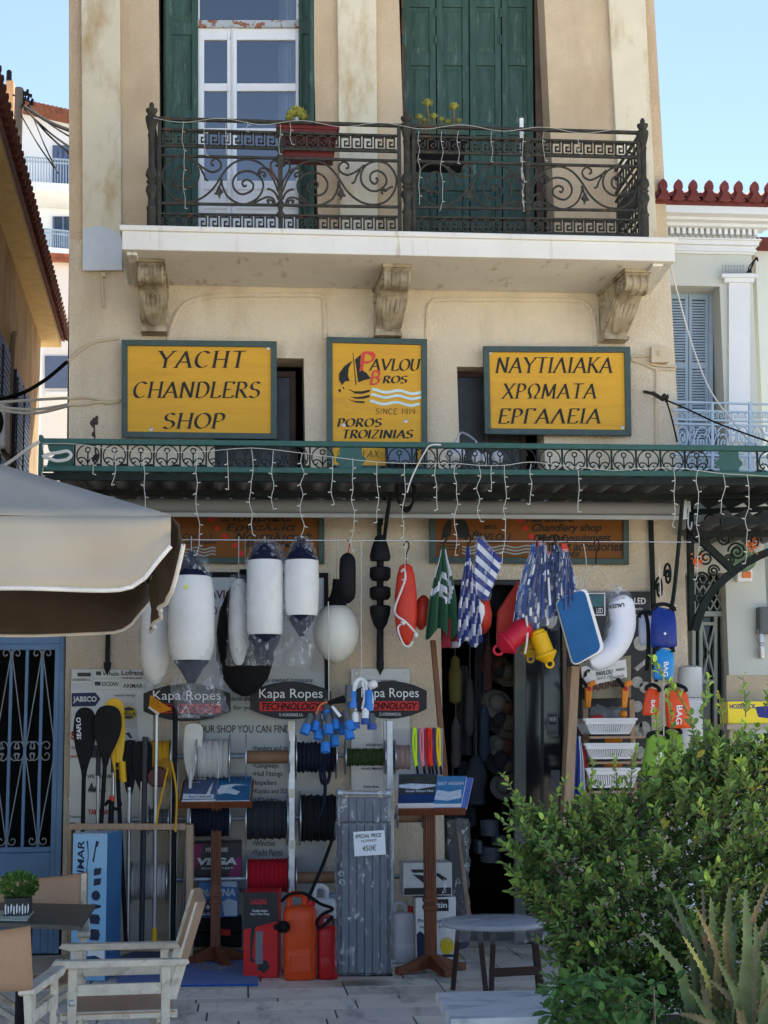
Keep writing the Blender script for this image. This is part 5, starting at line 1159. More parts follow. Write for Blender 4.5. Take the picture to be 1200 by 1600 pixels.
tb = thing('tool_case', 'black plastic case on the floor under the MARINA carton', 'case', at(340, 1480, 11.6))
MB().rect(303, 1435, 378, 1457, 11.6, .26).build('lid', BLACK, tb, bevel=.01); MB().rect(303, 1458, 378, 1480, 11.61, .24).build('base', BLACK, tb, bevel=.01); MB().rect(345, 1452, 360, 1462, 11.58, .02).build('latch', REDINK, tb, bevel=.003)
la, P, PR = carton('pump_carton', 'red and black LALIZAS pump carton in front of the red rope', 380, 1394, 434, 1507, 10.68, .3, mat('red_carton', c3(206, 28, 32), .4, var=.05), R(-6))
m = MB(); ppoly(m, P, [(0, 0), (1, 0), (1, .34), (0, .44)]); ppoly(m, P, [(.24, .4), (.36, .4), (.3, .55), (.26, .75), (.33, .8), (.33, .83), (.2, .8), (.2, .5)]); ppoly(m, P, [(.4, .8), (.7, .8), (.78, .88), (.6, .95), (.4, .9), (.44, .86)]); m.build('black_print', CBK, la, recalc=False)
MB().face([P(.36, .46, .004), P(.57, .46, .004), P(.57, .84, .004), P(.36, .84, .004)]).build('grey_print', mat('grey_print', c3(120, 118, 120), .5), la, recalc=False)
m = MB(); ptext(m, P, 'LALIZAS', .2, .08, .68, .14, e=.004, shear=.15, off=.03); m.build('red_lettering', REDINK, la, recalc=False)
m = MB(); ptext(m, P, 'Double Action', .26, .2, .7, .23, e=.004); ptext(m, P, 'Hand / Floor Pump', .2, .24, .76, .275, e=.004); m.build('lettering', WINK, la, recalc=False)
he, P, PR = carton('cable_reel_carton', 'white cable reel carton with a yellow reel picture behind the right book stand', 650, 1402, 712, 1488, 11.12, .25, mat('white_carton', c3(212, 212, 208), .5, var=.03))
MB().face([P(.2, .03, .002), P(.82, .03, .002), P(.82, .21, .002), P(.2, .21, .002)]).build('black_label', CBK, he, recalc=False); m = MB(); ptext(m, P, 'heltin', .28, .07, .78, .16, e=.004, off=.02); m.build('label_lettering', WINK, he, recalc=False)
m = MB(); ptext(m, P, 'Przedluzacz', .06, .32, .86, .38, e=.003); ptext(m, P, 'bebnowy metal', .1, .42, .8, .47, e=.003); ptext(m, P, '3x2.5mm', .68, .92, .96, .95, e=.003); ppoly(m, P, [(.02, .55), (.1, .5), (.22, .56), (.24, .8), (.2, .98), (.03, .98)]); ppoly(m, P, [(.6, .86), (.92, .86), (.95, .9), (.58, .9)]); m.build('lettering', MATS['black_blue_print'], he, recalc=False)
m = MB(); ppoly(m, P, [(.77 + .17 * math.cos(t * .3), .73 + .13 * math.sin(t * .3)) for t in range(21)], .0035); m.build('reel_picture', yelp, he, recalc=False)
tr, P, PR = carton('tool_carton', 'pale grey tool carton stacked on the cable reel carton', 630, 1348, 706, 1400, 11.1, .25, mat('pale_grey_carton', c3(186, 188, 184), .5, var=.12, vs=12))
m = MB(); ppoly(m, P, [(.02, .76), (.98, .76), (.98, .97), (.02, .97)]); ppoly(m, P, [(.15, .2), (.4, .2), (.45, .3), (.2, .3)]); ppoly(m, P, [(.2, .35), (.5, .4), (.55, .65), (.4, .6)]); ppoly(m, P, [(.7, .3), (.9, .5), (.85, .6), (.68, .4)]); m.build('black_print', CBK, tr, recalc=False)
m = MB(); ptext(m, P, 'Trusdr', .8, .5, .88, .95, rot=True); m.build('lettering', WINK, tr, recalc=False)
# ---- cans
def can(x0, x1, y0, y1, Y, label, mt, capm, th=.2, name='fuel_can', spout=True, body_low=.18):
    s = thing(name, label, 'fuel can', at((x0 + x1) / 2, y1, Y)); a, b = at(x0, y1, Y), at(x1, y0, Y); zl = .003; H = at((x0 + x1) / 2, y0, Y).z - zl; W_ = b.x - a.x; cx = (a.x + b.x) / 2
    def ring(z, sx, sy, dx=0): return [(cx + dx + sx * W_ / 2 * (abs(math.cos(t)) ** .45) * (1 if math.cos(t) >= 0 else -1), Y + th / 2 + sy * th / 2 * (abs(math.sin(t)) ** .45) * (1 if math.sin(t) >= 0 else -1), zl + z * H) for t in [2 * math.pi * i / 24 for i in range(24)]]
    m = MB(); m.loft([ring(0, .9, .9), ring(.02, .98, .98), ring(.3, 1, 1), ring(.34, .975, .96), ring(.38, 1, 1), ring(.7, 1, 1), ring(.78, .97, .98), ring(.82, .86, .9), ring(.84, .6, .7)]); m.build('can_body', mt, s, smooth=True, ang=60)
    m = MB(); h = [(cx - W_ * .32, Y + th / 2, zl + H * .82), (cx - W_ * .3, Y + th / 2, zl + H * .95), (cx - W_ * .1, Y + th / 2, zl + H * .98), (cx + W_ * .12, Y + th / 2, zl + H * .94), (cx + W_ * .16, Y + th / 2, zl + H * .83)]
    m.tube(catmull(h, 5), .02, 10); m.build('handle', mt, s, smooth=True)
    MB().lathe([(.026, 0), (.028, .01), (.028, .05), (.02, .055)], 14, (cx + W_ * .3, Y + th * .5, zl + H * .8), (.25, 0, 1)).build('cap', capm, s, smooth=True, ang=40)
    return s, cx, zl, H, W_
ORC = mat('orange_fuel_plastic', c3(226, 78, 30), .4, var=.05); REC = mat('red_fuel_plastic', c3(196, 36, 40), .4, var=.06); MILK = mat('milky_can_plastic', c3(206, 206, 204), .4, var=.05)
s, cx, zl, H, W_ = can(443, 496, 1396, 1513, 10.5, 'orange plastic fuel can standing between the red pump carton and the wrapped gangway', ORC, REC, .24)
m = MB(); m.lathe([(.03, 0), (.04, .02), (.04, .06), (.02, .08), (.02, .12)], 14, (cx - W_ * .42, 10.49, zl + H * .62), (-.6, -.8, .1)); m.build('spout_cap', BLACK, s, smooth=True, ang=40)
MB().box(cx - W_ * .28, 10.495, zl + H * .1, cx + W_ * .3, 10.502, zl + H * .28).build('moulded_panel', ORC, s, bevel=.003)
s, cx, zl, H, W_ = can(497, 529, 1432, 1512, 10.52, 'red fuel can in a clear bag squeezed beside the wrapped gangway', REC, BLACK, .2)
MB().lathe([(W_ * .52, 0), (W_ * .6, .1), (W_ * .62, H * .6), (W_ * .5, H * .95), (W_ * .25, H * 1.08)], 18, (cx, 10.62, zl), (0, 0, 1)).build('clear_bag', FILM, s, smooth=True)
can(484, 527, 1384, 1470, 11.0, 'white water can with blue grey cap behind the orange fuel can', MILK, mat('blue_grey_cap', c3(120, 140, 156), .4), .22, 'water_can')
can(613, 650, 1412, 1486, 11.2, 'milky white can with red cap left of the cable reel carton', MILK, REC, .22, 'water_can')
tag(MB().tube(catmull([at(x, y, Y) for x, y, Y in ((520, 1310, 11), (505, 1350, 10.9), (490, 1385, 10.8), (480, 1408, 10.7))] , 6), .012, 8).build('hose', BLACK, smooth=True), 'straight black hose running down beside the wrapped gangway', 'hose')
tag(MB().tube(catmull([at(x, y, Y) for x, y, Y in ((440, 1408, 10.6), (452, 1398, 10.55), (475, 1396, 10.5), (500, 1412, 10.48), (520, 1420, 10.46), (505, 1428, 10.46), (495, 1440, 10.5), (500, 1450, 10.5), (520, 1432, 10.46))], 6), .011, 8).build('hose', BLACK, smooth=True), 'curled black rubber hose lying over the orange fuel can', 'hose')
# ---- wrapped folded gangway
gw = thing('folded_gangway', 'folded grey slatted gangway wrapped in clear plastic standing upright', 'gangway', at(569, 1527, 10.25))
SL = mat('grey_slat_composite', c3(92, 97, 106), .5, var=.1, vs=8); YW2 = 10.25
m = MB()
for i in range(6):
    xa, xb = lerp(533, 606, i / 6), lerp(533, 606, (i + 1) / 6); m.slab([(xa + .6, 1287), (xb - .6, 1287), (xb - .6, 1521), (xa + .6, 1521)], YW2, .05)
m.build('lower_slats', SL, gw, bevel=.004)
m = MB()
for i in range(6):
    xa, xb = lerp(532, 607, i / 6), lerp(532, 607, (i + 1) / 6); m.slab([(xa + .6, 1246), (xb - .6, 1246), (xb - .6, 1284), (xa + .6, 1284)], YW2 + .01, .05)
m.build('upper_slats', SL, gw, bevel=.004)
m = MB(); m.rect(528, 1285, 533, 1524, YW2 - .01, .16); m.rect(606, 1285, 611, 1524, YW2 - .01, .16); m.rect(533, 1280, 606, 1522, YW2 + .07, .06); m.build('side_rails', mat('dark_grey_frame', c3(58, 62, 68), .5, .3), gw, bevel=.006)
m = MB(); m.rect(528, 1521.5, 614, 1526, YW2 - .03, .22); m.build('base_plate', BLACK, gw, bevel=.008)
m = MB(); a, b = at(531, 1239, YW2), at(606, 1240, YW2); m.tube([a, b], .012, 10); 
for q in (a, b): m.lathe([(.03, 0), (.03, .03)], 14, q - Vector((.015, 0, 0)), (1, 0, 0))
m.build('top_axle', STEEL, gw, smooth=True, ang=40)
m = MB()
for x, y in ((533, 1265), (605, 1265), (533, 1365), (534, 1378), (536, 1380)): o = at(x, y, YW2 - .015); m.tube([o + Vector((.016 * math.cos(t * .5), 0, .016 * math.sin(t * .5))) for t in range(13)], .004, 6)
m.build('ring_bolts', STEEL, gw, smooth=True)
def wrap(x0, x1, y0, y1, Ya, Yb, n=40, mm=26, amp=.012):
    mB = MB(); rows = []
    for j in range(mm + 1):
        y = lerp(y0, y1, j / mm); row = []
        for i in range(n):
            t = i / n * 4; sx = [lerp(x0, x1, t), x1, lerp(x1, x0, t - 2), x0][int(t)]; Y = [Ya, lerp(Ya, Yb, t - 1), Yb, lerp(Yb, Ya, t - 3)][int(t)]
            p = at(sx, y, Ya); p.y = Y; p += Vector((random.uniform(-1, 1), random.uniform(-1, .3), 0)) * amp; row.append(p)
        rows.append(row)
    return mB.loft(rows, False)
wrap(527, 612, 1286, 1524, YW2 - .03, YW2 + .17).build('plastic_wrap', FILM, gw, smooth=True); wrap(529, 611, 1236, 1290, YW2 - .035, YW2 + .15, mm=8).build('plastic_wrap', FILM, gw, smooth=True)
m = MB(); m.slab([(552, 1300), (601, 1297), (603, 1335), (554, 1338)], YW2 - .05, .003); tg = m.build('price_tag', mat('white_paper', c3(226, 228, 230), .6, var=.02), gw)
m = MB(); m.txt('SPECIAL PRICE', 555, 1304, 596, 1310, YW2 - .0525, sl=-.06, shear=.1, off=.012); m.txt('ALUMINIUM', 564, 1312, 588, 1316, YW2 - .0525, sl=-.06); m.txt('450€', 566, 1321, 588, 1330, YW2 - .0525, sl=-.05, shear=.1); m.build('lettering', INK, tg, recalc=False)
pk = thing('wrapped_package', 'slim black package in plastic leaning by the shop door', 'package', at(720, 1490, 11.3))
MB().slab([(697, 1282), (712, 1274), (735, 1480), (704, 1490)], 11.3, .1).build('package_body', BLACK, pk, bevel=.02); MB().slab([(712, 1300), (718, 1300), (738, 1440), (734, 1470)], 11.36, .06).build('cardboard_edge', CARD, pk, bevel=.004)
wrap(700, 733, 1280, 1488, 11.27, 11.42, amp=.015, n=20).build('plastic_wrap', FILM, pk, smooth=True)
# ---- book stands
def stand(label, tray, post, base_y, Y, books):
    s = thing('book_stand', label, 'stand', at((post[0] + post[1]) / 2, base_y, Y))
    c = [at(x, y, Yq) for x, y, Yq in tray]        # bl, br, tr, tl
    zb0 = (c[0].z + c[1].z) / 2; zt0 = (c[2].z + c[3].z) / 2
    for i in (0, 1): c[i].z = zb0
    for i in (2, 3): c[i].z = zt0
    N = (c[1] - c[0]).cross(c[3] - c[0]).normalized(); N = N if N.z > 0 else -N
    def P(u, v, e=0): return c[0] + (c[1] - c[0]) * u + (c[3] - c[0]) * v + ((c[2] - c[3]) - (c[1] - c[0])) * (u * v) + N * e
    MB().hexa([P(0, 0, -.03), P(1, 0, -.03), P(1, 1, -.03), P(0, 1, -.03)], [P(0, 0), P(1, 0), P(1, 1), P(0, 1)]).build('tray', WOOD, s, bevel=.006)
    MB().hexa([P(-.01, -.03, -.03), P(1.01, -.03, -.03), P(1.01, 0, -.03), P(-.01, 0, -.03)], [P(-.01, -.03, .025), P(1.01, -.03, .025), P(1.01, 0, .025), P(-.01, 0, .025)]).build('ledge', WOOD, s, bevel=.004)
    ym = (tray[0][2] + tray[2][2]) / 2; a, b = at(post[0], 1400, Y), at(post[1], 1400, Y); w_ = b.x - a.x; cx = (a.x + b.x) / 2
    m = MB(); m.box(cx - w_ / 2, Y, .1, cx + w_ / 2, Y + w_, (zb0 + zt0) / 2 - .035)
    for i in range(4): x = cx - w_ * .33 + i * w_ * .22; m.tube([(x, Y - .001, .55), (x, Y - .001, (zb0 + zt0) / 2 - .1)], .006, 6)
    for z in (.42, .47): m.box(cx - w_ * .62, Y - w_ * .12, z, cx + w_ * .62, Y + w_ * 1.12, z + .025)
    m.build('post', WOOD, s, bevel=.006)
    for rz in (0, 1, 2, 3):
        m = MB(); m.M = Matrix.Translation((cx, Y + w_ / 2, 0)) @ Matrix.Rotation(R(20 + 90 * rz), 4, 'Z'); m.prism([(.02, -.03, .03), (.24, -.03, .003), (.26, -.03, .003), (.26, -.03, .05), (.2, -.03, .06), (.05, -.03, .12), (.02, -.03, .12)], (0, .06, 0)); m.build('foot', WOOD, s, bevel=.005)
    for (u0, v0, u1, v1, th, lab, mt, prints) in books:
        B = thing('pilot_book', lab, 'book', P((u0 + u1) / 2, v0, .001))
        MB().hexa([P(u0, v0, .002), P(u1, v0, .002), P(u1, v1, .002), P(u0, v1, .002)], [P(u0, v0, th), P(u1, v0, th), P(u1, v1, th), P(u0, v1, th)]).build('pages', mat('white_paper', c3(226, 228, 230), .6, var=.02), B)
        e = th + .003; MB().hexa([P(u0, v0 + .01, th), P(u1, v0 + .01, th), P(u1, v1, th), P(u0, v1, th)], [P(u0, v0 + .01, e), P(u1, v0 + .01, e), P(u1, v1, e), P(u0, v1, e)]).build('cover', mt, B, bevel=.001)
        Q = lambda u, v: P(lerp(u0, u1, u), lerp(v0, v1, v), e + .0015)
        for k, (kind, arg, pm) in enumerate(prints):
            m = MB(); QQ = lambda u, v: Q(u, v) + N * .0006 * k
            if kind == 't':
                for t, a1, b1_, c1, d1 in arg: m.text(t, QQ(a1, d1), QQ(c1, d1), QQ(a1, b1_), 0, .015)
            else:
                for pp in arg: m.face([QQ(u, v) for u, v in pp])
            m.build('cover_print', pm, B, recalc=False)
    return s
BK1 = mat('slate_blue_cover', c3(70, 86, 116), .3, var=.15, vs=12, coat=.5); BK2 = mat('ocean_blue_cover', c3(30, 96, 140), .3, var=.3, vs=14, coat=.5); BK3 = mat('navy_cover', c3(26, 62, 110), .3, coat=.5); BK4 = mat('turquoise_cover', c3(60, 130, 172), .3, var=.25, vs=14, coat=.5); FOAM = mat('sea_foam_print', c3(206, 214, 218), .4, var=.2, vs=30); RIDGE = mat('dark_hills_print', c3(60, 66, 62), .4, var=.4, vs=20); BK5 = mat('periwinkle_cover', c3(96, 124, 190), .3, coat=.5)
stand('brown wooden book stand on the left carrying two sailing pilot books', [(279, 1257, 11.22), (393, 1256, 11.22), (397, 1216, 11.5), (287, 1219, 11.5)], (329, 345), 1486, 11.36,
      [(.04, .03, .5, .97, .03, 'slate blue Peloponnese pilot book on the left tray of the left stand', BK1, [('t', [('Peloponnese', .15, .82, .62, .93), ('Sailing Pilot', .15, .7, .45, .77)], WINK), ('p', [[(.7, .2), (.82, .2), (.86, .75), (.78, .5)]], FOAM), ('p', [[(.02, .02), (.95, .02), (.95, .2), (.02, .24)]], FOAM), ('t', [('Rod Heikell', .2, .07, .85, .16)], INK)]),
       (.5, .03, .97, 1.0, .02, 'deep blue sailing book with a foaming wave cover on the left stand', BK2, [('p', [[(.05, .25), (.3, .3), (.6, .22), (.7, .35), (.4, .5), (.5, .6), (.9, .62), (.5, .68), (.1, .62), (.02, .4)]], FOAM)])])
stand('brown wooden book stand on the right beside the wrapped gangway', [(623, 1266, 10.62), (727, 1268, 10.62), (737, 1221, 10.95), (625, 1219, 10.95)], (664, 682), 1503, 10.72,
      [(.5, .03, 1.02, 1.04, .012, 'periwinkle blue chart folder under the two books of the right stand', BK5, []), (-.02, .04, .52, 1.02, .05, 'Greek Waters Pilot book with dark hills and blue band on the right stand', BK3, [('p', [[(.02, .3), (.98, .3), (.98, .97), (.02, .97)]], RIDGE), ('p', [[(.02, .52), (.5, .46), (.98, .56), (.98, .62), (.3, .66), (.02, .62)]], FOAM), ('t', [('Greek Waters Pilot', .2, .36, .94, .44)], WINK)]),
       (.5, .05, .93, .98, .04, 'turquoise EAST AEGEAN book on the right stand', BK4, [('p', [[(.04, .15), (.5, .1), (.96, .2), (.9, .5), (.5, .42), (.1, .5)]], FOAM), ('t', [('EAST AEGEAN', .1, .66, .94, .78)], WINK)])])
# ---- card of lanyards
ly = thing('lanyard_card', 'grey pegboard card with neon yellow, pink, red, purple and yellow lanyards', 'lanyard card', at(666, 1213, 11.2))
MB().rect(641, 1138, 692, 1212, 11.2, .015).build('pegboard', mat('grey_pegboard', c3(150, 150, 148), .6, var=.25, vs=120), ly)
for x, c in ((648, (196, 240, 40)), (659, (226, 130, 150)), (667, (190, 24, 36)), (672, (240, 60, 30)), (678, (76, 48, 92)), (685, (236, 200, 30))):
    m = MB(); m.tube(catmull([at(x - 1.5, 1140, 11.18), at(x - 2.5, 1160, 11.17), at(x - 1, 1180, 11.17), at(x + 2, 1198, 11.17)], 5), .008, 6); m.tube(catmull([at(x + 1.5, 1140, 11.18), at(x + 2, 1165, 11.165), at(x + 2, 1185, 11.17), at(x + 3.5, 1198, 11.17)], 5), .008, 6)
    m.tube(catmull([at(x - 1.5, 1140, 11.18), at(x, 1138, 11.18), at(x + 1.5, 1140, 11.18)], 4), .008, 6)
    lo = m.build('lanyard', mat('lanyard_%d_%d' % (c[0], c[1]), c3(*c), .7), ly, smooth=True); MB().tube([at(x + 3, 1196, 11.17), at(x + 5, 1210, 11.17)], .009, 6).build('clip', BLACK, lo)
# ---- door mat
mt_ = thing('welcome_mat', 'blue welcome doormat with faded golden script', 'doormat', at(300, 1510, 10.7))
z = .016
MB().prism([atz(x, y, z) for x, y in ((180, 1497), (215, 1484), (360, 1482), (382, 1485), (404, 1500), (403, 1537), (185, 1540))], (0, 0, -.014)).build('pile', mat('royal_blue_carpet', c3(10, 82, 158), .95, var=.12, vs=60, bump=.6, bs=200, sheen=.3), mt_, bevel=.004)
GOLD = mat('faded_gold_print', c3(176, 160, 124), .9, var=.3)
m = MB(); q = lambda x, y: atz(x, y, z + .002); m.text('Welcome', q(268, 1492), q(350, 1492), q(266, 1504), .25); m.text('Aboard', q(300, 1503), q(372, 1503), q(298, 1514), .25)
for i in range(8): a = i * math.pi / 4; c = q(244, 1512); d = Vector((math.cos(a), math.sin(a), 0)); n = Vector((-d.y, d.x, 0)); m.face([c + n * .03, c + d * (.2 if i % 2 == 0 else .12), c - n * .03])
m.build('script', GOLD, mt_, recalc=False)
# ================================================================== hanging goods
wire = MB(); a, b = at(200, 838, 10.75), at(1080, 851, 10.75); a.z = b.z = at(640, 845, 10.75).z; HZ = a.z
tag(MB().tube([a, b], .003, 5).build('hanging_wire', STEEL), 'thin steel wire stretched under the awning to hang goods from', 'wire')
def hook(x, y0, y1, Y=10.75, mt=None):
    return MB().tube(catmull([at(x - 3, y0 + 6, Y), at(x - 2, y0, Y), at(x + 3, y0 - 2, Y), at(x + 5, y0 + 6, Y), at(x + 1, lerp(y0, y1, .5), Y), at(x, y1, Y)], 5), .005, 5)
def bag_loft(pts, Y, dep=.7, n=26, amp=.010, seed=1):      # crinkled bag: rows of (y, xleft, xright)
    rnd = random.Random(seed); m = MB(); rows = []
    dense = []
    for (y0, a0, b0), (y1, a1, b1) in zip(pts, pts[1:]):
        for k in range(5): t = k / 5; dense.append((lerp(y0, y1, t), lerp(a0, a1, t), lerp(b0, b1, t)))
    dense.append(pts[-1])
    for y, xa, xb in dense:
        row = []; r = (xb - xa) / 2; k = mpp(xa, y, Y)
        for i in range(n):
            t = 2 * math.pi * i / n; p = at((xa + xb) / 2 + r * math.cos(t), y, Y); p.y = Y + r * k * dep * math.sin(t)
            f = 1 + .0; p += Vector((rnd.uniform(-1, 1), rnd.uniform(-1, 1), 0)) * amp; row.append(p)
        rows.append(row)
    return m.loft(rows, False)
def lathe_px(m, pts, cx, Y, n=28, sq=1.0, lean=0.0):        # (y, half width px) rows about x=cx
    rows = []
    for y, r in pts:
        k = mpp(cx, y, Y); c = at(cx + lean * (y - pts[0][0]), y, Y)
        rows.append([c + Vector((r * k * math.cos(2 * math.pi * i / n), r * k * sq * math.sin(2 * math.pi * i / n), 0)) for i in range(n)])
    return m.loft(rows)
def fender(label, cx, Y, body, top=None, bot=None, bag=None, seed=1, lean=0.0, line=None):
    s = thing('boat_fender', label, 'fender', at(cx, body[-1][0], Y), 'bagged white boat fenders under the awning')
    lathe_px(MB(), body, cx, Y, lean=lean).build('fender_body', FENDW, s, smooth=True, ang=50)
    if top: lathe_px(MB(), top, cx, Y, lean=lean).build('top_cap', NAVY, s, smooth=True, ang=50)
    if bot: lathe_px(MB(), bot, cx, Y, lean=lean).build('end_cap', NAVY, s, smooth=True, ang=50)
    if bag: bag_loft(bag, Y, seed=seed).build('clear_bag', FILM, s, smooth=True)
    y0 = (top or body)[0][0]; MB().tube([at(cx, 838, 10.75), at(cx, y0 + 4, Y)], .004, 5).build('lanyard', STRING, s)
    return s
fender('biggest white fender with navy ends, in a long clear bag by the parasol corner', 299, 10.6, [(901, 30), (905, 32.5), (925, 35), (960, 36), (1000, 36), (1018, 34), (1032, 29)], [(862, 5), (868, 8), (885, 19), (901, 29.5)], [(1032, 28.5), (1045, 19), (1060, 10), (1068, 6)],
       [(862, 293, 305), (875, 275, 326), (895, 266, 331), (930, 262, 337), (1000, 261, 338), (1040, 265, 347), (1085, 268, 352), (1112, 275, 358), (1120, 278, 340)], 3)
fender('white fender without caps in clear film behind the parasol corner, left of the biggest fender', 242, 10.95, [(925, 8), (932, 16), (950, 21), (990, 23), (1030, 23), (1052, 18), (1066, 9), (1070, 4)], None, None, [(915, 236, 250), (930, 222, 262), (1000, 218, 266), (1050, 221, 264), (1076, 232, 252)], 5)
fender('middle white fender with navy ends in clear bag, between the biggest and the pointed one', 414, 10.65, [(876, 26.5), (880, 28), (930, 28.5), (985, 28), (992, 26)], [(849, 12), (853, 17), (866, 22), (876, 26)], [(992, 25.5), (1008, 20), (1024, 11), (1030, 7)],
       [(842, 404, 420), (852, 392, 444), (870, 386, 446), (930, 384, 445), (1000, 384, 445), (1025, 386, 444), (1040, 395, 438)], 7)
fender('dull white fender half hidden behind the middle navy capped fender', 373, 10.85, [(905, 8), (912, 12), (940, 15), (985, 16), (1015, 14), (1034, 8), (1039, 4)], None, None, [(898, 362, 384), (915, 357, 392), (990, 356, 392), (1020, 354, 396), (1040, 352, 400)], 9)
fender('smaller bagged white fender with pointed navy tip left of the white ball buoy', 471, 10.65, [(876, 26), (880, 27), (920, 27.5), (955, 26), (962, 24)], [(842, 5), (850, 11), (866, 20), (876, 25.5)], [(962, 22), (970, 19), (985, 9), (994, 4)],
       [(838, 463, 479), (850, 455, 490), (875, 444, 498), (960, 443, 498), (1000, 444, 494), (1036, 446, 486), (1042, 452, 482)], 11)
tag(MB().slab([(288, 914), (292, 913), (293, 920), (289, 921)], 10.44, .002).build('price_sticker', mat('neon_yellow_label', c3(220, 226, 60), .5)), 'tiny neon yellow price sticker on the biggest white fender', 'sticker')
wb = thing('ball_buoy', 'big round white ball buoy with black top beside the bagged fenders', 'buoy', at(525, 1036, 10.9))
lathe_px(MB(), [(944, 8), (947, 17), (955, 26), (968, 33), (985, 36.5), (1002, 34.5), (1018, 27), (1030, 16), (1036, 4)], 525, 10.9).build('ball', mat('cream_white_vinyl', c3(214, 212, 200), .35, var=.03), wb, smooth=True, ang=80)
lathe_px(MB(), [(905, 5), (918, 6), (930, 9), (940, 15), (947, 17.5)], 525, 10.9).build('black_neck', BLACK, wb, smooth=True)
MB().tube([at(527, 846, 10.75), at(526, 906, 10.9)], .004, 5).build('lanyard', STRING, wb)
bb = thing('ball_buoy', 'huge matt black buoy in shade behind the bagged fenders', 'buoy', at(383, 1088, 11.25))
lathe_px(MB(), [(890, 8), (905, 16), (930, 30), (955, 40), (990, 45), (1030, 45), (1060, 36), (1080, 20), (1088, 5)], 383, 11.25).build('ball', mat('matt_black_rubber', (.008, .008, .009), .85), bb, smooth=True, ang=80)
MB().tube([at(383, 843, 10.8), at(383, 893, 11.25)], .005, 5).build('lanyard', STRING, bb)
sf = thing('boat_fender', 'small slim black fender with red string between the white ball and the shackled wire', 'fender', at(543, 942, 10.7))
lathe_px(MB(), [(864, 3), (867, 8), (873, 12), (885, 13), (925, 13), (935, 11), (941, 5), (943, 2)], 543, 10.7).build('fender_body', BLACK, sf, smooth=True, ang=60)
MB().tube(catmull([at(543, 843, 10.75), at(546, 852, 10.72), at(543, 866, 10.7)], 4), .005, 5).build('lanyard', mat('red_string', c3(170, 60, 60), .8), sf)
cf = thing('chain_fender', 'tall black stacked fender of cones and drums in front of the centre bracket', 'fender', at(594, 1048, 10.85))
for pts in ([(838, 7), (842, 9), (858, 14), (870, 16.5), (876, 15)], [(886, 13), (888, 16.5), (902, 16.5), (907, 13)], [(917, 13), (919, 16.5), (932, 16.5), (937, 13)], [(946, 13), (948, 16.5), (958, 16), (975, 11), (984, 5)]):
    lathe_px(MB(), pts, 594, 10.85).build('drum', BLACK, cf, smooth=True, ang=40)
MB().tube([at(594, 836, 10.85), at(594, 1046, 10.85)], .025, 8).build('core_tube', BLACK, cf, smooth=True)
tag(hook(634, 848, 884).build('s_hook', BLACK), 'black wire hook holding the red rescue float', 'hook')
RV = mat('red_orange_vinyl', c3(196, 52, 34), .45, var=.1, bump=.1, bs=15)
rf = thing('rescue_float', 'tall red orange rescue float looped with white rope', 'float', at(634, 1008, 10.7))
lathe_px(MB(), [(881, 4), (885, 10), (900, 14), (930, 17.5), (965, 17.5), (985, 15), (1000, 10), (1008, 4)], 634, 10.7, sq=.7).build('float_body', RV, rf, smooth=True, ang=70)
MB().tube(catmull([at(x, y, Y) for x, y, Y in ((627, 893, 10.66), (632, 891, 10.64), (633, 905, 10.61), (626, 925, 10.61), (617, 950, 10.65), (620, 962, 10.6), (634, 972, 10.58), (650, 990, 10.6), (648, 996, 10.6))], 6), .0075, 7).build('rope', ROPEW, rf, smooth=True)
MB().tube(catmull([at(x, y, Y) for x, y, Y in ((630, 974, 10.6), (622, 980, 10.6), (625, 995, 10.6), (632, 1008, 10.62), (640, 1010, 10.62), (645, 1002, 10.62))], 6), .0065, 7).build('rope', ROPEW, rf, smooth=True)
m = MB(); m.ball(at(630, 973, 10.58), .018, .018, .018, 8, 6); m.ball(at(650, 992, 10.59), .016, .016, .02, 8, 6); m.build('rope_knot', ROPEW, rf, smooth=True)
tag(lathe_px(MB(), [(930, 3), (936, 9), (950, 13), (965, 12), (975, 10), (984, 3)], 662, 10.85, lean=-.08).build('small_red_buoy', RV, smooth=True, ang=70), 'small red buoy half hidden between the rescue float and the green flag', 'buoy')
# ---- flags
def drape(m, top, bl, br, Y, folds=5, amp=.03, col=None, nu=28, nv=26, gather=.12, hem=0.0, seed=0):
    """cloth gathered at the top point, spreading to bottom corners bl..br with hanging folds"""
    rnd = random.Random(seed); ph = [rnd.uniform(0, 6.28) for _ in range(4)]; rows = []
    for j in range(nv + 1):
        v = j / nv; row = []
        for i in range(nu + 1):
            u = i / nu; s = gather + (1 - gather) * min(1, v * 1.6) ** .7
            xb = lerp(bl[0], br[0], u); yb = lerp(bl[1], br[1], u) + hem * math.sin(u * 9 + ph[0])
            x = lerp(top[0] + (xb - top[0]) * gather * (1 - v), xb, s * v + (s - .0) * (1 - v) * .55 * min(1, v * 3)); y = lerp(top[1], yb, v)
            p = at(x, y, Y); p.y = Y + amp * (.35 + v) * (math.sin(u * folds * 6.28 + ph[1] + v * .8) + .4 * math.sin(u * folds * 13 + ph[2])) + .03 * math.sin(v * 7 + ph[3]) * .3
            row.append(p)
        rows.append(row)
    o = len(m.v)
    for j in range(nv):
        for i in range(nu):
            if col: m.col = col((i + .5) / nu, (j + .5) / nv)
            m.face([rows[j][i], rows[j][i + 1], rows[j + 1][i + 1], rows[j + 1][i]])
    m.col = None; return m
def weld(o, mod=.0006):
    bm = bmesh.new(); bm.from_mesh(o.data); bmesh.ops.remove_doubles(bm, verts=bm.verts, dist=.0003); bm.to_mesh(o.data); bm.free(); o.data.polygons.foreach_set('use_smooth', [True] * len(o.data.polygons))
    s = o.modifiers.new('cloth', 'SOLIDIFY'); s.thickness = .004; return o
CLOTH = mat('flag_cloth', (.9, .9, .9), .75, var=.06, vs=20, tint=True, sheen=.2)
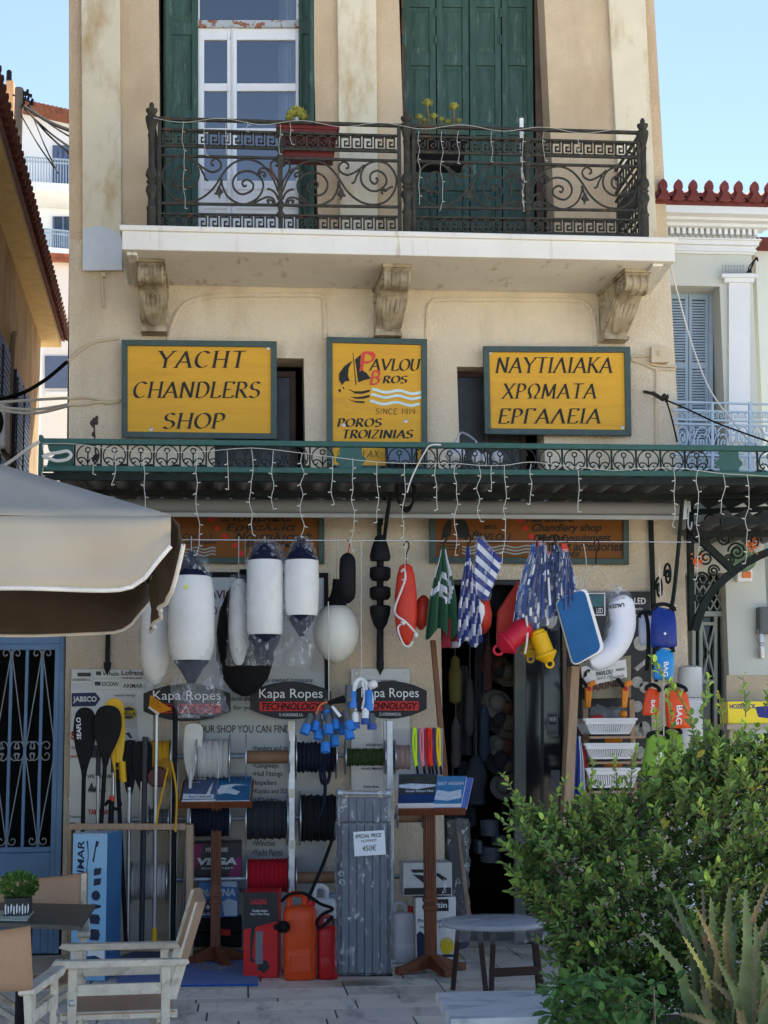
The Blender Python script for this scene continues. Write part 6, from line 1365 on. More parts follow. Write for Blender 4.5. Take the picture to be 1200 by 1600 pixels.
def flag(name, label, cat, top, bl, br, Y, col, hooky=None, **k):
    s = thing(name, label, cat, at(top[0], max(bl[1], br[1]), Y)); m = MB(); drape(m, top, bl, br, Y, col=col, **k); weld(m.build('cloth', CLOTH, s, recalc=False))
    hook(top[0], (hooky or 838), top[1] + 3).build('hook', BLACK, s); return s
G_, W_, B_, R_ = c3(28, 84, 52), c3(214, 214, 220), c3(40, 58, 132), c3(176, 30, 46)
def gcol(u, v):
    if .05 < v < .35 and (u < .16 or u > .86): return W_
    d = math.hypot((u - .62) * 1.0, (v - .47) * 2.0)
    if .20 < d < .33: return W_
    if .45 < v < .52 and u < .7: return W_
    return G_
flag('green_flag', 'green and white flag with white ring bunched on a hook', 'flag', (693, 853), (664, 990), (716, 990), 10.72, gcol, folds=3, hem=9, seed=1)
tag(weld(drape(MB(), (704, 930), (690, 1012), (718, 1012), 10.78, folds=2, col=lambda u, v: W_ if v > .9 and u > .6 else R_, seed=2).build('red_cloth', CLOTH, recalc=False)), 'crumpled red flag hanging below the green and white flag', 'flag')
def gr(n, ang, cr=True):
    def f(u, v):
        if cr and u < .45 and v < .34: return W_ if abs(u - .2) < .05 or abs(v - .17) < .03 else B_
        return B_ if int((u * ang + v * (1 - ang * .3)) * n) % 2 == 0 else W_
    return f
flag('striped_flag', 'open blue and white striped Greek flag right of the green flag', 'flag', (731, 855), (714, 1006), (752, 1008), 10.68, gr(11, .5), folds=3, amp=.035, seed=3, hem=5)
s = thing('packed_flag', 'folded navy and white striped flag sticking out to the right of the open Greek flag', 'flag', at(755, 940, 10.7))
m = MB(); P4 = [(748, 838), (786, 876), (760, 940), (738, 925)]
n = 9
for i in range(n):
    t0, t1 = i / n, (i + 1) / n; q = lambda s_, t: (lerp(lerp(P4[0][0], P4[3][0], t), lerp(P4[1][0], P4[2][0], t), s_), lerp(lerp(P4[0][1], P4[3][1], t), lerp(P4[1][1], P4[2][1], t), s_))
    m.col = B_ if i % 2 == 0 else W_
    for s0, s1, dz in ((0, .35, .0), (.35, .7, .02), (.7, 1, -.005)):
        m.prism([at(*q(s0, t0), 10.68 + dz), at(*q(s1, t0), 10.69 + dz * .3), at(*q(s1, t1), 10.69 + dz * .3), at(*q(s0, t1), 10.68 + dz)], (0, .03, 0))
m.build('folded_cloth', CLOTH, s); bag_loft([(838, 742, 754), (860, 742, 772), (900, 738, 776), (938, 738, 764)], 10.7, .3, seed=21).build('clear_bag', FILM, s, smooth=True); hook(743, 832, 842).build('hook', BLACK, s)
rw = thing('red_white_float', 'red and white rounded float peeping out behind the Greek flag', 'float', at(757, 992, 10.8))
lathe_px(MB(), [(930, 4), (940, 9), (960, 13), (978, 11), (990, 3)], 756, 10.8).build('float_body', RV, rw, smooth=True, ang=70); MB().slab([(748, 935), (757, 945), (758, 958), (752, 976), (746, 970)], 10.72, .05).build('white_panel', WHITE, rw, bevel=.01)
# second bunch
LBL = c3(60, 120, 200)
flag('striped_flag', 'sky blue and white striped flag at the left of the right flag bunch', 'flag', (838, 850), (800, 972), (826, 965), 10.72, lambda u, v: LBL if int((u * .5 + v) * 8) % 2 == 0 else W_, folds=2, seed=5, gather=.2)
def packed(label, cx0, y0, xl, xr, y1, seed, Y):
    s = thing('packed_flag', label, 'flag', at((xl + xr) / 2, y1, Y), 'plastic wrapped striped flags on the right hooks'); m = MB(); rnd = random.Random(seed)
    n = 13
    for i in range(n):
        u0, u1 = i / n, (i + .9) / n
        vv = [0] + sorted(rnd.uniform(.05, .95) for _ in range(7)) + [1]
        for j in range(8):
            v0, v1 = vv[j], vv[j + 1]; m.col = (.035, .07, .23) if (j + i) % 2 else ((.72, .74, .78) if rnd.random() < .6 else c3(90, 100, 150))
            f = lambda u, v: (lerp(lerp(cx0 - 6, cx0 + 6, u), lerp(xl, xr, u), min(1, v * 1.2) ** .8), lerp(y0, y1 - abs(u - .5) * 18 + 7 * math.sin(i * 4.7 + seed) * v, v))
            yo = Y + .05 * math.sin(i * 2.3 + seed + j * .5); m.prism([at(*f(u0, v0), yo), at(*f(u1, v0), yo), at(*f(u1, v1), yo), at(*f(u0, v1), yo)], (0, .025, 0))
    m.build('folded_cloth', CLOTH, s)
    bag_loft([(y0 - 4, cx0 - 4, cx0 + 4), (lerp(y0, y1, .2), lerp(cx0, xl, .5), lerp(cx0, xr, .5)), (lerp(y0, y1, .5), xl - 2, xr + 1), (y1 - 6, xl - 3, xr + 3), (y1 + 1, xl + 2, xr - 2)], Y + .01, .35, seed=seed, amp=.008).build('clear_bag', FILM, s, smooth=True)
    hook(cx0, 838, y0).build('hook', BLACK, s)
packed('largest wrapped striped flag at the front left of the right bunch', 848, 852, 812, 862, 978, 31, 10.66)
packed('wrapped striped flag in the middle of the right bunch', 862, 866, 842, 884, 962, 32, 10.70)
packed('wrapped striped flag behind the right bunch with its top highest', 868, 852, 858, 892, 930, 33, 10.78)
packed('narrow wrapped striped flag at the right end over the blue cushion', 882, 862, 872, 902, 948, 34, 10.62)
tag(MB().slab([(877, 850), (884, 848), (889, 858), (886, 880), (880, 876)], 10.64, .02).build('red_pennant', RV, bevel=.004), 'tiny red pennant tip above the narrow wrapped flag', 'flag')
tag(MB().slab([(811, 905), (813, 915), (812, 975), (800, 990), (776, 1000), (778, 955)], 10.9, .05).build('red_pennant_buoy', RV, bevel=.012), 'large dark red triangular pennant behind the red horn buoy', 'flag')
def horn(label, a, b, r, Y, mt, cat='buoy'):
    p, q = at(*a, Y), at(*b, Y); ax = q - p; Lh = ax.length; k = mpp(*a, Y)
    s = thing('marker_buoy', label, cat, q)
    MB().lathe([(r * k * .55, 0), (r * k * .8, Lh * .04), (r * k * .85, Lh * .1), (r * k, Lh * .13), (r * k, Lh * .62), (r * k * 1.22, Lh * .66), (r * k * 1.22, Lh * .72), (r * k * .9, Lh * .8), (r * k * .5, Lh * .9)], 22, p, ax).build('buoy_body', mt, s, smooth=True, ang=35)
    e = p + ax * .95; u = ax.normalized(); v = Vector((u.z, 0, -u.x)); rr = r * k * .42
    MB().tube([e + u * rr * math.cos(t * .52) + v * rr * math.sin(t * .52) for t in range(12)], rr * .32, 7, closed=True).build('lifting_eye', mt, s, smooth=True); return s
REDP = mat('crimson_plastic', c3(190, 26, 52), .4, var=.06)
horn('crimson marker buoy tilted down to the left above the yellow ones', (826, 975), (776, 1018), 17, 10.66, REDP)
horn('bright yellow marker buoy pointing down right in front', (838, 984), (860, 1040), 14, 10.66, YEP)
horn('yellow marker buoy half hidden behind the front yellow one', (826, 985), (829, 1032), 12, 10.8, mat('dull_yellow_plastic', c3(190, 150, 24), .45))
tag(MB().tube(catmull([at(822, 962, 10.6), at(824, 985, 10.6), at(823, 1005, 10.6), at(820, 1022, 10.6)], 5), .008, 6).build('cord', ROPEW, smooth=True), 'loose white cord dangling in front of the yellow marker buoys', 'cord')
tag(lathe_px(MB(), [(948, 4), (955, 9), (965, 11), (975, 9), (982, 3)], 860, 10.8).build('small_white_float', WHITE, smooth=True, ang=70), 'small white float behind the wrapped flags above the yellow buoys', 'float')
# blue board, white horseshoe
bc = thing('fender_board', 'blue fender board with white edge hanging tilted in front of the horseshoe buoy', 'fender board', at(912, 1040, 10.6))
def rrect(c, r, n=5):
    out = []
    for i in range(4):
        p = Vector(c[i]); a = Vector(c[i - 1]); b = Vector(c[(i + 1) % 4]); da = (a - p).normalized() * r; db = (b - p).normalized() * r
        for k in range(n + 1): t = k / n; out.append(tuple((p + da) * (1 - t) ** 2 + p * 2 * t * (1 - t) + (p + db) * t * t))
    return out
c4 = [(868, 938), (917, 917), (946, 1016), (896, 1042)]
MB().slab(rrect(c4, 11), 10.6, .05).build('board_core', WHITE, bc, bevel=.01); MB().slab(rrect([(869, 939), (913, 920), (940, 1015), (897, 1040)], 11), 10.592, .03).build('blue_face', mat('marine_blue_cloth', c3(12, 88, 142), .6, var=.08, vs=8), bc, bevel=.006)
MB().tube(catmull([at(905, 925, 10.62), at(912, 905, 10.65), at(916, 880, 10.72), at(912, 850, 10.75)], 5), .004, 5).build('lanyard', STRING, bc)
hs = thing('horseshoe_buoy', 'white horseshoe lifebuoy in clear film with black LALIZAS lettering', 'lifebuoy', at(960, 1045, 10.75))
sp = catmull([(966, 932, 0), (972, 955, 0), (973, 980, 0), (964, 1005, 0), (945, 1024, 0), (920, 1036, 0)], 6)
rows = []
for i, q in enumerate(sp):
    t = i / (len(sp) - 1); d = (sp[min(i + 1, len(sp) - 1)] - sp[max(i - 1, 0)]).normalized(); nrm = Vector((-d.y, d.x, 0)); r = 21 * min(1, .45 + t * 5) * (1 - .15 * t) * min(1, .5 + (1 - t) * 6)
    row = []
    for k in range(20):
        a = 2 * math.pi * k / 20; off = q + nrm * r * math.cos(a); p = at(off.x, off.y, 10.75); p.y += .075 * math.sin(a); row.append(p)
    rows.append(row)
MB().loft(rows).build('buoy_body', mat('white_nylon', c3(226, 228, 236), .6, var=.04, bump=.3, bs=12), hs, smooth=True, ang=70)
m = MB(); m.text('LALIZAS', at(976, 948, 10.665), at(948, 952, 10.665), at(975, 942, 10.665), off=.04); m.build('lettering', INK, hs, recalc=False)
m = MB()
for k, (x, y) in enumerate(((952, 934), (961, 932), (970, 930))): m.text('NAV', at(x, y, 10.668), at(x + 8, y - 1, 10.668), at(x, y + 7, 10.668))
m.build('fine_print', mat('grey_print', c3(120, 118, 120), .5), hs, recalc=False)
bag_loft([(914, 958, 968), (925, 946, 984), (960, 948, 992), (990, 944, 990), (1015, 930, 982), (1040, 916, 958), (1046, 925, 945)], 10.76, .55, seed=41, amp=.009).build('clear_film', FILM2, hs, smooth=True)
MB().tube([at(931, 882, 10.75), at(957, 914, 10.72)], .004, 5).build('lanyard', STRING, hs); MB().tube([at(931, 882, 10.75), at(915, 905, 10.72), at(917, 930, 10.7)], .004, 5).build('lanyard', STRING, hs); hook(931, 846, 884).build('hook', BLACK, hs)
# ---- shore power plugs and adapters
BPL = mat('blue_plug_plastic', c3(40, 122, 200), .4, var=.05); GPL = mat('grey_plug_plastic', c3(90, 94, 98), .5)
sp_ = thing('plug_bunch', 'bunch of bright blue and grey shore power plugs hanging on a string', 'plugs', at(515, 1172, 10.7))
MB().tube([at(513, 940, 10.7), at(514, 1096, 10.7)], .004, 5).build('lanyard', STRING, sp_)
for i, (x, y, ax, s) in enumerate(((486, 1133, -.35, 1), (498, 1128, -.2, 1), (509, 1110, .1, 1.05), (513, 1132, 0, 1), (522, 1125, .05, 1), (532, 1132, .1, 1), (538, 1128, .35, .95), (508, 1160, 0, 1.05), (521, 1150, .05, 1), (540, 1140, .2, .9), (500, 1140, -.1, .9))):
    p = at(x, y - 18, 10.66 + .05 * (i % 3)); d = Vector((ax, -.25, -1)).normalized(); MB().lathe([(.012, 0), (.024, .02), (.026, .08), (.022, .1)], 12, p, d).build('plug_body', GPL, sp_, smooth=True, ang=40)
    MB().lathe([(.024, .08), (.032, .085), (.034, .15), (.029, .152), (.027, .12)], 14, p, d, cap=False).build('plug_collar', BPL, sp_, smooth=True, ang=40)
m = MB(); m.tube(catmull([at(514, 1096, 10.68), at(500, 1102, 10.66), at(494, 1116, 10.65)], 5), .006, 6); m.build('orange_cable', mat('orange_cable', c3(226, 120, 60), .5), sp_, smooth=True)
m = MB(); m.tube([at(513, 1098, 10.68), at(538, 1092, 10.66)], [.014, .028], 10); m.build('black_connector', BLACK, sp_, smooth=True); MB().slab([(517, 1104), (521, 1103), (534, 1118), (530, 1121)], 10.6, .003).build('paper_tag', mat('white_paper', c3(226, 228, 230), .6, var=.02), sp_)
ad = thing('adapter_leads', 'white shore power adapter leads with blue ends looped over a string', 'cable', at(566, 1138, 10.7))
MB().tube([at(564, 846, 10.75), at(565, 1060, 10.7)], .004, 5).build('lanyard', STRING, ad)
for pp in ([(551, 1082), (555, 1066), (564, 1060), (574, 1068), (580, 1078)], [(556, 1110), (554, 1080), (562, 1062), (572, 1070), (574, 1105)], [(566, 1108), (570, 1085), (566, 1066)], [(580, 1080), (582, 1095), (581, 1110)]): MB().tube(catmull([at(x, y, 10.68) for x, y in pp], 6), .009, 7).build('lead', WHITE, ad, smooth=True)
for x, y, mt, h in ((545, 1082, GPL, 18), (551, 1092, BPL, 18), (576, 1090, BPL, 22)): MB().lathe([(.02, 0), (.026, .01), (.026, h * .0042), (.03, h * .0043), (.03, h * .0065)], 12, at(x, y - 12, 10.67), (0, 0, -1)).build('socket', mt, ad, smooth=True, ang=40)
for x, y in ((555, 1112), (571, 1106), (581, 1114)): 
    MB().lathe([(.012, 0), (.025, .02), (.026, .07)], 12, at(x, y, 10.66), (0, 0, -1)).build('plug_body', WHITE if x < 575 else GPL, ad, smooth=True, ang=40); MB().lathe([(.026, .07), (.032, .072), (.032, .115)], 12, at(x, y, 10.66), (0, 0, -1)).build('plug_collar', mat('dark_blue_plug', c3(34, 74, 150), .4), ad, smooth=True, ang=40)
MB().lathe([(.015, 0), (.03, .02), (.03, .05), (.015, .06)], 10, at(577, 1073, 10.66), (1, 0, .6)).build('white_connector', WHITE, ad, smooth=True)
# ---- dry bags
def drybag(label, cx, y0, y1, w_, Y, mt, lean=0.0, txt=None, tcol=None, seed=1):
    s = thing('dry_bag', label, 'dry bag', at(cx, y1, Y), 'dry bags on the right rope'); rnd = random.Random(seed); rows = []; n = 26
    for v, f, d in ((0, .55, .15), (.06, .8, .2), (.12, .86, .3), (.25, .9, .6), (.5, .97, .8), (.8, 1, .85), (.94, .98, .8), (1, .85, .6)):
        y = lerp(y0, y1, v); k = mpp(cx, y, Y); c = cx + lean * (y - y0); row = []
        for i in range(n):
            t = 2 * math.pi * i / n; p = at(c + w_ / 2 * f * math.cos(t), y + (w_ * .06 * math.cos(t) if v < .2 else 0), Y); p.y = Y + w_ / 2 * k * d * .6 * math.sin(t) + rnd.uniform(-.006, .006); row.append(p)
        rows.append(row)
    MB().loft(rows).build('bag_body', mt, s, smooth=True, ang=60)
    MB().tube(catmull([at(cx - w_ * .4, y0 + 3, Y - .02), at(cx - w_ * .35, y0 - 3, Y - .02), at(cx, y0 - 6, Y), at(cx + w_ * .35, y0 - 1, Y - .02), at(cx + w_ * .4, y0 + 5, Y - .02)], 5), .014, 7).build('buckle_strap', BLACK, s, smooth=True)
    if txt:
        e = Y - w_ / 2 * mpp(cx, y0, Y) * .56 - .004
        MB().text(txt, at(cx + w_ * .22 + lean * 20, lerp(y0, y1, .42), e), at(cx + w_ * .18 + lean * 20, lerp(y0, y1, .9), e), at(cx - w_ * .02 + lean * 20, lerp(y0, y1, .42), e), off=.02).build('lettering', WINK, s, recalc=False)
    return s
def tarp(n, c): return mat(n, c3(*c), .4, var=.07, vs=8, bump=.25, bs=14)
d1 = drybag('dark blue dry bag at the top of the right rope', 1037, 950, 1012, 42, 10.6, tarp('dark_blue_tarp', (20, 48, 124)), seed=1)
MB().lathe([(.01, 0), (.008, .006)], 10, at(1039, 990, 10.50), (0, -1, 0)).build('snap_button', WHITE, d1, smooth=True)
drybag('small sky blue dry bag with white BAG lettering under the dark blue one', 1039, 1014, 1062, 32, 10.6, tarp('sky_blue_tarp', (28, 134, 200)), -.06, 'BAG', seed=2)
drybag('smaller orange red dry bag on the left of the pair under the sky blue bag', 1020, 1076, 1118, 26, 10.62, tarp('orange_red_tarp', (222, 74, 30)), -.1, 'BAG', seed=3)
drybag('larger orange dry bag on the right of the pair under the sky blue bag', 1056, 1076, 1138, 40, 10.58, tarp('orange_tarp', (228, 82, 34)), .1, 'BAG', seed=4)
drybag('front lime green dry bag half hidden by the bush', 1028, 1150, 1212, 40, 10.58, tarp('lime_tarp', (120, 160, 50)), -.1, 'BAG', seed=5)
drybag('lime green dry bag behind the front one, higher and to the right', 1050, 1142, 1190, 34, 10.7, tarp('lime_tarp', (120, 160, 50)), .1, seed=6)
s = drybag('white dry bag with black strap behind the dark blue bag', 1012, 962, 1008, 34, 10.8, tarp('white_tarp', (206, 212, 226)), .1, seed=7)
MB().tube(catmull([at(1008, 958, 10.7), at(1012, 975, 10.66), at(1013, 1010, 10.68), at(1010, 1048, 10.7)], 6), .016, 6, asp=.3).build('long_strap', BLACK, s)
tag(MB().tube([at(1030, 880, 10.66), at(1033, 960, 10.66), at(1037, 1060, 10.56), at(1037, 1150, 10.55)], .005, 6).build('rope', STRING, smooth=True), 'thin pale rope from which the dry bags hang', 'rope')

# ================================================================== shop entrance and things at its right
ent = MB(); DF = mat('black_door_frame', (.02, .02, .021), .4)
ent.rect(664, 905, 850, 914, 12.02, .12); ent.rect(664, 914.5, 671, 1478, 12.02, .12); ent.build('entrance_frame', DF, shop, bevel=.004)
GFR = mat('grey_door_frame', c3(92, 94, 90), .5, .2)
d_ = thing('glass_door', 'open dark glass door with WIFI stickers in a grey frame', 'door', at(845, 1478, 12.1))
MB().rect(804, 922, 822, 1478, 12.06, .06).build('door_stile', GFR, d_, bevel=.004)
MB().rect(822.5, 922, 878, 1478, 12.09, .03).build('door_panel', mat('dark_door_panel', (.012, .014, .018), .12, var=.2), d_); MB().rect(846, 922, 850, 1478, 12.075, .012).build('door_mullion', DF, d_)
m = MB(); m.rect(855, 1112, 872, 1150, 12.085, .002); m.rect(860, 960, 874, 985, 12.085, .002); m.rect(861, 1203, 875, 1240, 12.085, .002); m.build('sticker', mat('dim_sticker', c3(110, 112, 114), .6, var=.2, vs=40), d_)
m = MB(); m.rect(857, 1116, 870, 1132, 12.082, .001); m.build('sticker_print', DF, d_); MB().txt('WiFi', 858, 1120, 869, 1128, 12.08).build('sticker_lettering', WINK, d_, recalc=False); MB().txt('FREE ZONE', 856, 1142, 871, 1147, 12.08).build('sticker_lettering', DF, d_, recalc=False)
tag(MB().slab([(673, 1000), (681, 1000), (703, 1240), (694, 1240)], 11.6, .05).build('timber_batten', mat('reddish_timber', c3(126, 84, 62), .6, var=.2, stretch=(6, 6, 1)), bevel=.004), 'reddish timber batten leaning at the left side of the shop door', 'batten')
bt = thing('leaning_post', 'pale wooden post leaning beside the baskets with a dark left side', 'post', at(888, 1478, 11.2))
MB().slab([(893, 1040), (906, 1041), (886, 1478), (869, 1478)], 11.25, .14).build('timber', PALEWOOD, bt, bevel=.005)
# hats and goods in the dark doorway
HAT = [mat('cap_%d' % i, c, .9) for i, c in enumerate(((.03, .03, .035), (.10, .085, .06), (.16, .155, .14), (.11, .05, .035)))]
k = 0
for x, y in ((779, 1052), (792, 1054), (776, 1100), (790, 1108), (780, 1128), (793, 1132), (778, 1165), (790, 1168), (782, 1190), (792, 1200), (786, 1230), (772, 1040)):
    h = thing('sun_hat', 'sun hats and caps stacked on pegs in the dark doorway', 'hat', at(x, y + 8, 12.7), 'hats in the dark doorway'); r = .055 + .01 * (k % 3); o = at(x, y, 12.7)
    MB().lathe([(r, 0), (r * 1.02, .03), (r * .9, .07), (r * .5, .095), (.005, .1)], 18, o, (.1, -.9, .35)).build('crown', HAT[k % 4], h, smooth=True, ang=60); MB().lathe([(r * .9, 0), (r * 1.7, -.006), (r * 1.72, .002), (r * .9, .01)], 18, o, (.1, -.9, .35)).build('brim', HAT[k % 4], h, smooth=True, ang=60); k += 1
tag(MB().tube([at(786, 1010, 12.75), at(786, 1300, 12.75)], .012, 6).build('hat_pole', DF), 'thin pole with pegs carrying the hats in the doorway', 'stand')
for i, (x0, y0, x1, y1) in enumerate(((752, 1280, 778, 1303), (752, 1322, 780, 1345), (742, 1312, 752, 1330), (770, 1305, 790, 1318))):
    s = thing('cable_coil', 'pale coils of cable stacked on the floor inside the dark doorway', 'coil', at((x0 + x1) / 2, y1, 12.6), 'cable coils inside the doorway'); k_ = mpp(x0, y0, 12.6)
    m = MB(); c = at((x0 + x1) / 2, y1, 12.6)
    for j in range(6): m.tube([c + Vector(((x1 - x0) / 2 * k_ * math.cos(t * .4), .12 * math.sin(t * .4), (y1 - y0) * k_ * j / 6)) for t in range(16)], .012, 6, closed=True)
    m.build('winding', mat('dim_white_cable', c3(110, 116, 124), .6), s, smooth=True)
for i, (x0, y0, x1, y1) in enumerate(((712, 1040, 738, 1180), (738, 1010, 760, 1230), (708, 1190, 745, 1290), (745, 960, 768, 1060))):
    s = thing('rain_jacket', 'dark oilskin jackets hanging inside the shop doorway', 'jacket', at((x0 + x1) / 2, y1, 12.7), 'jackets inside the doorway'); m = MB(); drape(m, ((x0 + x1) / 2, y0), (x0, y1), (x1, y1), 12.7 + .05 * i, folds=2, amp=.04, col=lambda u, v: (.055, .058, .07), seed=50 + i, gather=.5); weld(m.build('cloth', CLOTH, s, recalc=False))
bi = thing('black_buoy', 'round black rubber buoy hanging inside the doorway near the Greek flag', 'buoy', at(775, 960, 12.4)); lathe_px(MB(), [(905, 5), (915, 18), (935, 26), (955, 20), (965, 5)], 772, 12.4).build('ball', MATS['matt_black_rubber'], bi, smooth=True, ang=80)
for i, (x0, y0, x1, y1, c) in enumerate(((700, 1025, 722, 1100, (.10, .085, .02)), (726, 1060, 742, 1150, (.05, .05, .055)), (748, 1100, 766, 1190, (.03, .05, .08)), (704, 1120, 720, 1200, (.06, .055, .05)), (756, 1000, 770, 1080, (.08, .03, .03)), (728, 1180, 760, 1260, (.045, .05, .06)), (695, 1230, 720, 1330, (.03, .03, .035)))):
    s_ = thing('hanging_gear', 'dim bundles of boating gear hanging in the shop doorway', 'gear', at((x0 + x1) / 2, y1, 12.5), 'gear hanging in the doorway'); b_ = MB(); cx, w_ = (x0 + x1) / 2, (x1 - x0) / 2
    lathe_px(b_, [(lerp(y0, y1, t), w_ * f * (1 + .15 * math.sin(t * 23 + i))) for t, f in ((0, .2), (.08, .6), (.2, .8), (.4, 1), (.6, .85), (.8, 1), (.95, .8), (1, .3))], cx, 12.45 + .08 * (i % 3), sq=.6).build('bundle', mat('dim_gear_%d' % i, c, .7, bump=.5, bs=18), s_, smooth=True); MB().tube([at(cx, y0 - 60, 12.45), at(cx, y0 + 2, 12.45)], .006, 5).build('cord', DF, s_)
# LED poster column
ps = thing('lamp_poster', 'tall black LED lamp poster with pale product pictures behind the baskets', 'poster', at(960, 1300, 11.96))
MB().slab([(886, 925), (1016, 924), (1020, 1330), (884, 1330)], 11.96, .012).build('panel', mat('black_poster', (.022, .022, .024), .45, var=.3, vs=10), ps)
m = MB(); GRP = mat('pale_lamp_print', c3(168, 168, 160), .5, var=.35, vs=30)
def disc(cx, cy, r, ry=None, Y=11.956): m.face([at(cx + r * math.cos(t * .35), cy + (ry or r) * math.sin(t * .35), Y) for t in range(18)])
disc(1002, 1005, 12); disc(996, 1066, 9); disc(1008, 1074, 9); disc(996, 1104, 8, 9); disc(1007, 1140, 10, 13); disc(1000, 1176, 8, 10); disc(1008, 1190, 6)
m.face([at(x, y, 11.956) for x, y in ((991, 1044), (1010, 1028), (1014, 1033), (996, 1049))]); m.face([at(x, y, 11.956) for x, y in ((992, 1135), (1003, 1128), (1006, 1150), (994, 1152))])
m.build('lamp_pictures', GRP, ps, recalc=False)
m = MB(); m.txt('LED', 991, 934, 1009, 944, 11.955, off=.02); m.txt('quality', 992, 949, 1004, 954, 11.955); m.txt('energy', 992, 960, 1002, 965, 11.955); m.txt('LED', 932, 950, 942, 958, 11.952, off=.02); m.build('lettering', WINK, ps, recalc=False)
m = MB(); m.rect(920, 929, 944, 948, 11.956, .002); m.build('teal_picture', mat('teal_print', c3(60, 110, 120), .5, var=.3), ps)
m = MB()
for q in ((918, 926, 946, 928), (918, 960, 946, 962), (918, 928, 920, 960), (944, 928, 946, 960)): m.rect(*q, 11.955, .002)
m.build('white_box_print', WINK, ps)
# MARINE sign on a shelf board
ms = thing('marine_sign', 'tilted white PAVLOU MARINE sign on a wooden board above the baskets', 'sign', at(945, 1092, 11.7))
MB().slab([(903, 1036), (986, 1024), (986, 1090), (918, 1092)], 11.7, .025).build('backing_board', mat('greyed_board', c3(140, 132, 112), .7, var=.15), ms, bevel=.004)
MB().slab([(908, 1042), (978, 1030), (980, 1058), (911, 1074)], 11.685, .012).build('sign_panel', WHITE, ms, bevel=.002)
m = MB(); Ym = 11.68; m.txt('PAVLOU', 932, 1050, 957, 1057, Ym, sl=-.18, off=.03); m.txt('POROS', 963, 1045, 976, 1049, Ym, sl=-.15, off=.02); m.txt('BROS', 925, 1042, 941, 1047, Ym, sl=-.15, off=.03); m.txt('SINCE 1919', 933, 1059, 958, 1063, Ym, sl=-.2); m.txt('CHANDLER', 953, 1058, 975, 1062, Ym, sl=-.2)
m.face([at(x, y, Ym) for x, y in ((911, 1060), (913, 1050), (918, 1046), (917, 1056))]); m.face([at(x, y, Ym) for x, y in ((917, 1046), (923, 1046), (920, 1052))]); m.build('lettering', INK, ms, recalc=False)
m = MB(); m.txt('MARINE', 914, 1072, 968, 1083, Ym - .0005, sl=-.2, off=.03, dx=-.5); m.build('red_brown_lettering', mat('red_brown_print', c3(84, 44, 40), .5), ms, recalc=False)
ORT = mat('orange_tool_plastic', c3(230, 136, 30), .4)
def tool(label, cx, cy):
    s = thing('cutting_tool', label, 'tool', at(cx, cy + 40, 11.6)); MB().slab([(cx - 5, cy), (cx + 5, cy - 3), (cx + 6, cy + 8), (cx + 3, cy + 36), (cx - 5, cy + 36), (cx - 5, cy + 14)], 11.6, .04).build('grip', ORT, s, bevel=.008)
    MB().slab([(cx - 2, cy - 4), (cx + 10, cy - 8), (cx + 12, cy), (cx + 4, cy + 3)], 11.61, .03).build('head', ORT, s, bevel=.006); MB().slab([(cx - 15, cy - 10), (cx - 9, cy - 11), (cx + 1, cy + 3), (cx - 4, cy + 6)], 11.6, .02).build('jaw', BLACK, s, bevel=.004); MB().lathe([(.018, 0), (.016, .01)], 12, at(cx + 1, cy + 6, 11.598), (0, -1, 0)).build('button', REDINK, s)
tool('orange handled cutter at the left above the top basket', 920, 1070); tool('orange handled cutter at the right above the top basket', 977, 1070)
def basket(label, x0, x1, y0, y1, Y):
    s = thing('plastic_basket', label, 'basket', at((x0 + x1) / 2, y1, Y), 'white plastic baskets on the shelf'); k = mpp(x0, y0, Y); a = at(x0, y0, Y); b = at(x1, y0, Y); zb1 = at(x0, y1, Y).z; W0 = b.x - a.x; H = a.z - zb1; D = .36; i = .05
    T = [Vector((a.x, Y, a.z)), Vector((b.x, Y, a.z)), Vector((b.x, Y + D, a.z)), Vector((a.x, Y + D, a.z))]; Bq = [Vector((a.x + i, Y + i * .6, zb1)), Vector((b.x - i, Y + i * .6, zb1)), Vector((b.x - i, Y + D - i * .6, zb1)), Vector((a.x + i, Y + D - i * .6, zb1))]
    m = MB()
    for j in range(4):
        p, q, r, t = T[j], T[(j + 1) % 4], Bq[(j + 1) % 4], Bq[j]; n = 20 if j % 2 == 0 else 14
        m.bar(p, q, .022, .016); m.bar(t, r, .012, .012); m.bar(lerp(p, t, .2), lerp(q, r, .2), .01, .03)
        for e in range(n + 1): u = e / n; m.bar(lerp(p, q, u), lerp(t, r, u), .009, .007, (0, 1, 0) if j % 2 == 0 else (1, 0, 0))
    m.face(Bq); m.build('basket_body', WHITE, s); return T, Bq
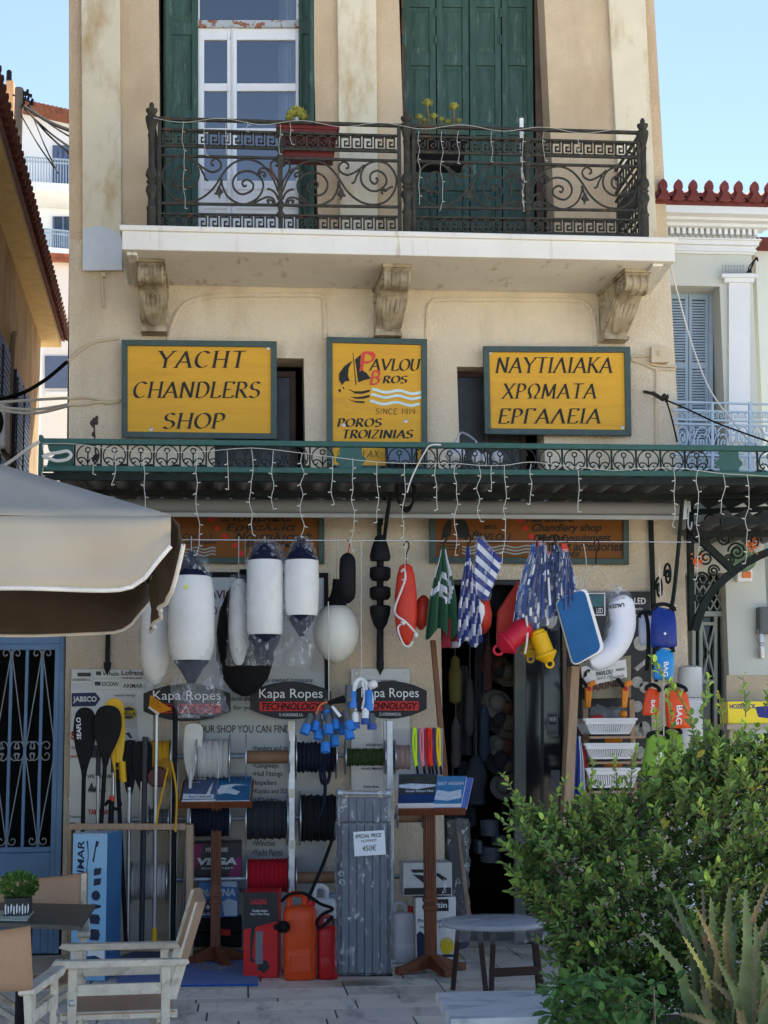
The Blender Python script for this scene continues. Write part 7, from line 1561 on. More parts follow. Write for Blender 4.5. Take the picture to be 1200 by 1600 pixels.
for lab, q, its in (('top white basket filled with clear bagged parts', (914, 994, 1124, 1146, 11.3), 'a'), ('middle white basket with an orange tube inside', (915, 996, 1163, 1185, 11.3), 'b'), ('bottom white basket half hidden by the bush', (917, 999, 1202, 1230, 11.3), 'c')):
    T, Bq = basket(lab, *q); c = (T[0] + T[2]) / 2
    if its == 'a':
        for j, (x, y, r) in enumerate(((935, 1108, 13), (958, 1112, 13), (970, 1108, 9))): o = at(x, y + 6, 11.5); bm_ = MB(); rows = []; bm_.ball(o, r * .0055, .06, r * .005, 10, 7); bm_.v = [(v[0] + random.uniform(-.01, .01), v[1], v[2] + random.uniform(-.01, .01)) for v in bm_.v]; tag(bm_.build('parts_bag', FILM2, smooth=True), 'clear bags of small parts lying in the top white basket', 'bag', 'bags in the top basket')
        tag(MB().ball(at(933, 1122, 11.42), .06, .04, .025).build('red_grip_piece', REDINK, smooth=True), 'red handled piece among the bags of the top basket', 'tool'); tag(MB().ball(at(974, 1116, 11.42), .03, .03, .03).build('orange_fitting', ORT, smooth=True), 'round orange fitting at the right in the top basket', 'fitting')
    else: tag(MB().tube([at(945, q[2] - 8, 11.5), at(972, q[2] - 7, 11.48)], .028 if its == 'b' else .018, 10).build('orange_tube', ORT, smooth=True), 'orange tube lying in the %s white basket' % ('middle' if its == 'b' else 'bottom'), 'tube')
fr_ = thing('basket_shelf', 'pale timber shelf frame carrying the three white baskets', 'shelf', at(955, 1478, 11.5))
for x in (917, 990): p = at(x, 1200, 11.68); MB().box(p.x - .02, 11.67, .001, p.x + .02, 11.71, at(x, 1092, 11.68).z - .005).build('upright', PALEWOOD, fr_, bevel=.003)
for y in (1148, 1187, 1232): a, b = at(912, y, 11.5), at(996, y, 11.5); MB().box(a.x, 11.3, a.z - .03, b.x, 11.66, a.z - .012).build('shelf_board', PALEWOOD, fr_, bevel=.003)
sv = thing('rolled_flag', 'rolled blue and white cloth hanging left of the lower baskets', 'flag', at(902, 1240, 11.3)); m = MB(); drape(m, (903, 1150), (895, 1245), (914, 1240), 11.3, folds=2, amp=.02, col=lambda u, v: (.6, .62, .66) if u > .6 else c3(40, 70, 150), seed=61, gather=.4); weld(m.build('cloth', CLOTH, sv, recalc=False))
tag(lathe_px(MB(), [(1163, 3), (1166, 7), (1180, 7), (1184, 5), (1188, 7), (1200, 7), (1215, 6), (1220, 3)], 910, 11.4).build('red_flare', REDINK, smooth=True, ang=40), 'red ribbed canister between the rolled flag and the baskets', 'canister')
# goods by the neighbour's door
wbk = thing('white_canister', 'white plastic canisters stacked beside the right neighbour door', 'canister', at(1078, 1478, 11.7))
lathe_px(MB(), [(1040, 10), (1043, 18), (1060, 19), (1085, 19), (1090, 16)], 1078, 11.7).build('upper_canister', MILK, wbk, smooth=True, ang=40); lathe_px(MB(), [(1091, 16), (1095, 20), (1150, 20), (1170, 20), (1478, 20)], 1078, 11.7).build('lower_canister', WHITE, wbk, smooth=True, ang=40)
hz, P, PR = carton('hose_carton', 'yellow HOZELOCK hose carton on the beige board at the right edge', 1138, 1096, 1215, 1131, 11.2, .2, mat('lemon_carton', c3(236, 210, 50), .4, var=.04), grp=None)
m = MB(); ptext(m, P, 'HOZELOCK', .04, .12, .56, .32, off=.03); ppoly(m, P, [(.55, .25), (.8, .2), (.98, .4), (.9, .8), (.6, .7)]); m.build('lettering', mat('deep_blue_ink', c3(34, 44, 120), .5), hz, recalc=False)
bd = thing('display_board', 'beige wooden display stand under the yellow hose carton', 'stand', at(1175, 1478, 11.4)); MB().rect(1135, 1055, 1215, 1095.5, 11.42, .03).build('back_board', mat('beige_board', c3(172, 158, 136), .6), bd, bevel=.004); MB().rect(1136, 1131.5, 1216, 1140, 11.16, .28).build('shelf_board', MATS['beige_board'], bd, bevel=.004); MB().rect(1140, 1140.5, 1150, 1478, 11.3, .06).build('leg', MATS['beige_board'], bd); MB().rect(1205, 1140.5, 1213, 1478, 11.3, .06).build('leg', MATS['beige_board'], bd)

# ================================================================== fairy lights, cables on the awning, cat-like heap
FW = mat('white_fairy_wire', c3(196, 196, 186), .7, var=.03)
fl_ = thing('fairy_lights', 'white icicle fairy light string draped along the green awning fascia', 'fairy lights', at(600, 700, 10.36)); yq = 10.36
m = MB(); base = [(66, 693), (120, 694), (177, 702), (240, 706), (309, 706), (393, 700), (472, 708), (511, 713), (551, 718), (590, 722), (633, 724), (672, 724), (712, 724), (748, 727), (788, 727), (827, 722), (870, 726), (905, 730), (960, 735), (1000, 732), (1052, 731), (1090, 735), (1130, 740), (1167, 742), (1230, 746)]
m.tube(catmull([at(x, y, yq) for x, y in base], 4), .0024, 5); m.build('main_wire', FW, fl_)
for i, (x, y0, y1) in enumerate(((66, 695, 775), (143, 700, 740), (177, 702, 758), (226, 704, 795), (309, 706, 868), (355, 704, 765), (393, 702, 835), (427, 704, 796), (472, 708, 838), (520, 713, 788), (551, 716, 862), (589, 722, 816), (632, 724, 905), (681, 724, 796), (712, 724, 868), (748, 727, 815), (768, 727, 768), (788, 727, 880), (830, 724, 788), (903, 731, 800), (1052, 732, 822), (1090, 735, 905), (1130, 740, 802), (1167, 742, 880))):
    rnd = random.Random(i); n = max(3, int((y1 - y0) / 16)); pts = [(x + (rnd.uniform(-3.5, 3.5) if j else 0), lerp(y0, y1, j / n)) for j in range(n + 1)]
    m = MB(); m.tube(catmull([at(a, b, yq - .01) for a, b in pts], 3), .0022, 4)
    for a, b in pts[1:]: sgn = rnd.choice((-1, 1)); m.tube([at(a, b, yq - .012), at(a + sgn * 5, b + rnd.uniform(-2, 3), yq - .02)], .0036, 5)
    m.build('light_strand', FW, fl_)
for i, (x, y0, y1) in enumerate(((287, 190, 325), (321, 190, 242), (353, 192, 240), (385, 190, 205), (438, 195, 240), (453, 192, 225), (690, 205, 330), (716, 205, 255), (768, 205, 252), (818, 205, 330), (850, 205, 250), (903, 215, 240), (655, 205, 320))):
    rnd = random.Random(90 + i); n = max(3, int((y1 - y0) / 14)); pts = [(x + (rnd.uniform(-3, 3) if j else 0), lerp(y0, y1, j / n)) for j in range(n + 1)]
    m = MB(); m.tube(catmull([at(a, b, 11.13) for a, b in pts], 3), .0016, 4)
    for a, b in pts[1::2]: m.tube([at(a, b, 11.12), at(a + 4, b + 1, 11.11)], .0028, 5)
    tag(m.build('fairy_strand', FW), 'loose fairy light strands hanging in the balcony railing', 'fairy lights', 'fairy light strands on the balcony')
tag(MB().tube(catmull([at(x, 186 + 4 * math.sin(x * .05) + (x - 240) * .027, 11.12) for x in range(240, 1006, 24)], 3), .0018, 4).build('fairy_light_wire', FW), 'white wire wound along the top rail of the balcony', 'cable')
tag(MB().slab([(812, 184), (818, 184), (818, 200), (816, 240), (820, 330), (817, 330), (813, 240), (812, 200)], 11.26, .012).build('white_strip', WHITE, bevel=.003), 'white plastic strip fixed upright behind the right half of the balcony railing', 'strip')
for k, rr in enumerate((.17, .15, .13)):
    tag(MB().tube([at(634, 765, 10.9) + Vector((.055 * (1 + .2 * k) * math.cos(t * .3), .05 * math.sin(t * .3 + k), rr * math.sin(t * .3))) for t in range(21)], .009, 6, closed=True).build('cable_loop', BLACK, smooth=True), 'black cable loops coiled under the middle of the awning', 'cable', 'cable loops under the awning')
tag(MB().tube(catmull([at(x, y, 10.34) for x, y in ((689, 695), (672, 696), (663, 708), (652, 728), (642, 750), (636, 770))], 6), .0055, 6).build('white_cable', CG, smooth=True), 'thick white cable curving over the awning fascia beside the PAVLOU sign', 'cable')
tag(MB().tube(catmull([at(x, y, 10.33) for x, y in ((66, 714), (75, 710), (92, 707), (105, 705), (111, 711), (104, 718), (88, 720), (76, 716), (68, 714))], 6), .012, 6).build('white_cable_loop', CG, smooth=True), 'white cable loop tied to the left plate of the awning fascia', 'cable')
for lab, cx, cy, rx, ry, mt in (('white round lamp head lying behind the awning fascia', 712, 712, 16, 14, MILK), ('left small white bag on the awning roof', 744, 716, 7, 12, MILK), ('middle small white bag on the awning roof', 758, 718, 7, 11, MILK), ('right small white bag on the awning roof', 777, 716, 9, 11, MILK)):
    k_ = mpp(cx, cy, 10.7); b_ = MB(); b_.ball(at(cx, cy, 10.7), rx * k_, rx * k_, ry * k_, 12, 8); b_.v = [(v[0] + random.uniform(-.006, .006), v[1], v[2] + random.uniform(-.006, .006)) for v in b_.v]; tag(b_.build('roof_lamp' if cx < 730 else 'small_bag', mt, smooth=True), lab, 'lamp' if cx < 730 else 'bag')
tag(MB().tube(catmull([at(702, 705, 10.68), at(712, 690, 10.68), at(722, 676, 10.68), at(744, 690, 10.68), at(742, 700, 10.68)], 5), .008, 6).build('bent_wire_handle', STEEL, smooth=True), 'bent wire handle sticking up behind the awning fascia', 'wire')
dw = thing('dead_weed', 'dry dark weed sprouting above the left end of the awning', 'plant', at(150, 720, 10.6)); m = MB(); m.tube([at(150, 720, 10.6), at(147, 665, 10.6)], .006, 5); m.build('stem', mat('dry_stem', (.05, .035, .035), .9), dw); m = MB()
for i in range(16): m.ball(at(147 + random.gauss(0, 3), random.choice((658, 662, 676, 715)) + random.gauss(0, 3), 10.6), .012, .012, .02, 6, 4)
m.build('seed_heads', MATS['dry_stem'], dw)
ins = thing('cable_anchor', 'rusty cable anchor with insulator on the right corner wall', 'anchor', at(1030, 632, 11.95)); m = MB(); m.tube([at(1007, 612, 11.99), at(1020, 615, 11.85)], .014, 6); m.tube([at(1019, 614, 11.86), at(1036, 624, 11.8)], .018, 8); m.lathe([(.02, 0), (.035, .01), (.035, .02), (.02, .03), (.035, .04), (.03, .05)], 10, at(1034, 620, 11.8), (1, 0, -.3)); m.build('insulator', mat('dark_rust', (.035, .028, .025), .7), ins, smooth=True)
tag(MB().tube(catmull([at(1040, 625, 11.8), at(1075, 640, 11.4), at(1130, 665, 10.8), at(1230, 700, 10.0)], 6), .007, 5).build('anchored_cable', CB), 'dark cable running right from the rusty wall anchor', 'cable'); tag(MB().tube(catmull([at(1042, 628, 11.8), at(1050, 655, 11.6), at(1058, 690, 11.2)], 6), .007, 5).build('anchored_cable', CB), 'dark cable dropping from the rusty wall anchor to the awning', 'cable')
tag(MB().tube(catmull([at(1048, 415, 11.2), at(1062, 470, 11.3), at(1082, 540, 11.3), at(1110, 610, 11.2), at(1150, 665, 11), at(1180, 700, 10.6)], 6), .007, 5).build('balcony_cable', CG), 'pale cable slanting from the balcony corner across the blue shutters', 'cable')
# ---- balcony planters
SUC = mat('yellow_green_succulent', (.32, .34, .10), .6, var=.35, vs=25, tint=True)
def planter(label, x0, x1, y0, y1, Y, mt, dz):
    s = thing('balcony_planter', label, 'planter', at((x0 + x1) / 2, y1, Y)); a, b = at(x0, y1, Y), at(x1, y0, Y); i = .03
    MB().hexa([(a.x + i, Y + .02, a.z), (b.x - i, Y + .02, a.z), (b.x - i, Y + .18, a.z), (a.x + i, Y + .18, a.z)], [(a.x, Y, b.z), (b.x, Y, b.z), (b.x, Y + .2, b.z), (a.x, Y + .2, b.z)]).build('trough', mt, s, bevel=.01); m = MB()
    m.box(a.x - .012, Y - .012, b.z - .03, b.x + .012, Y + .212, b.z + .004); m.build('rim', mt, s, bevel=.006); return s
def rosette(s, x, y, Y, r, n=26, stem=None):
    o = at(x, y, Y); m = MB()
    for i in range(n):
        a = i * 2.4; e = .3 + .9 * (1 - i / n); d = Vector((math.cos(a) * e, math.sin(a) * e, .55 + i / n * .6)).normalized(); t = Vector((-math.sin(a), math.cos(a), 0)) * r * .28; k = random.uniform(.6, 1.2); m.col = (k, k * random.uniform(.85, 1.1), k * .8)
        m.face([o, o + d * r * .6 + t, o + d * r, o + d * r * .6 - t])
    m.build('rosette', SUC, s, recalc=False)
    if stem: MB().tube(catmull([at(*stem, Y), at((x + stem[0]) / 2 + 1.5, (y + stem[1]) / 2, Y), o], 4), .009, 6).build('stem', mat('brown_stem', c3(110, 92, 66), .8), s)
q = planter('dark red balcony planter with a small yellow green succulent', 434, 528, 197, 244, 11.2, mat('dark_red_plastic', c3(98, 34, 36), .5), 0)
for x, y, r in ((456, 184, .07), (468, 183, .08), (462, 178, .07), (474, 188, .06), (452, 189, .05)): rosette(q, x, y, 11.3, r)
q = planter('black balcony planter with two tall aeonium rosettes', 640, 730, 212, 256, 11.3, BLACK, 0)
for x, y, r, st in ((668, 166, .065, (670, 212)), (709, 172, .065, (706, 212)), (655, 186, .045, (660, 212)), (678, 186, .05, (678, 212)), (690, 190, .04, (690, 212)), (716, 192, .04, (714, 212)), (663, 192, .04, (665, 212)), (700, 194, .04, (700, 212))): rosette(q, x, y, 11.4, r, 18, st)
# ================================================================== foreground: parasol
par = thing('parasol', 'big beige market parasol with white piping over the slate table', 'parasol', (-1.85, 7.2, 0))
def canvas():
    m = bpy.data.materials.new('beige_canvas'); m.use_nodes = True; n, l = m.node_tree.nodes, m.node_tree.links; b = n['Principled BSDF']; b.inputs['Roughness'].default_value = .85
    tc = n.new('ShaderNodeTexCoord'); no = n.new('ShaderNodeTexNoise'); no.inputs['Scale'].default_value = 3; no.inputs['Detail'].default_value = 6; l.new(tc.outputs['Object'], no.inputs['Vector'])
    rp = n.new('ShaderNodeValToRGB'); rp.color_ramp.elements[0].position = .3; rp.color_ramp.elements[1].position = .7; rp.color_ramp.elements[0].color = (*c3(168, 156, 138), 1); rp.color_ramp.elements[1].color = (*c3(180, 170, 152), 1); l.new(no.outputs[0], rp.inputs[0]); l.new(rp.outputs[0], b.inputs['Base Color'])
    wv = n.new('ShaderNodeTexNoise'); wv.inputs['Scale'].default_value = 350; l.new(tc.outputs['Object'], wv.inputs['Vector']); bp = n.new('ShaderNodeBump'); bp.inputs['Strength'].default_value = .25; bp.inputs['Distance'].default_value = .003; l.new(wv.outputs[0], bp.inputs['Height']); l.new(bp.outputs[0], b.inputs['Normal'])
    return m
CANV = canvas()
N_ = at(267, 806, 6.0); zs_ = N_.z; F_ = at(233, 960, 8.6); F_.z = zs_
NL = N_ + Vector((-2.9, -.25, 0)); FL = F_ + Vector((-2.9, -.25, 0)); AP = (N_ + F_ + NL + FL) / 4; AP.z = zs_ + .62
m = MB(); cs = [N_, F_, FL, NL]
for j in range(4):
    a, b = cs[j], cs[(j + 1) % 4]; n = 16; rows = []
    for k in range(13):
        t = k / 12; row = []
        for i in range(n + 1):
            u = i / n; e = lerp(a, b, u); p = lerp(e, AP, t); sag = (-.05 * math.sin(math.pi * u) * (1 - t) * (.3 + t * 2)); p = p + Vector((0, 0, sag + .006 * math.sin(u * 23 + j) * (1 - t))); row.append(p)
        rows.append(row)
    m.loft(rows, False, False)
LINE = mat('dark_brown_lining', c3(76, 66, 56), .9, var=.1); cv_ = weld(m.build('canopy', [CANV, LINE], par, recalc=False)); cv_.modifiers['cloth'].material_offset = 1
pipem = mat('white_piping', c3(226, 222, 214), .7, bump=.8, bs=120)
VH = .285; LINE = mat('dark_brown_lining', c3(76, 66, 56), .9, var=.1)
for j in range(4):
    a, b = cs[j], cs[(j + 1) % 4]; d = (b - a).normalized(); out = Vector((d.y, -d.x, 0)); m = MB(); n = 60; NV = 7; rows = [[] for _ in range(NV + 1)]
    for i in range(n + 1):
        u = i / n; e = lerp(a, b, u); dc = min(u, 1 - u) * (b - a).length; cr = math.exp(-(dc / .085) ** 1.6); wa = .35 if j == 0 else .6; bw = wa * (.035 * math.sin(u * 17 + j * 2) + .014 * math.sin(u * 41))
        for k in range(NV + 1):
            v = k / NV; rows[k].append(e + Vector((0, 0, -.05 * math.sin(math.pi * u) * .3 - .003 - v * (VH - .006 * math.sin(u * 17 + 1) - .17 * cr))) + out * (bw * v + .016 * math.sin(v * 5 + u * 11 + j) * math.sin(math.pi * min(1, v * 1.4)) + .05 * cr * v))
    m.loft(rows, False, False); v_ = weld(m.build('valance', [LINE, CANV], par, recalc=False)); sm_ = v_.modifiers['cloth']; sm_.material_offset = 1; sm_.thickness = .004
    MB().tube(rows[-1], .009, 7).build('piping', pipem, v_, smooth=True)
m = MB(); m.tube([(AP.x, AP.y, 0), (AP.x, AP.y, AP.z + .1)], .03, 12); m.box(AP.x - .3, AP.y - .3, .001, AP.x + .3, AP.y + .3, .06); m.build('pole', PALEWOOD, par, smooth=True, ang=40)
for c in cs + [lerp(cs[i], cs[(i + 1) % 4], .5) for i in range(4)]:
    d = (c - AP) * .96; MB().bar(AP + Vector((0, 0, -.06)), AP + d + Vector((0, 0, -.035)), .025, .035).build('rib', PALEWOOD, par, bevel=.003)

# ================================================================== directors chairs
GREYW = mat('worn_white_wood', c3(206, 195, 174), .8, var=.14, vs=5, stretch=(3, 3, 3), bump=.3, bs=40, dirt=(c3(160, 148, 128), 9, .54, .66, (1, 1, 1)))
TAN = mat('tan_canvas', c3(172, 138, 110), .9, var=.07, vs=6, bump=.2, bs=250, dist=.003)
DKW = mat('dark_slate_top', c3(72, 72, 66), .4, var=.2, vs=5, stretch=(.5, 3, 1), bump=.1)
def chair(label, loc, rz):
    s = thing('directors_chair', label, 'chair', loc, "folding director's chairs around the slate table"); Mx = Matrix.Translation(loc) @ Matrix.Rotation(rz, 4, 'Z')
    def nb_(): m = MB(); m.M = Mx; return m
    for sx in (-1, 1):
        x = sx * .275
        for y in (-.2, .19): m = nb_(); m.box(x - .013, y - .019, 0, x + .013, y + .019, .64); m.build('leg', GREYW, s, bevel=.004)
        m = nb_(); m.prism([(x - .03, -.29, .655), (x - .03, -.24, .64), (x - .03, .27, .64), (x - .03, .29, .65), (x - .03, .28, .668), (x - .03, -.2, .672), (x - .03, -.27, .675)], (.06, 0, 0)); m.build('armrest', GREYW, s, bevel=.006)
        m = nb_(); m.box(x - .011, -.181, .525, x + .011, .171, .572); m.build('side_rail', GREYW, s, bevel=.004)
        m = nb_(); m.box(x - .024, -.25, .425, x + .004, .24, .458); m.build('seat_rail', GREYW, s, bevel=.004); m = nb_(); m.box(x - .012, -.23, .03, x + .012, .22, .075); m.build('foot_rail', GREYW, s, bevel=.004)
        m = nb_(); m.hexa([(x - .016, .19, .5), (x + .012, .19, .5), (x + .012, .235, .5), (x - .016, .235, .5)], [(x - .016, .31, .9), (x + .012, .31, .9), (x + .012, .35, .9), (x - .016, .35, .9)]); m.build('back_post', GREYW, s, bevel=.004)
        for y in (-.17, .16): m = nb_(); m.bar((-x, y + sx * .014, .05), (x, y + sx * .014, .42), .024, .04, (0, 1, 0)); m.build('cross_strut', GREYW, s, bevel=.003)
        m = nb_(); m.lathe([(.012, 0), (.014, .003), (.008, .007)], 10, (x + sx * .014, -.2, .5), (sx, 0, 0)); m.build('bolt', STEEL, s, smooth=True)
    def sheet(f, nu, nv): return [[f(i / nu, j / nv) for i in range(nu + 1)] for j in range(nv + 1)]
    m = nb_(); m.loft(sheet(lambda u, v: (lerp(-.285, .285, u), lerp(-.24, .23, v), .455 - .05 * math.sin(math.pi * u)), 12, 8), False, False); weld(m.build('seat', TAN, s, recalc=False)).modifiers[-1].thickness = .006
    m = nb_()
    def back(off): return sheet(lambda u, v: (lerp(-.295, .295, u), .335 - (.905 - lerp(.9, .66, v)) * .3 + off + .012 * math.sin(math.pi * u), lerp(.905, .66, v) - .025 * math.sin(math.pi * u) * (1 - v)), 14, 6)
    A_, B_2 = back(-.012), back(.02); m.loft(A_, False, False); m.loft(B_2, False, False)
    m.loft([[r[0] for r in A_], [r[0] for r in B_2]], False, False); m.loft([[r[-1] for r in A_], [r[-1] for r in B_2]], False, False); m.loft([A_[0], B_2[0]], False, False); m.loft([A_[-1], B_2[-1]], False, False)
    bm_o = m.build('backrest', TAN, s); weld(bm_o); bm_o.modifiers.remove(bm_o.modifiers[-1]); return s
def gpt(px, Y): p = at(px, 1400, Y); return Vector((p.x, Y, 0))
chair("director's chair seen from the side with empty frame facing left beside the mat", gpt(192, 7.07), R(-86.5))
chair("director's chair tucked behind the slate table facing out, before the blue carton", gpt(44, 7.98), R(6))
chair("nearest director's chair with its tan back turned, in front of the slate table", gpt(-37, 6.38), R(174))
# slate table with potted plant
tb_ = thing('slate_table', 'small cafe table with dark slate top under the parasol', 'table', gpt(40, 7.4))
m = MB(); q = [atz(x, y, .775) for x, y in ((-60, 1440), (126, 1446), (149, 1413), (-40, 1409))]; m.prism(q, (0, 0, -.022)); m.build('table_top', DKW, tb_, bevel=.002)
c = gpt(40, 7.4); m = MB(); m.tube([(c.x, c.y, .03), (c.x, c.y, .75)], .035, 12); m.build('pedestal', BLACK, tb_, smooth=True); m = MB(); m.box(c.x - .22, c.y - .22, .001, c.x + .22, c.y + .22, .03); m.build('base', BLACK, tb_, bevel=.006)
pp_ = thing('potted_plant', 'small round boxwood in a white patterned pot on the slate table', 'plant', atz(27, 1430, .776)); o = atz(28, 1430, .776); o.z = .7765
m = MB(); r = .058; m.box(o.x - r, o.y - r, o.z, o.x + r, o.y + r, o.z + .085); m.build('pot', mat('black_pot', (.03, .03, .03), .5), pp_, bevel=.006); m = MB()
for i in range(9):
    x = o.x - r + .006 + i * .013; m.prism([(x, o.y - r - .001, o.z + .01), (x + .006, o.y - r - .001, o.z + .01 + .01 * (i % 3)), (x + .005, o.y - r - .001, o.z + .06 - .015 * (i % 2)), (x - .001, o.y - r - .001, o.z + .05)], (0, -.001, 0))
m.build('pot_pattern', WINK, pp_)
LEAFM = mat('glossy_green_leaf', (.19, .29, .085), .55, var=.25, vs=30, tint=True, spec=.2)
m = MB(); rnd = random.Random(4)
for i in range(900):
    d = Vector((rnd.gauss(0, 1), rnd.gauss(0, 1), rnd.gauss(0, 1))).normalized(); rr = .085 * rnd.uniform(.55, 1); p = o + Vector((0, 0, .135)) + Vector((d.x, d.y, d.z * .72)) * rr; t = d.cross(Vector((rnd.random(), rnd.random(), rnd.random()))).normalized(); u = (d + t * .6 + Vector((0, 0, .4))).normalized() * .024; k = rnd.uniform(.35, .8); m.col = (k * .6, k * .9, k * .5); n = u.cross(t).normalized() * .006
    m.face([p, p + u * .5 + n, p + u, p + u * .5 - n])
m.build('foliage', LEAFM, pp_, recalc=False)
m = MB(); q = [atz(x, y, .7795) for x, y in ((-6, 1437), (42, 1438), (53, 1424), (0, 1423))]; m.prism(q, (0, 0, -.003)); tag(m.build('menu_card', mat('pale_green_card', c3(196, 204, 184), .6, var=.1, vs=20)), 'pale card lying under the potted plant on the slate table', 'card')
# round stool table under plastic
rt = thing('round_side_table', 'low round table wrapped in clear plastic with dark brown legs near the bush', 'table', gpt(775, 9.7)); c = atz(772, 1438, .45); zt2 = .45; r = .335
m = MB(); m.lathe([(.01, zt2 - .03), (r - .01, zt2 - .03), (r, zt2 - .02), (r, zt2 - .005), (r - .006, zt2), (.01, zt2)], 40, (c.x, c.y, 0)); m.build('table_top', mat('grey_marble_top', c3(168, 170, 174), .35, var=.12, vs=5), rt, smooth=True, ang=40)
DB = mat('dark_brown_leg', c3(58, 38, 32), .5, var=.15)
for a, b in (((-.13, -.24), (-.1, -.3)), ((-.04, -.22), (-.075, -.29)), ((.26, .1), (.3, .14)), ((-.2, .16), (-.24, .2)), ((.22, -.16), (.26, -.22))): m = MB(); m.bar((c.x + b[0], c.y + b[1], .001), (c.x + a[0], c.y + a[1], zt2 - .03), .03, .03, (0, 1, 0)); m.build('leg', DB, rt, bevel=.003)
m = MB(); m.bar((c.x - .07, c.y - .26, .17), (c.x + .25, c.y - .2, .17), .025, .05); m.build('stretcher', DB, rt, bevel=.003)
rnd = random.Random(8); rows = []
for k, (rr, z) in enumerate(((.02, zt2 + .006), (.15, zt2 + .008), (.28, zt2 + .007), (r + .008, zt2 + .004), (r + .014, zt2 - .03), (r + .012, zt2 - .06), (r + .004, zt2 - .1))):
    rows.append([Vector((c.x + (rr + rnd.uniform(-1, 1) * (.012 if k > 3 else .0)) * math.cos(t * .1257), c.y + (rr + rnd.uniform(-1, 1) * (.012 if k > 3 else 0)) * math.sin(t * .1257), z + rnd.uniform(-1, 1) * (.004 if k < 4 else .015))) for t in range(50)])
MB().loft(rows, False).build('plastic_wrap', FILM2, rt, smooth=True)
# marble bench
mb = thing('marble_bench', 'pale marble slab bench beside the low broad leaved plant', 'bench', gpt(830, 6.6)); z = .45; q = [atz(x, y, z) for x, y in ((704, 1592), (925, 1592), (905, 1549), (680, 1550))]
q[1].y = q[0].y; q[2].y = q[3].y; m = MB(); m.prism(q, (0, 0, -.045)); m.build('slab', mat('pale_blue_marble', c3(204, 206, 204), .4, var=.08, vs=3, detail=9, dirt=(c3(156, 162, 164), 5, .5, .68, (1, 2.5, 1)), bump=.08), mb, bevel=.006)
for x in (q[0].x + .12, q[1].x - .12): m = MB(); m.box(x - .05, q[0].y + .1, .001, x + .05, q[3].y - .1, z - .046); m.build('leg', mat('dark_bench_leg', c3(70, 68, 66), .8), mb, bevel=.005)

# ================================================================== bush, aloe and low plants
bed = MB(); a = atz(850, 1640, 0); bed.prism([Vector((a.x, 6.7, .0)), Vector((4.2, 6.7, 0)), Vector((4.2, 8.8, 0)), Vector((a.x, 8.8, 0))], (0, 0, .035)); tag(bed.build('soil_bed', mat('dark_soil', (.05, .04, .03), .95, var=.4, vs=20, bump=.8, bs=40)), kind='structure')
OUT = [(812, 1262), (845, 1268), (885, 1280), (925, 1262), (965, 1245), (1005, 1240), (1035, 1205), (1065, 1180), (1100, 1172), (1150, 1160), (1215, 1140), (1290, 1140), (1330, 1250), (1330, 1500), (1200, 1600), (1010, 1560), (930, 1590), (878, 1565), (870, 1500), (845, 1440), (815, 1405), (800, 1350), (803, 1300)]
def inside(x, y):
    c = False; j = len(OUT) - 1
    for i in range(len(OUT)):
        (xi, yi), (xj, yj) = OUT[i], OUT[j]
        if (yi > y) != (yj > y) and x < (xj - xi) * (y - yi) / (yj - yi) + xi: c = not c
        j = i
    return c
def edged(x, y): return min(math.hypot(x - a, y - b) for a, b in OUT)
bu = thing('leafy_bush', 'dense leafy bush with small oval green leaves behind the aloe', 'bush', gpt(1010, 7.7))
rnd = random.Random(12); YBU = 7.75; root = Vector((gpt(985, YBU).x, YBU, .03))
lv = MB(); wd = MB(); BARK = mat('grey_brown_bark', c3(112, 102, 88), .9, var=.25, bump=.4)
def leaf_(m, p, d, up, ln, wf, col, fold=.35):
    d = d.normalized(); s_ = d.cross(up);
    if s_.length < 1e-4: s_ = d.cross(Vector((1, 0, 0)))
    s_.normalize(); n = s_.cross(d).normalized(); w_ = ln * wf; m.col = col; e = n * (w_ * fold)
    m.add([p, p + d * ln * .38 + s_ * w_ + e, p + d * ln * .75 + s_ * w_ * .8 + e, p + d * ln - n * ln * .05, p + d * ln * .75 - s_ * w_ * .8 + e, p + d * ln * .38 - s_ * w_ + e], [(0, 3, 2, 1), (0, 5, 4, 3)])
def twig(base, d, ln, young, Lf=.04):
    n = max(4, int(ln / .021)); p = Vector(base); pts = [p.copy()]; d = d.normalized()
    for i in range(n):
        d = (d + Vector((rnd.gauss(0, .09), rnd.gauss(0, .09), rnd.gauss(.02, .07)))).normalized(); p = p + d * ln / n; pts.append(p.copy()); t = i / n
        side = d.cross(Vector((rnd.gauss(0, 1), rnd.gauss(0, 1), rnd.gauss(0, 1)))).normalized()
        for sg in (1, -1):
            if rnd.random() < .12: continue
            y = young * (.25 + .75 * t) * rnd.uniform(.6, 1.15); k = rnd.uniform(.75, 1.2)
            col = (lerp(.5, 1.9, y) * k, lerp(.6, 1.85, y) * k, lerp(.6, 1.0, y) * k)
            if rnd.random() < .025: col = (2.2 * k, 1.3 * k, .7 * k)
            leaf_(lv, p, d * rnd.uniform(.35, .8) + side * sg * .8 + Vector((0, 0, .25)), Vector((rnd.gauss(0, .4), rnd.gauss(-.3, .4), 1)), Lf * rnd.uniform(.5, 1.3) * (1 - .25 * t), rnd.uniform(.22, .29), col)
    wd.tube(pts[::2] + [pts[-1]], [.0032 - .002 * i / (len(pts[::2])) for i in range(len(pts[::2]) + 1)], 4, cap=False)
nt_ = 0; centre = Vector((at(1040, 1370, YBU).x, YBU, at(1040, 1370, YBU).z))
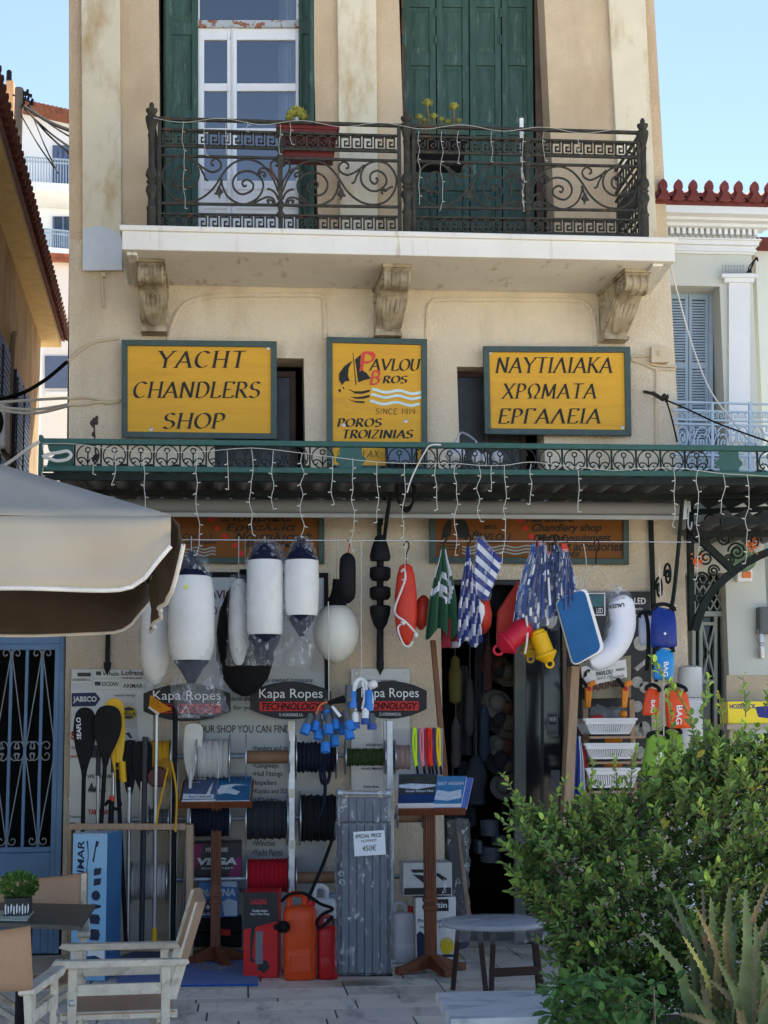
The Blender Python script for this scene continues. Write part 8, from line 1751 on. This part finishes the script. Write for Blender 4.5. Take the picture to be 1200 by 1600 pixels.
while nt_ < 1150:
    x, y = rnd.uniform(780, 1330), rnd.uniform(1085, 1600)
    if not inside(x, y): continue
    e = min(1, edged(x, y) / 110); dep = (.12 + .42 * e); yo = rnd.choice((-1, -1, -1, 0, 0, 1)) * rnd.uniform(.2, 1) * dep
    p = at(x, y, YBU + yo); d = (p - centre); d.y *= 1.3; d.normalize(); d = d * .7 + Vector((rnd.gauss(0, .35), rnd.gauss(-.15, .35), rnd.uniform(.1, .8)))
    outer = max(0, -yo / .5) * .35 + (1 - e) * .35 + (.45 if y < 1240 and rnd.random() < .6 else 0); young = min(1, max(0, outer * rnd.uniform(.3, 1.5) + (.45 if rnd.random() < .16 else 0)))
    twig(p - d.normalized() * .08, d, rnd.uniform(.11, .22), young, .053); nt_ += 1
for (xa, ya, xb, yb) in ((1085, 1160, 1082, 1018), (1108, 1150, 1106, 1060), (1165, 1120, 1172, 1060), (965, 1240, 958, 1185), (985, 1225, 988, 1170), (1030, 1190, 1022, 1118), (1050, 1180, 1060, 1090), (812, 1260, 800, 1205), (860, 1270, 872, 1214), (1130, 1140, 1128, 1075), (925, 1250, 915, 1195), (1195, 1110, 1200, 1050)):
    a, b = at(xa, ya, YBU - .1), at(xb, yb, YBU - .12); twig(a, b - a, (b - a).length * 1.05, .95, .046)
for (x, y) in ((850, 1330), (960, 1300), (1100, 1290), (900, 1450), (1030, 1450), (1180, 1350), (950, 1540), (1090, 1230), (1220, 1230), (840, 1400)):
    e = at(x, y, YBU + rnd.uniform(-.2, .2)); wd.tube(catmull([root, root + Vector(((e.x - root.x) * .25, rnd.uniform(-.1, .1), .32)), lerp(root, e, .65) + Vector((0, 0, .12)), e], 5), [.022 - .018 * i / 15 for i in range(16)], 7)
k_ = 0
while k_ < 7000:      # older, darker leaves filling the crown
    x, y = rnd.uniform(780, 1330), rnd.uniform(1085, 1600)
    if not inside(x, y) or edged(x, y) < 14: continue
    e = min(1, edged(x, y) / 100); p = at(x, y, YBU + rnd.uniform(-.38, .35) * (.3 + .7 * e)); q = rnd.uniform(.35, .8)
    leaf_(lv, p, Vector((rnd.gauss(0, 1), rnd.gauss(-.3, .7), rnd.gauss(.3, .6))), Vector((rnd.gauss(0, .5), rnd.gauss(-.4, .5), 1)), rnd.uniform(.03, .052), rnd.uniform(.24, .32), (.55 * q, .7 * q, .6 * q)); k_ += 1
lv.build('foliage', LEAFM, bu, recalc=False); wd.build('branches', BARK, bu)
# aloe with long toothed leaves
al = thing('aloe_plant', 'spiky aloe with long toothed grey green and reddish leaves in front of the bush', 'plant', gpt(1130, 6.9))
ALM = mat('aloe_leaf', (.105, .15, .08), .6, var=.35, vs=7, tint=True, dirt=(c3(132, 112, 82), 9, .6, .72, (1, 1, 1)))
def aloe(bx, by, tx, ty, Yb, Yt, wpx, col, bend=0):
    a, b = at(bx, by, Yb), at(tx, ty, Yt); k = mpp(bx, by, Yb); md = lerp(a, b, .5) + Vector((bend * .003, -.03, .04)); cv = catmull([a, lerp(lerp(a, md, .6), md, .2), md, lerp(md, b, .6) + Vector((0, 0, .01)), b], 4); m = MB(); rows = []; n = len(cv); w0 = wpx * k / 2
    for i, p in enumerate(cv):
        t = i / (n - 1); d = (cv[min(i + 1, n - 1)] - cv[max(i - 1, 0)]).normalized(); s_ = d.cross(Vector((0, -1, .2))).normalized(); nn = s_.cross(d).normalized(); w_ = w0 * (1 - t) ** .75 * (1 if t > .02 else .9) + .001; nn = nn if nn.y < 0 else -nn
        rows.append([p + s_ * w_ + nn * w_ * .35, p + nn * (-w_ * .12), p - s_ * w_ + nn * w_ * .35, p - nn * w_ * .45])
    m.col = col; m.loft(rows); m.col = (col[0] * 1.25, col[1] * 1.2, col[2] * 1.1)
    for i in range(1, n - 2):
        for sg, q in ((1, 0), (-1, 2)):
            p = rows[i][q]; nx = rows[i + 1][q]; o = (rows[i][q] - cv[i]).normalized() * .009; m.face([p, lerp(p, nx, .4), lerp(p, nx, .25) + o])
    m.build('leaf', ALM, al, smooth=True, ang=60, recalc=False)
rnd = random.Random(77)
for (tx, ty, bx, by, wp, cc) in ((1003, 1455, 1085, 1600, 20, 0), (1050, 1395, 1100, 1600, 22, 0), (1072, 1440, 1102, 1620, 20, 0), (1066, 1462, 1110, 1620, 12, 2), (1110, 1400, 1130, 1600, 24, 0), (1140, 1385, 1150, 1590, 26, 0), (1164, 1390, 1160, 1600, 26, 0), (1085, 1415, 1120, 1590, 14, 1), (1060, 1520, 1160, 1590, 14, 1), (1120, 1500, 1150, 1640, 18, 0), (1105, 1530, 1170, 1640, 16, 1), (1205, 1430, 1170, 1600, 22, 1), (1215, 1400, 1180, 1590, 26, 0), (1060, 1585, 1130, 1640, 20, 1), (1130, 1560, 1180, 1650, 18, 0), (1190, 1500, 1180, 1630, 20, 0), (1170, 1560, 1190, 1650, 16, 0), (1225, 1520, 1190, 1640, 20, 1), (1040, 1420, 1110, 1610, 12, 1), (1090, 1470, 1140, 1610, 20, 0), (1200, 1380, 1165, 1580, 14, 1), (1150, 1440, 1158, 1620, 22, 0), (1098, 1385, 1128, 1570, 10, 1), (1075, 1545, 1150, 1640, 16, 0), (1130, 1440, 1140, 1620, 16, 1), (1180, 1440, 1172, 1620, 20, 0)):
    k = rnd.uniform(.75, 1.1); col = ((.9 * k, 1.0 * k, .9 * k), (1.5 * k, .95 * k, .95 * k), (2.8, 2.1, 1.3))[cc]; aloe(bx, by, tx, ty, 6.95 + rnd.uniform(-.15, .15), 6.8 + rnd.uniform(-.3, .25), wp, col, rnd.uniform(-20, 20))
# low broad leaved plant and ground cover
lp = thing('low_shrub', 'low broad leaved dark plant under the bush beside the marble bench', 'plant', gpt(920, 6.2)); m = MB(); rnd = random.Random(5)
for i in range(700):
    x, y = rnd.gauss(930, 48), rnd.uniform(1525, 1650)
    if x < 856: continue
    p = at(x, y, 6.2 + rnd.uniform(-.25, .3)); k = rnd.uniform(.35, .9); leaf_(m, p, Vector((rnd.gauss(0, 1), rnd.gauss(-.4, .6), rnd.gauss(.1, .5))), Vector((rnd.gauss(0, .4), rnd.gauss(-.4, .3), 1)), rnd.uniform(.04, .075), .3, (.5 * k, .75 * k, .6 * k), .2)
m.build('foliage', LEAFM, lp, recalc=False); m = MB()
for i in range(26): q = at(rnd.gauss(930, 34), rnd.uniform(1540, 1600), 6.2); m.tube([Vector((gpt(930, 6.2).x + rnd.uniform(-.08, .08), 6.2, .03)), lerp(Vector((q.x, q.y, .03)), q, .6), q], .004, 4)
m.build('stems', BARK, lp)
m = MB()
for i in range(1500):
    x, y = rnd.uniform(940, 1260), rnd.uniform(1530, 1660)
    p = at(x, y, 7.1 + rnd.uniform(-.3, .5)); p.z = max(.04, p.z * rnd.uniform(.4, .9)); k = rnd.uniform(.35, .9); leaf_(m, p, Vector((rnd.gauss(0, 1), rnd.gauss(-.3, .6), rnd.gauss(.3, .5))), Vector((rnd.gauss(0, .4), rnd.gauss(-.3, .4), 1)), rnd.uniform(.025, .05), .3, (.5 * k, .72 * k, .55 * k), .2)
tag(m.build('ground_cover', LEAFM, recalc=False), 'small dark green ground cover leaves between the bush and the aloe', 'ground cover', kind='stuff')
for o in bpy.data.objects:
    if '_w' in o: del o['_w']
